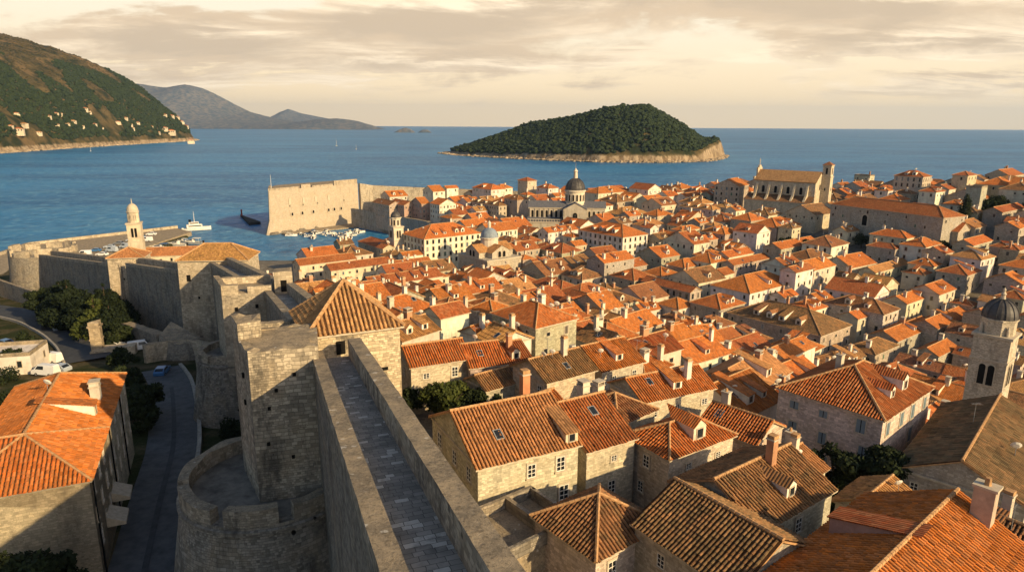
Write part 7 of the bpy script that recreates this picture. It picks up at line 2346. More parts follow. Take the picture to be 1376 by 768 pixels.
# the small rest of the roofs, mostly hidden: x, y, angle, width, depth, height, ground, roof, colours, chimneys
REST_TABLE = [
    (185.1, 230.5, 38.4, 10.2, 12.2, 5.0, 19.2, 'gl', 't', 'cs', 2),
    (-25.0, 237.8, 38.5, 7.0, 7.1, 6.2, 6.1, 'hip', 'y', 'cs', 0),
    (215.8, 275.3, 37.9, 16.4, 11.0, 6.2, 29.8, 'gr', 't', 'cs', 1),
    (102.4, 317.5, 36.8, 6.1, 6.1, 7.4, 14.0, 'gr', 't', 'gs', 2),
    (74.7, 318.3, 37.1, 6.6, 7.8, 8.4, 11.2, 'gl', 'o', 'cp', 0),
    (-61.4, 339.6, 39.4, 5.5, 8.3, 8.6, 3.9, 'hip', 'm', 'cp', 0),
    (258.6, 351.7, 39.8, 13.5, 16.1, 5.0, 37.9, 'hip', 't', 'gs', 0),
    (231.8, 354.5, 38.0, 10.9, 14.5, 6.1, 34.6, 'gr', 'm', 'cs', 1),
    (-23.7, 348.3, 40.3, 11.9, 12.7, 9.0, 5.5, 'gr', 'b', 'cp', 1),
    (-48.2, 348.8, 41.0, 11.3, 8.0, 9.8, 4.0, 'gl', 'y', 'wp', 1),
    (269.8, 359.9, 35.0, 7.2, 10.4, 4.7, 38.3, 'hip', 'r', 'cp', 2),
    (68.4, 354.7, 36.3, 7.6, 6.2, 7.5, 12.7, 'gr', 'r', 'cs', 2),
    (245.2, 364.3, 34.8, 11.9, 14.1, 5.4, 35.8, 'hip', 'y', 'wp', 1),
    (185.7, 362.3, 35.0, 7.5, 9.2, 5.4, 27.4, 'gl', 'o', 'cp', 2),
    (-11.6, 358.4, 38.9, 10.7, 14.5, 8.9, 6.9, 'gr', 'r', 'gs', 1),
    (236.8, 379.6, 40.4, 11.3, 17.5, 5.1, 34.1, 'hip', 'b', 'cs', 0),
    (210.1, 381.6, 37.2, 13.4, 10.1, 4.9, 30.6, 'gr', 'r', 'cs', 0),
    (-10.0, 378.9, 38.1, 11.8, 10.8, 7.3, 8.2, 'gl', 'm', 'cp', 0),
    (223.8, 390.7, 41.7, 11.2, 15.7, 5.7, 32.0, 'gr', 'o', 'gs', 2),
    (0.5, 388.2, 34.9, 7.6, 11.9, 7.6, 9.4, 'hip', 'm', 'ws', 1),
    (189.2, 406.1, 37.6, 13.3, 9.7, 5.3, 27.4, 'hip', 'o', 'cs', 1),
    (144.6, 413.8, 40.7, 9.4, 9.6, 9.3, 22.5, 'hip', 'o', 'wp', 2),
    (155.4, 425.3, 37.6, 12.0, 17.2, 9.9, 23.9, 'gr', 'y', 'ws', 2),
    (18.8, 424.1, 41.0, 11.1, 10.0, 9.5, 12.8, 'hip', 'r', 'cs', 1),
    (-6.7, 425.7, 37.2, 16.3, 16.8, 9.9, 11.1, 'hip', 'r', 'gs', 1),
    (134.9, 428.4, 37.9, 13.7, 13.8, 10.1, 22.0, 'hip', 'r', 'cp', 1),
    (5.2, 435.3, 38.0, 10.7, 9.6, 10.1, 12.5, 'gl', 'm', 'wp', 0),
    (147.5, 439.5, 34.8, 16.7, 14.5, 10.0, 23.6, 'hip', 'm', 'wp', 1),
    (-40.8, 444.0, 37.7, 16.1, 10.8, 7.7, 9.8, 'hip', 'o', 'wp', 1),
    (-1.8, 450.5, 40.9, 11.9, 12.0, 9.3, 12.9, 'hip', 'r', 'cp', 1),
    (55.8, 452.0, 36.2, 14.9, 12.1, 9.5, 17.0, 'gr', 'r', 'wp', 0),
    (68.3, 463.4, 34.6, 16.9, 10.5, 8.9, 18.5, 'gr', 'r', 'cs', 1),
    (41.5, 464.8, 41.3, 16.1, 15.9, 8.3, 16.7, 'gl', 'o', 'wp', 0),
    (-25.7, 477.9, 41.8, 12.9, 12.7, 9.3, 12.8, 'gr', 'b', 'cp', 1),
    (53.6, 89.7, 41.1, 11.1, 10.2, 7.2, 21.0, 'gr', 'r', 'cp', 2),
    (61.6, 96.8, 35.1, 8.4, 8.9, 7.1, 18.1, 'gr', 'r', 'gs', 1),
    (80.9, 114.5, 38.9, 7.6, 7.0, 7.5, 11.0, 'gl', 't', 'gs', 0),
    (0.8, 132.8, 39.5, 6.0, 7.5, 8.2, 24.4, 'hip', 'm', 'gs', 0),
    (88.7, 136.9, 39.7, 10.7, 10.8, 6.3, 5.5, 'hip', 't', 'gs', 0),
    (4.9, 150.5, 39.7, 8.7, 11.4, 6.9, 20.0, 'gr', 'r', 'wp', 1),
    (127.0, 150.4, 34.5, 10.2, 12.5, 5.9, 4.8, 'gr', 'r', 'ws', 0),
    (-29.6, 156.7, 38.9, 10.0, 10.8, 7.2, 22.4, 'hip', 'r', 'cs', 1),
    (117.3, 158.4, 41.4, 8.0, 8.3, 6.2, 4.6, 'hip', 'y', 'gs', 1),
    (68.9, 168.0, 41.5, 8.5, 8.1, 7.4, 4.2, 'gr', 'o', 'cp', 2),
    (46.4, 170.1, 37.1, 6.7, 5.9, 8.3, 8.4, 'gl', 'm', 'wp', 1),
    (-29.9, 174.5, 41.5, 9.1, 12.6, 7.7, 17.7, 'hip', 'r', 'gs', 1),
    (11.8, 175.8, 34.8, 9.2, 9.5, 6.2, 13.5, 'gr', 'r', 'gs', 0),
    (8.6, 186.5, 37.1, 8.6, 7.4, 6.5, 11.7, 'hip', 'o', 'cp', 1),
    (-36.1, 187.3, 38.2, 13.1, 11.3, 7.5, 14.8, 'gl', 'b', 'cs', 2),
    (-2.1, 196.7, 36.4, 8.8, 9.6, 7.7, 11.0, 'gl', 'o', 'cs', 0),
    (41.5, 195.7, 35.4, 12.0, 9.0, 6.4, 4.8, 'hip', 'o', 'wp', 1),
    (197.9, 251.0, 37.4, 7.7, 7.5, 6.1, 23.8, 'gr', 'm', 'gs', 2),
    (-94.0, 253.6, 38.0, 7.9, 7.2, 7.8, 4.0, 'hip', 'r', 'wp', 2),
    (3.7, 264.2, 37.7, 7.6, 7.2, 6.1, 4.1, 'hip', 't', 'cs', 1),
    (-54.4, 286.8, 38.1, 7.4, 7.1, 8.4, 4.0, 'hip', 'r', 'gs', 1),
    (19.6, 287.6, 39.6, 7.4, 6.7, 6.4, 5.0, 'hip', 'r', 'cp', 1),
    (193.0, 314.7, 36.4, 8.5, 9.1, 5.1, 28.2, 'gl', 'o', 'wp', 0),
    (81.1, 311.4, 34.0, 6.5, 6.6, 10.0, 11.5, 'gr', 't', 'wp', 1),
    (17.9, 344.1, 34.4, 7.6, 8.1, 7.7, 8.1, 'gr', 'r', 'wp', 0),
    (-53.6, 355.7, 40.2, 9.1, 7.7, 9.4, 3.5, 'gr', 'o', 'cp', 1),
    (228.9, 370.2, 41.7, 8.3, 9.5, 5.3, 33.6, 'gr', 'o', 'cp', 2),
    (113.3, 375.5, 34.6, 8.7, 7.4, 8.0, 17.9, 'hip', 'm', 'cp', 1),
    (-13.0, 387.5, 37.1, 7.6, 5.9, 8.2, 8.5, 'gr', 'o', 'gs', 1),
    (-28.5, 416.8, 41.9, 9.4, 9.6, 10.2, 9.1, 'hip', 'r', 'wp', 1),
    (-33.0, 427.1, 39.9, 7.4, 8.8, 7.8, 9.4, 'gr', 'r', 'wp', 2),
    (75.6, 455.4, 36.8, 9.3, 8.9, 8.0, 18.6, 'gl', 'r', 'wp', 2),
    (10.0, 101.5, 36.0, 4.9, 4.9, 6.1, 28.1, 'hip', 'o', 'cs', 1),
    (26.0, 101.8, 41.9, 7.5, 5.6, 5.8, 24.7, 'gr', 'o', 'cp', 0),
    (42.8, 149.4, 34.4, 5.9, 4.8, 6.6, 12.8, 'gl', 't', 'cp', 1),
    (-25.7, 166.5, 37.6, 4.6, 4.3, 8.2, 19.6, 'gl', 'o', 'cs', 1),
    (42.5, 179.1, 34.6, 5.8, 6.4, 7.3, 7.5, 'gl', 'b', 'wp', 2),
]

def merged_houses(table):
    roofs = {k: roof_material('far_roof_' + n, False, .30, .45, ROOFC[k]) for k, n in (('o', 'orange'), ('r', 'red'), ('b', 'brown'), ('y', 'tan'))}
    walls = {k: stone_material('far_wall_' + n, .62, .30, .35, .5, 1.0, const=WALLC[k]) for k, n in (('gs', 'grey'), ('cs', 'cream'), ('wp', 'white'))}
    mats = list(roofs.values()) + list(walls.values()) + [M['glass'], M['trim']]
    ri = {'o': 0, 'r': 1, 'b': 2, 'y': 3, 't': 3, 'm': 2}
    wi = {'gs': 4, 'cs': 5, 'ws': 5, 'cp': 5, 'wp': 6}
    mb = MB()
    rnd = random.Random(3)
    for (x, y, an, w_, d_h, H, g, roof, rc, wc, ch) in table:
        c, s = math.cos(R(an)), math.sin(R(an))
        T = lambda p: (x + c * p[0] - s * p[1], y + s * p[0] + c * p[1], g + p[2])
        X, Y = w_ / 2, d_h / 2
        q = [(-X, -Y), (X, -Y), (X, Y), (-X, Y)]
        for i in range(4):
            a, b = q[i], q[(i + 1) % 4]
            mb.poly([T((*a, -4)), T((*b, -4)), T((*b, H - .02)), T((*a, H - .02))], wi[wc])
        S, Lr, gb, ze = roof_slopes(w_, d_h, H, roof, .3, PITCH_R)
        for p in gb:
            mb.poly([T(v) for v in p], wi[wc])
        for p in S:
            mb.poly([T(v) for v in p], ri[rc])
            mb.poly([T((v[0], v[1], v[2] - .16)) for v in reversed(p)], ri[rc])
            for i in range(len(p)):
                a, b = p[i], p[(i + 1) % len(p)]
                if abs(a[2] - ze) < 1e-6 and abs(b[2] - ze) < 1e-6:
                    mb.poly([T((a[0], a[1], a[2] - .16)), T((b[0], b[1], b[2] - .16)), T(b), T(a)], 8)
        for k in range(ch):
            cx, cy = rnd.uniform(-.35, .35) * w_, rnd.uniform(-.25, .2) * d_h
            zz = roof_z(cx, cy, w_, d_h, H, roof, PITCH_R)
            o = [(cx - .4, cy - .35), (cx + .4, cy - .35), (cx + .4, cy + .35), (cx - .4, cy + .35)]
            for i in range(4):
                a, b = o[i], o[(i + 1) % 4]
                mb.poly([T((*a, zz - 1)), T((*b, zz - 1)), T((*b, zz + 1.5)), T((*a, zz + 1.5))], 6)
            mb.poly([T((*a, zz + 1.5)) for a in o], 8)
        for (ln, hd, rot) in ((w_, Y, 0), (d_h, X, -math.pi / 2)):
            n = max(1, int(ln / 3))
            for i in range(n):
                if rnd.random() < .3:
                    continue
                t = -ln / 2 + ln * (i + .5) / n
                for zz in (H - 1.8,):
                    pts = [(t - .42, -hd - .03, zz - .65), (t + .42, -hd - .03, zz - .65), (t + .42, -hd - .03, zz + .65), (t - .42, -hd - .03, zz + .65)]
                    if rot:
                        pts = [(p[1], -p[0], p[2]) for p in pts]
                    mb.poly([T(p) for p in pts], 7)
    kind(mb.build('house_mass', mats), 'stuff')


merged_houses(REST_TABLE)

# ------------------------------------------------------------------ villas on the headland
def villa(x, y, z, s, ang, n, label):
    o = thing('villa', label, 'villa', (x, y, z), ang, 'villas on the headland')
    w_, d_, h_ = 13 * s, 9 * s, 6.5 * s
    mb = MB(); mb.box(-w_ / 2, w_ / 2, -d_ / 2, d_ / 2, -5, h_); mb.box(-w_ / 2 - 1.5, w_ / 2 + 1.5, -d_ / 2 - 3 * s, -d_ / 2, -5, h_ * .45)
    mb.build('wall', M['plaster'], o, (.62, .52, .38))
    S, Lr, gb, ze = roof_slopes(w_, d_, h_, 'hip', .5, .42)
    mb = MB()
    for q in S:
        mb.poly(q)
    mb.build('roof', M['roof'], o, ROOFC[random.choice(['r', 'y', 'o'])])
    for t in np.linspace(-.35, .35, n):
        wn = link('window', WIN_FAR, o); wn.location = (t * w_, -d_ / 2 - .02, h_ * .72); wn.scale = (1.6 * s, 1, 1.8 * s)
    return o


vpix = [(75, 540, 1.9), (40, 511, 1.1), (97, 505, 1.2), (65, 462, 1), (192, 470, 1.1), (222, 458, 1), (240, 462, .9), (290, 492, 1.3), (270, 500, .9), (338, 444, 1.3), (352, 450, 1), (373, 505, 1.2), (402, 515, 1), (470, 496, 1.1), (498, 478, 1.1),
        (517, 503, 1.2), (546, 497, 1.2), (526, 520, 1.0), (652, 465, 1.4), (680, 468, 1.5), (703, 474, 1.4), (718, 490, 1.5), (738, 508, 1.5), (752, 518, 1.5), (680, 537, 2.2), (655, 522, 1.6), (156, 536, 1.0), (228, 508, .9), (327, 508, .9), (628, 535, 1.1), (602, 508, .8)]
vil = []
for (vx, vy, s) in vpix:
    px, py = vx / 2.954, vy / 2.954
    r = ray(px, py)
    ts = np.arange(1250, 3400, 8.0)
    hx, hy, hz = r[0] * ts, r[1] * ts, CAM_Z + r[2] * ts
    hh = hill_h(hx, hy)
    k = np.nonzero(hh > hz)[0]
    k = k[0] if len(k) else len(ts) // 2
    vil.append((px, py, hx[k], hy[k], max(4, hh[k]), s))
order = sorted(range(len(vil)), key=lambda i: vil[i][0])
ORD = ['first', 'second', 'third', 'fourth', 'fifth', 'sixth', 'seventh', 'eighth', 'ninth', 'tenth', 'eleventh', 'twelfth', 'thirteenth', 'fourteenth', 'fifteenth', 'sixteenth',
       'seventeenth', 'eighteenth', 'nineteenth', 'twentieth'] + ['twenty ' + q for q in ('first', 'second', 'third', 'fourth', 'fifth', 'sixth', 'seventh', 'eighth', 'ninth')] + ['thirtieth', 'thirty first', 'thirty second']
for rank, i in enumerate(order):
    px, py, x, y, z, s = vil[i]
    villa(x, y, z, s, random.uniform(.0, .7), 4 if s > 1.1 else 3, '%s villa on the wooded headland, %s from the left edge' % ('large pale' if s > 1.4 else ('small cream' if s < 1.05 else 'cream'), ORD[rank]))

# ------------------------------------------------------------------ boats
def boat_meshes():
    hull = MB()
    secs = []
    n = 8
    for i in range(n + 1):
        t = i / n
        bw = 1.0 * (1 - max(0, (t - .45) / .55) ** 2.0) * (.86 + .14 * min(1, t * 4))
        zt = .75 + .35 * t * t
        zk = -.25 + .25 * max(0, (t - .7) / .3) ** 2
        y = -3 + 6 * t
        secs.append([(-bw, y, zt), (-bw * .72, y, .1), (0, y, zk), (bw * .72, y, .1), (bw, y, zt)])
    for i in range(n):
        A, B = secs[i], secs[i + 1]
        for k in range(4):
            hull.poly([A[k], B[k], B[k + 1], A[k + 1]])
        hull.poly([(A[0][0] * .86, A[0][1], .5), (A[4][0] * .86, A[4][1], .5), (B[4][0] * .86, B[4][1], .5), (B[0][0] * .86, B[0][1], .5)], 1)
        for k, s in ((0, 1), (4, -1)):
            q = [A[k], (A[k][0] * .86, A[k][1], .5), (B[k][0] * .86, B[k][1], .5), B[k]]
            hull.poly(q if s > 0 else q[::-1])
    hull.poly(secs[0][::-1])
    cab = MB(); cab.prism([(-.6, -.6), (.6, -.6), (.5, 1.6), (-.5, 1.6)], .5, [1.55, 1.55, 1.2, 1.2])
    ws = MB(); ws.poly([(-.62, -.3, 1.15), (-.62, -.3, 1.5), (-.52, 1.2, 1.22), (-.52, 1.2, 1.0)]); ws.poly([(.62, -.3, 1.5), (.62, -.3, 1.15), (.52, 1.2, 1.0), (.52, 1.2, 1.22)]); ws.poly([(-.45, 1.615, .8), (.45, 1.615, .8), (.45, 1.605, 1.1), (-.45, 1.605, 1.1)][::-1])
    aw = MB(); aw.box(-.75, .75, -2.3, -.4, 1.75, 1.82)
    for x in (-.7, .7):
        for y in (-2.2, -.5):
            aw.tube((x, y, .5), (x, y, 1.76), .03, seg=4)
    eng = MB(); eng.box(-.22, .22, -3.35, -3.0, .2, 1.15)
    return [('hull', hull.mesh('hull', [M['render'], M['wood']])), ('cabin', cab.mesh('cabin', [M['white_paint']])), ('windscreen', ws.mesh('windscreen', [M['glass']])),
            ('awning', aw.mesh('awning', [M['shutter']])), ('engine', eng.mesh('engine', [M['rubber']]))]


BOAT = boat_meshes()


def boat(x, y, rz, s, col, awn, label, group):
    o = thing('motorboat', label, 'boat', (x, y, .05), rz, group)
    for nm, me in BOAT:
        if nm == 'awning' and awn is None:
            continue
        c = link(nm, me, o); c.scale = (s,) * 3
        c.color = (*(col if nm != 'awning' else awn), 1)
    return o


random.seed(31)
bcol = [((.75, .72, .66), 'white'), ((.70, .68, .62), 'off white'), ((.06, .16, .30), 'blue'), ((.55, .50, .42), 'cream'), ((.30, .31, .31), 'grey')]
acol = [(None, 'no canopy'), ((.62, .60, .54), 'a white canopy'), ((.05, .12, .25), 'a blue canopy')]
# moored in the harbour below the fortress, measured from the photograph
bp = [(152, 492), (205, 489), (190, 486), (243, 500), (238, 482), (262, 484), (290, 478), (225, 496), (322, 490), (345, 488), (360, 494), (372, 487), (385, 478), (400, 482), (412, 476), (338, 497), (355, 502), (425, 480), (310, 484), (275, 490), (375, 499), (395, 492)]
bl = []
for (ax_, ay_) in bp:
    x, y = onz(340 + ax_ / 2.954, 150 + ay_ / 2.954, .3)
    bl.append((x, y))
bl.sort(key=lambda p: project(p[0], p[1], 0)[0])
for k, (x, y) in enumerate(bl):
    c, cn = random.choice(bcol[:2] * 3 + bcol); a, an_ = random.choice(acol)
    boat(x, y, random.uniform(-.5, .5) + (R(35) if k % 3 else R(-60)), random.uniform(1.0, 1.6), c, a, '%s motorboat with %s below the fortress, %s from the left' % (cn, an_, ORD[k]), 'boats moored in the harbour')
pb = [(-196, 338), (-199, 350), (-197, 362), (-200, 374), (-196, 386), (-199, 398), (-190, 345), (-191, 369), (-190, 392)]
pb.sort(key=lambda p: project(p[0], p[1], 0)[0])
for k, (x, y) in enumerate(pb):
    c, cn = random.choice(bcol); a, an_ = random.choice(acol)
    boat(x, y, R(90) + random.uniform(-.2, .2), random.uniform(1.4, 2.2), c, a, '%s boat with %s along the stone pier, %s from the left' % (cn, an_, ORD[k]), 'boats along the pier')

fy = thing('ferry', 'white passenger ferry with a tall mast at the end of the stone pier', 'ferry', (-212, 446, 0), R(-60))
for nm, me in BOAT[:1]:
    c = link('hull', me, fy, (.70, .67, .60, 1)); c.scale = (2.7, 3.0, 2.4)
MB().box(-1.9, 1.9, -6, 3.5, 1.9, 4.2).box(-1.6, 1.6, -4.5, 1.5, 4.2, 5.8).build('cabin', M['white_paint'], fy)
for z in (3.3, 5.1):
    MB().box(-1.94 if z < 4 else -1.64, 1.94 if z < 4 else 1.64, -5 if z < 4 else -4.1, 3 if z < 4 else 1.2, z - .35, z + .35).build('window_band', M['glass'], fy)
MB().tube((0, -1, 5.8), (0, -1, 13), .2, .08).tube((-1.2, -1, 10), (1.2, -1, 10), .07, .07).build('mast', M['white_paint'], fy)
MB().prism([(-.8, -4.4), (.8, -4.4), (.8, -3), (-.8, -3)], 5.8, 7.4).build('funnel', M['dark'], fy)

for (px, py, s, lab) in ((452, 196, 2.3, 'larger white sailboat with a full sail and a wake on the open sea'), (478.5, 200.5, 1.5, 'small white sailboat on the open sea, to the right of the larger one'), (361 / 2.954, 600 / 2.954, .9, 'tiny white sailboat near the headland shore')):
    x, y = onz(px, py, .2)
    o = thing('sailboat', lab, 'sailboat', (x, y, .1), R(20), 'sailboats on the sea')
    c = link('hull', BOAT[0][1], o, (.78, .76, .72, 1)); c.scale = (s * 1.2, s * 1.5, s)
    MB().tube((0, .5 * s, .5 * s), (0, .5 * s, 11 * s), .12 * s, .05 * s).tube((0, .5 * s, 1.4 * s), (0, -3.6 * s, 1.6 * s), .08 * s, .06 * s).build('mast', M['metal'], o)
    mb = MB()
    for (pts) in ([(0, .4 * s, 1.7 * s), (.35 * s, -1.5 * s, 1.8 * s), (0, -3.5 * s, 1.8 * s), (.25 * s, -1.2 * s, 5.5 * s), (0, .4 * s, 10.6 * s)],):
        p = [Vector(q) for q in pts]
        for tri in ((0, 1, 3), (0, 3, 4), (1, 2, 3), (2, 4, 3)):
            mb.poly([p[t] for t in tri])
            mb.poly([p[t] + Vector((-.03, 0, 0)) for t in reversed(tri)])
    mb.build('sail', M['white_paint'], o)

# ------------------------------------------------------------------ cars
def car_meshes(van):
    b = MB(); g = MB()
    W, L = .9, 4.3
    if van:
        prof = [(-2.3, .35), (-2.3, 1.9), (-2.1, 2.1), (1.1, 2.1), (1.75, 1.25), (2.35, 1.05), (2.4, .35)]
        gl = [[(1.12, 1.95), (1.62, 1.3)], ]
        side = [(-.2, 1.9), (1.0, 1.9), (1.5, 1.3), (-.2, 1.3)]
    else:
        prof = [(-2.1, .3), (-2.15, .85), (-1.95, 1.0), (-1.35, 1.42), (.25, 1.45), (1.0, .98), (2.0, .82), (2.12, .55), (2.1, .3)]
        side = [(-1.55, 1.02), (-1.2, 1.34), (.2, 1.36), (.78, 1.02)]
    n = len(prof)
    ins = lambda z: W - .16 * max(0, (z - .85)) / .6
    Lp = [(-ins(z), y, z) for y, z in prof]; Rp = [(ins(z), y, z) for y, z in prof]
    for i in range(n):
        j = (i + 1) % n
        b.poly([Rp[i], Rp[j], Lp[j], Lp[i]])
    b.poly(Lp); b.poly(Rp[::-1])
    for s in (-1, 1):
        q = [(s * (ins(z) + .012), y, z) for y, z in side]
        g.poly(q if s < 0 else q[::-1])
    if van:
        g.poly([(-.7, 1.14, 2.08), (.7, 1.14, 2.08), (.78, 1.72, 1.32), (-.78, 1.72, 1.32)][::-1])
    else:
        g.poly([(-.62, .30, 1.44), (.62, .30, 1.44), (.72, .97, 1.02), (-.72, .97, 1.02)][::-1])
        g.poly([(-.62, -1.36, 1.43), (.62, -1.36, 1.43), (.72, -1.9, 1.04), (-.72, -1.9, 1.04)])
    wh = MB(); wh.tube((-.09, 0, 0), (.09, 0, 0), .32, seg=12); wh.tube((-.1, 0, 0), (.1, 0, 0), .18, seg=8, m=1)
    return b.mesh('body', [M['paint']]), g.mesh('window', [M['glass']]), wh.mesh('wheel', [M['rubber'], M['metal']])


CARS = {False: car_meshes(False), True: car_meshes(True)}


def car(x, y, rz, col, van, label, group, z=None, s=1.0):
    z = gz(x, y) + .16 if z is None else z
    o = thing('parked_van' if van else 'parked_car', label, 'van' if van else 'car', (x, y, z), rz, group)
    b, g, wv = CARS[van]
    link('body', b, o, (*col, 1)).scale = (s,) * 3; link('window', g, o).scale = (s,) * 3
    for sx in (-.82, .82):
        for sy in (-1.35, 1.35):
            w_ = link('wheel', wv, o); w_.location = (sx * s, sy * s, .32 * s); w_.scale = (s,) * 3
    return o


BL, SI, WH, DK, GY = (.05, .14, .30), (.38, .42, .46), (.72, .71, .68), (.03, .03, .035), (.16, .17, .18)
cg = 'cars parked outside the walls'
def carpx(px, py, zz, rz, col, van, label, s=1.15):
    x, y = onz(px, py, zz)
    for _ in range(6):
        x, y = onz(px, py, gz(x, y) + .9)
    car(x, y, rz, col, van, label, cg, s=s)


carpx(61, 437, 14, R(35), DK, False, 'dark car parked on the road edge below the pines, leftmost')
carpx(76, 439, 14, R(40), SI, False, 'silver car parked beside the road, second under the pines')
carpx(92, 434, 14, R(40), GY, False, 'grey car farthest up the road under the pines')
carpx(66, 436 + 1, 14, R(40), SI, False, 'pale silver car on the bend of the road') if False else None
carpx(153, 463, 16, R(-70), WH, False, 'white car parked by the stone gate pillar right of the road')
carpx(188, 466, 16, R(-60), WH, True, 'white van half hidden behind the wall right of the gate pillar')
carpx(111, 455, 14, R(40), DK, False, 'dark car on the right side of the road, near the gate pillar')
carpx(218, 497, 18, R(10), BL, False, 'blue car in the curved walled yard below the bastion')
carpx(68, 482, 15, R(75), WH, True, 'white van with its roof lit in the yard left of the road')
carpx(62, 499, 16, R(80), WH, True, 'white van parked beside the flat white building')
carpx(79, 494, 16, R(75), SI, False, 'pale silver car between the white vans and the road')
carpx(43, 522, 17, R(80), DK, False, 'dark car below the flat white building on the left')
carpx(5, 460, 15, R(70), BL, False, 'bright blue car at the left edge of the photo')
random.seed(77)
slots = [(-224 + 1.2 * (i % 2) + (i // 8) * 9, 332 + 11 * (i % 8)) for i in range(14)]
slots.sort(key=lambda p: project(p[0], p[1], 3)[0])
for k, (x, y) in enumerate(slots):
    c, cn = random.choice([(WH, 'white'), (SI, 'silver'), (DK, 'black'), (WH, 'white'), (GY, 'grey'), (BL, 'blue')])
    v = random.random() < .35
    car(x, y, R(90 + random.uniform(-15, 15)), c, v, '%s %s parked on the stone pier, %s vehicle from the left' % (cn, 'van' if v else 'car', ORD[k]), 'vehicles parked on the pier', 2.62, 1.35)

# ------------------------------------------------------------------ small structures outside the walls
gp = thing('gate_pillar', 'tall brown stone gate pillar standing beside the curving road', 'pillar', (-98.5, 151.5, gz(-98.5, 151.5)), R(20))
mb = MB(); sq(mb, 3.0, -2, 1.2); sq(mb, 2.3, 1.2, 7.4); sq(mb, 2.6, 3.9, 4.2); sq(mb, 2.8, 7.0, 7.4); mb.prism([(-1.2, -1.1), (1.0, -1.2), (1.15, .9), (-1.0, 1.1)], 7.4, [8.3, 7.9, 8.5, 8.0], 0, False, True)
mb.build('shaft', M['fort_far'], gp, (.42, .33, .22))
MB().box(-.5, 8, -1.5, 1.5, -2, 1.8).build('plinth', M['fort_far'], gp, STONE_W)
wb = house(-113, 135, R(14), 22, 9, 4.2, gz(-113, 135), 'flat', 'g', 'wp', 0, 0, 701, label='low flat roofed white building at the left, above the orange roofed house', clutter=False, rows=1, skip=.3)
house(-152, 176, R(8), 9, 8, 4.5, gz(-152, 176), 'hip', 'o', 'wp', 0, 0, 702, label='small orange roofed white house at the left edge above the road', clutter=False)
house(-196, 226, R(8), 14, 8, 7, gz(-196, 226), 'hip', 'r', 'cp', 0, 0, 703, label='red roofed house at the far left edge below the round bastion', clutter=False)
house(-208, 240, R(-5), 12, 8, 8, gz(-208, 240), 'gr', 'r', 'cp', 0, 0, 704, label='dull red roofed house at the left edge just under the sea', clutter=False)
yw = thing('yard_wall', 'low grey garden wall at the left edge below the round bastion', 'wall', (-170, 232, 6))
mb = MB(); strip(mb, (-190, 238, 15.2), (-146, 205, 16.4), -.5, .5, -9, 0, .1, 2, 0, 1)
adopt(mb.build('wall_body', [M['fort_far'], M['cap']], None, STONE_G), yw)

# ------------------------------------------------------------------ trees and gardens
random.seed(13)
def tpx(px, py, H):
    x, y = onz(px, py, 20)
    for _ in range(25):
        x2, y2 = onz(px, py, gz(x, y) + H)
        x, y = .5 * x + .5 * x2, .5 * y + .5 * y2
    return x, y


gp_ = 'pines outside the city wall'
for (x, y, h, r, kd, lf, lab) in ((-124, 181, 15, 6.2, 'pine', 'leaf_pine', 'tallest dark pine standing left in the clump by the road'), (-131, 188, 13, 6, 'pine', 'leaf_pine', 'dark pine at the left end of the clump by the road'),
                                  (-114, 174, 13, 6, 'pine', 'leaf_pine', 'dark pine in the middle of the clump by the road'), (-109.5, 169, 12, 4.6, 'pine', 'leaf_light', 'sunny light green tree among the dark pines by the road'),
                                  (-105, 168, 10.5, 5.5, 'pine', 'leaf_pine', 'spreading dark pine at the right end of the pine clump'), (-117, 186, 12, 6, 'pine', 'leaf_pine', 'dark pine behind the tallest pine'),
                                  (-112, 181, 12, 5.5, 'pine', 'leaf_pine', 'dark pine against the shaded city wall'), (-99, 160, 6, 3.5, 'broad', 'leaf', 'low dark tree below the outer scarp wall'),
                                  (-141, 194, 10, 5, 'broad', 'leaf', 'dark tree at the road bend, left of the pines')):
    tree('pine_tree' if kd == 'pine' else 'broadleaf_tree', x, y, h, r, kd, lab, 'tree', lf, .42, 90, group=gp_)
for (px, py, h, r, lab) in ((172, 505, 6, 3.2, 'dark tree between the orange roofed house and the walled yard'), (190, 530, 6, 3.4, 'dark tree beside the shaded street'), (176, 540, 6.5, 3.4, 'dark tree against the end of the large orange roofed house'),
                            (197, 555, 5, 3, 'small dark tree overhanging the shaded street'), (35, 455, 5, 3, 'small dark tree above the white vans'), (20, 480, 5, 3.5, 'dark tree at the left edge near the blue car'), (45, 475, 4, 3, 'dark shrubby tree by the road wall on the left'),
                            (165, 478, 5, 3, 'dark tree right of the gate pillar')):
    x, y = tpx(px, py, h * .6)
    tree('broadleaf_tree', x, y, h, r, 'broad', lab, 'tree', 'leaf', .34, 120, group='trees outside the city wall')
tree('broadleaf_tree', -44.8, 54.6, 10.0, 4.6, 'broad', 'big dark tree in the lower left corner in front of the left house', 'tree', 'leaf', .30, 200, z=22.5, group='trees outside the city wall')
x, y = -52, 53
bush('garden_shrub', x, y, 5.5, 4.6, 'big dark shrub in front of the stone wall of the large left house', per=190, z=22.5, sx=1.3)
bush('hedge', -92, 112, 3.0, 5.0, 'dark hedge behind the large orange roofed house at the left', 'hedge', per=120, sx=2.2)
bush('hedge', -108, 128, 2.6, 4.0, 'green hedge under the flat roofed white building', 'hedge', 'leaf', per=120, sx=2.4)
bush('shrub', -41, 86, 2.6, 2.6, 'dark shrub at the foot of the near round bastion', per=220)
bush('shrub', -44, 99, 3.2, 3.0, 'dark shrub below the smaller bastion by the street wall', per=200)
bush('ivy_clump', -30.5, 76, 3.0, 2.2, 'dark scrub behind the near round bastion', per=200, z=23)

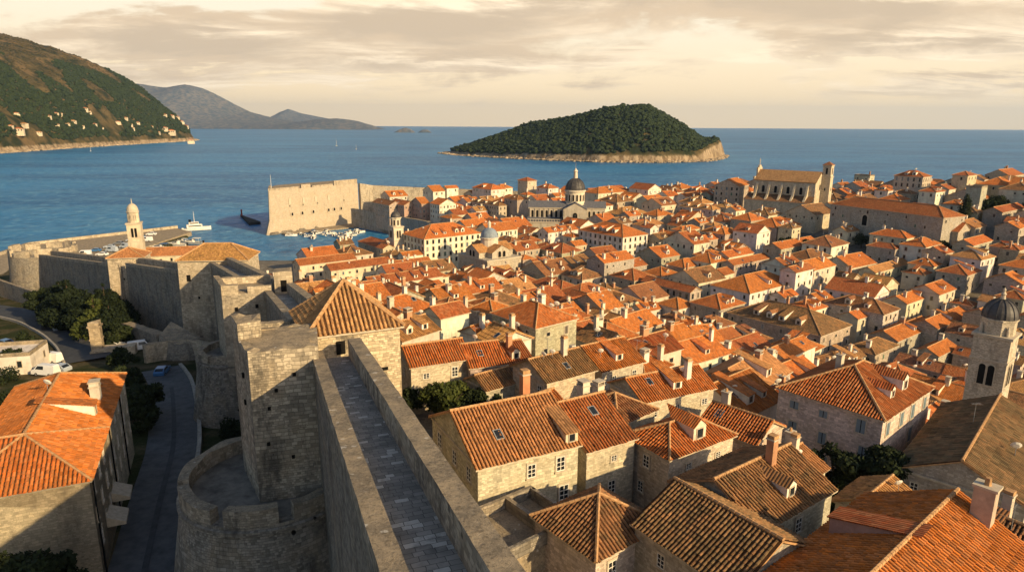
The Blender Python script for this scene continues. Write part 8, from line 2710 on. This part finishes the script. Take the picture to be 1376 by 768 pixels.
gt = 'trees in the gardens of the town'
for (x, y, h, r, kd, lf, lab) in ((-8.5, 82.5, 6.4, 3.5, 'broad', 'leaf_light', 'leafy green tree in the walled garden right of the walkway'), (-4.6, 83.5, 5.6, 2.8, 'broad', 'leaf', 'smaller green tree in the walled garden, beside the leafier one'),
                                  (-1.0, 81.5, 5.6, 2.6, 'broad', 'leaf', 'tree in the walled garden nearest to the low tan roof'), (-14.2, 84.5, 4.6, 2.2, 'broad', 'leaf', 'low bushy tree under the cream garden house'),
                                  (36.5, 68.5, 8.0, 3.4, 'broad', 'leaf', 'dark tree left of the big pale hipped house courtyard'), (40.5, 65.5, 9.0, 3.8, 'broad', 'leaf', 'dark tree right in front of the big pale hipped house'), (33.5, 60.5, 5.0, 2.6, 'broad', 'leaf', 'dark low tree between the ribbed roofs and the courtyard'), (52, 60, 6, 3, 'broad', 'leaf', 'dark tree beside the lower right orange roof'), (59.5, 61, 6, 3, 'broad', 'leaf', 'dark tree below the mottled tan roof at the right edge'),
                                  (28, 186, 8, 3.5, 'broad', 'leaf', 'dark garden tree left of the grey gabled house in the town centre'), (24.5, 183, 7, 3.2, 'broad', 'leaf', 'dark garden tree below the mossy hipped roofs'),
                                  (122, 291, 8, 4.5, 'broad', 'leaf', 'dark tree in the gap below the long monastery, left one'), (127, 285, 8, 4.5, 'broad', 'leaf', 'dark tree in the gap below the long monastery, right one'),
                                  (151, 286, 7, 4, 'broad', 'leaf', 'dark tree under the middle of the monastery wall'), (158, 279, 7, 4.5, 'broad', 'leaf', 'dark tree under the right half of the monastery wall'),
                                  (194, 287, 17, 3.0, 'cypress', 'leaf', 'tall dark cypress beside the grey tower block'), (176, 306, 10, 5.5, 'broad', 'leaf', 'dark tree behind the right end of the monastery'), (180, 314, 9, 5, 'broad', 'leaf', 'dark tree below the white hipped house'), (186, 309, 10, 5, 'broad', 'leaf', 'dark tree left of the grey tower block'),
                                  (183, 332, 7, 5, 'broad', 'leaf', 'dark tree under the tall white house on the ridge'), (192, 337, 7, 5, 'broad', 'leaf', 'dark tree between the white houses on the ridge'), (200, 372, 8, 5, 'broad', 'leaf', 'dark rounded tree on the skyline ridge'), (238, 340, 7, 4.5, 'broad', 'leaf', 'dark tree right of the square house on the skyline'),
                                  (112, 402, 10, 6, 'broad', 'leaf', 'dark tree left of the gabled seminary'), (106, 398, 8, 5, 'broad', 'leaf', 'lower dark tree left of the gabled seminary'), (88, 402, 8, 5, 'broad', 'leaf', 'dark tree among red roofs right of the cathedral'), (93, 408, 7, 4.5, 'broad', 'leaf', 'dark tree near the shore right of the cathedral'),
                                  (170, 261, 7, 3.5, 'broad', 'leaf', 'dark tree beside the stone gable with the arched window'), (212, 345, 7, 4.5, 'broad', 'leaf', 'dark tree left of the square house on the skyline'),
                                  (221, 306, 8, 5, 'broad', 'leaf', 'dark tree right of the grey tower block, farther one'), (213, 297, 9, 5, 'broad', 'leaf', 'dark tree right of the grey tower block, nearer one'), (228, 292, 8, 5, 'broad', 'leaf', 'dark tree on the slope at the right edge, lower one'),
                                  (240, 302, 8, 5.5, 'broad', 'leaf', 'dark tree on the slope at the right edge, upper one'), (146, 349, 6, 3.5, 'broad', 'leaf', 'dark tree in front of the buttressed church wall'), (231, 284, 6, 4, 'broad', 'leaf', 'small dark tree below the trees at the right edge')):
    tree('cypress_tree' if kd == 'cypress' else 'garden_tree', x, y, h, r, kd, lab, 'tree', lf, .30, 170 if y < 120 else 70, group=gt)

# ------------------------------------------------------------------ labels for the houses: look first, then the nearest landmark
LM = [('harbour fortress', -128, 460, 20), ('clock tower', -55, 314, 22), ('blue dome', -10, 288, 20), ('cathedral dome', 35.8, 385, 35), ('buttressed church', 146, 374, 35), ('long monastery', 160, 290, 33),
      ('right bell tower', 96.5, 127.5, 28), ('tawny pyramid roof', -18, 70, 50), ('walled garden', -7, 83, 34), ('white palace', 48, 316, 18), ('arched house', 57, 234, 12), ('grey tower block', 202, 294, 42), ('pale corner house', 43, 80, 38)]
LMP = [(n, *project(x, y, z)) for n, x, y, z in LM]
NUM = {1: 'one', 2: 'two', 3: 'three', 4: 'four'}
FORM = {'gr': 'gabled', 'gl': 'gabled', 'hip': 'hipped', 'pyr': 'pyramid roofed', 'flat': 'flat roofed'}
grp = {}
for h in HOUSES:
    o = h['root']
    if o is None:
        continue
    o['group'] = 'stone houses of the old town'
    if h['label']:
        continue
    px, py, dp = project(h['cx'], h['cy'], h['g'] + h['H'])
    k = min(range(len(LMP)), key=lambda i: (LMP[i][1] - px) ** 2 + (1.6 * (LMP[i][2] - py)) ** 2)
    dx, dy = px - LMP[k][1], py - LMP[k][2]
    if h is BY[6]:
        o['label'] = 'large pale hipped corner house with rust red roof, two dormers and three window rows'
        continue
    if h is BY[113]:
        o['label'] = 'plain grey tower block with a flat roof beside a cypress on the ridge'
        continue
    rel = ('right of' if dx > 0 else 'left of') if abs(dx) > 1.4 * abs(dy) else ('below' if dy > 0 else 'beyond')
    area = h['w'] * h['d']
    size = 'small' if area < 55 else ('large' if area > 170 else ('long' if max(h['w'], h['d']) > 1.9 * min(h['w'], h['d']) else ''))
    feat = ''
    if h['dm']:
        feat = ' with %s dormer%s' % (NUM[h['dm']], 's' if h['dm'] > 1 else '')
    elif h['ch']:
        feat = ' with %s chimney%s' % (NUM[h['ch']], 's' if h['ch'] > 1 else '')
    rn_ = ROOFN[h['rc']]
    look = ' '.join(x for x in (size, rn_ + (' ' + FORM[h['roof']] if h['roof'] != 'flat' else ''), WALLN[h['wc']], 'house') if x) + feat
    grp.setdefault((look, rel, LMP[k][0]), []).append((math.hypot(dx, dy), o))
NTH = ['', 'second', 'third', 'fourth', 'fifth', 'sixth', 'seventh', 'eighth', 'ninth', 'tenth', 'eleventh', 'twelfth']
for (look, rel, lm), L in grp.items():
    L.sort(key=lambda t: t[0])
    for i, (_, o) in enumerate(L):
        if len(('%s %s %s the %s' % (look, NTH[min(i, 11)] if i else 'nearest one', rel, lm)).split()) > 16:
            look_ = look.split(' with ')[0] if ' with ' in look and len(L) == 1 else look
        lab = '%s, %s %s the %s' % (look, 'first' if len(L) > 1 and i == 0 else NTH[min(i, 11)], rel, lm)
        o['label'] = ' '.join(lab.split())

for o in scene.objects:
    if 'label' in o.keys() and len(o['label'].replace('-', ' ').split()) > 16:
        print('LONG', o.name, '|', o['label'])
# ------------------------------------------------------------------ air
def haze():
    m, t = mat('thin_air')
    v = t.n('ShaderNodeVolumePrincipled', ins={'Color': (.46, .67, 1.0, 1), 'Density': HAZE, 'Anisotropy': 0.2})
    o = t.n('ShaderNodeOutputMaterial')
    t.t.links.new(v.outputs[0], o.inputs['Volume'])
    mb = MB(); mb.box(-22500, 22500, -900, 25500, -8, 760)
    me = mb.mesh('haze', [m])
    kind(link('haze', me), 'stuff')


HAZE = 3.2e-5
if HAZE:
    haze()
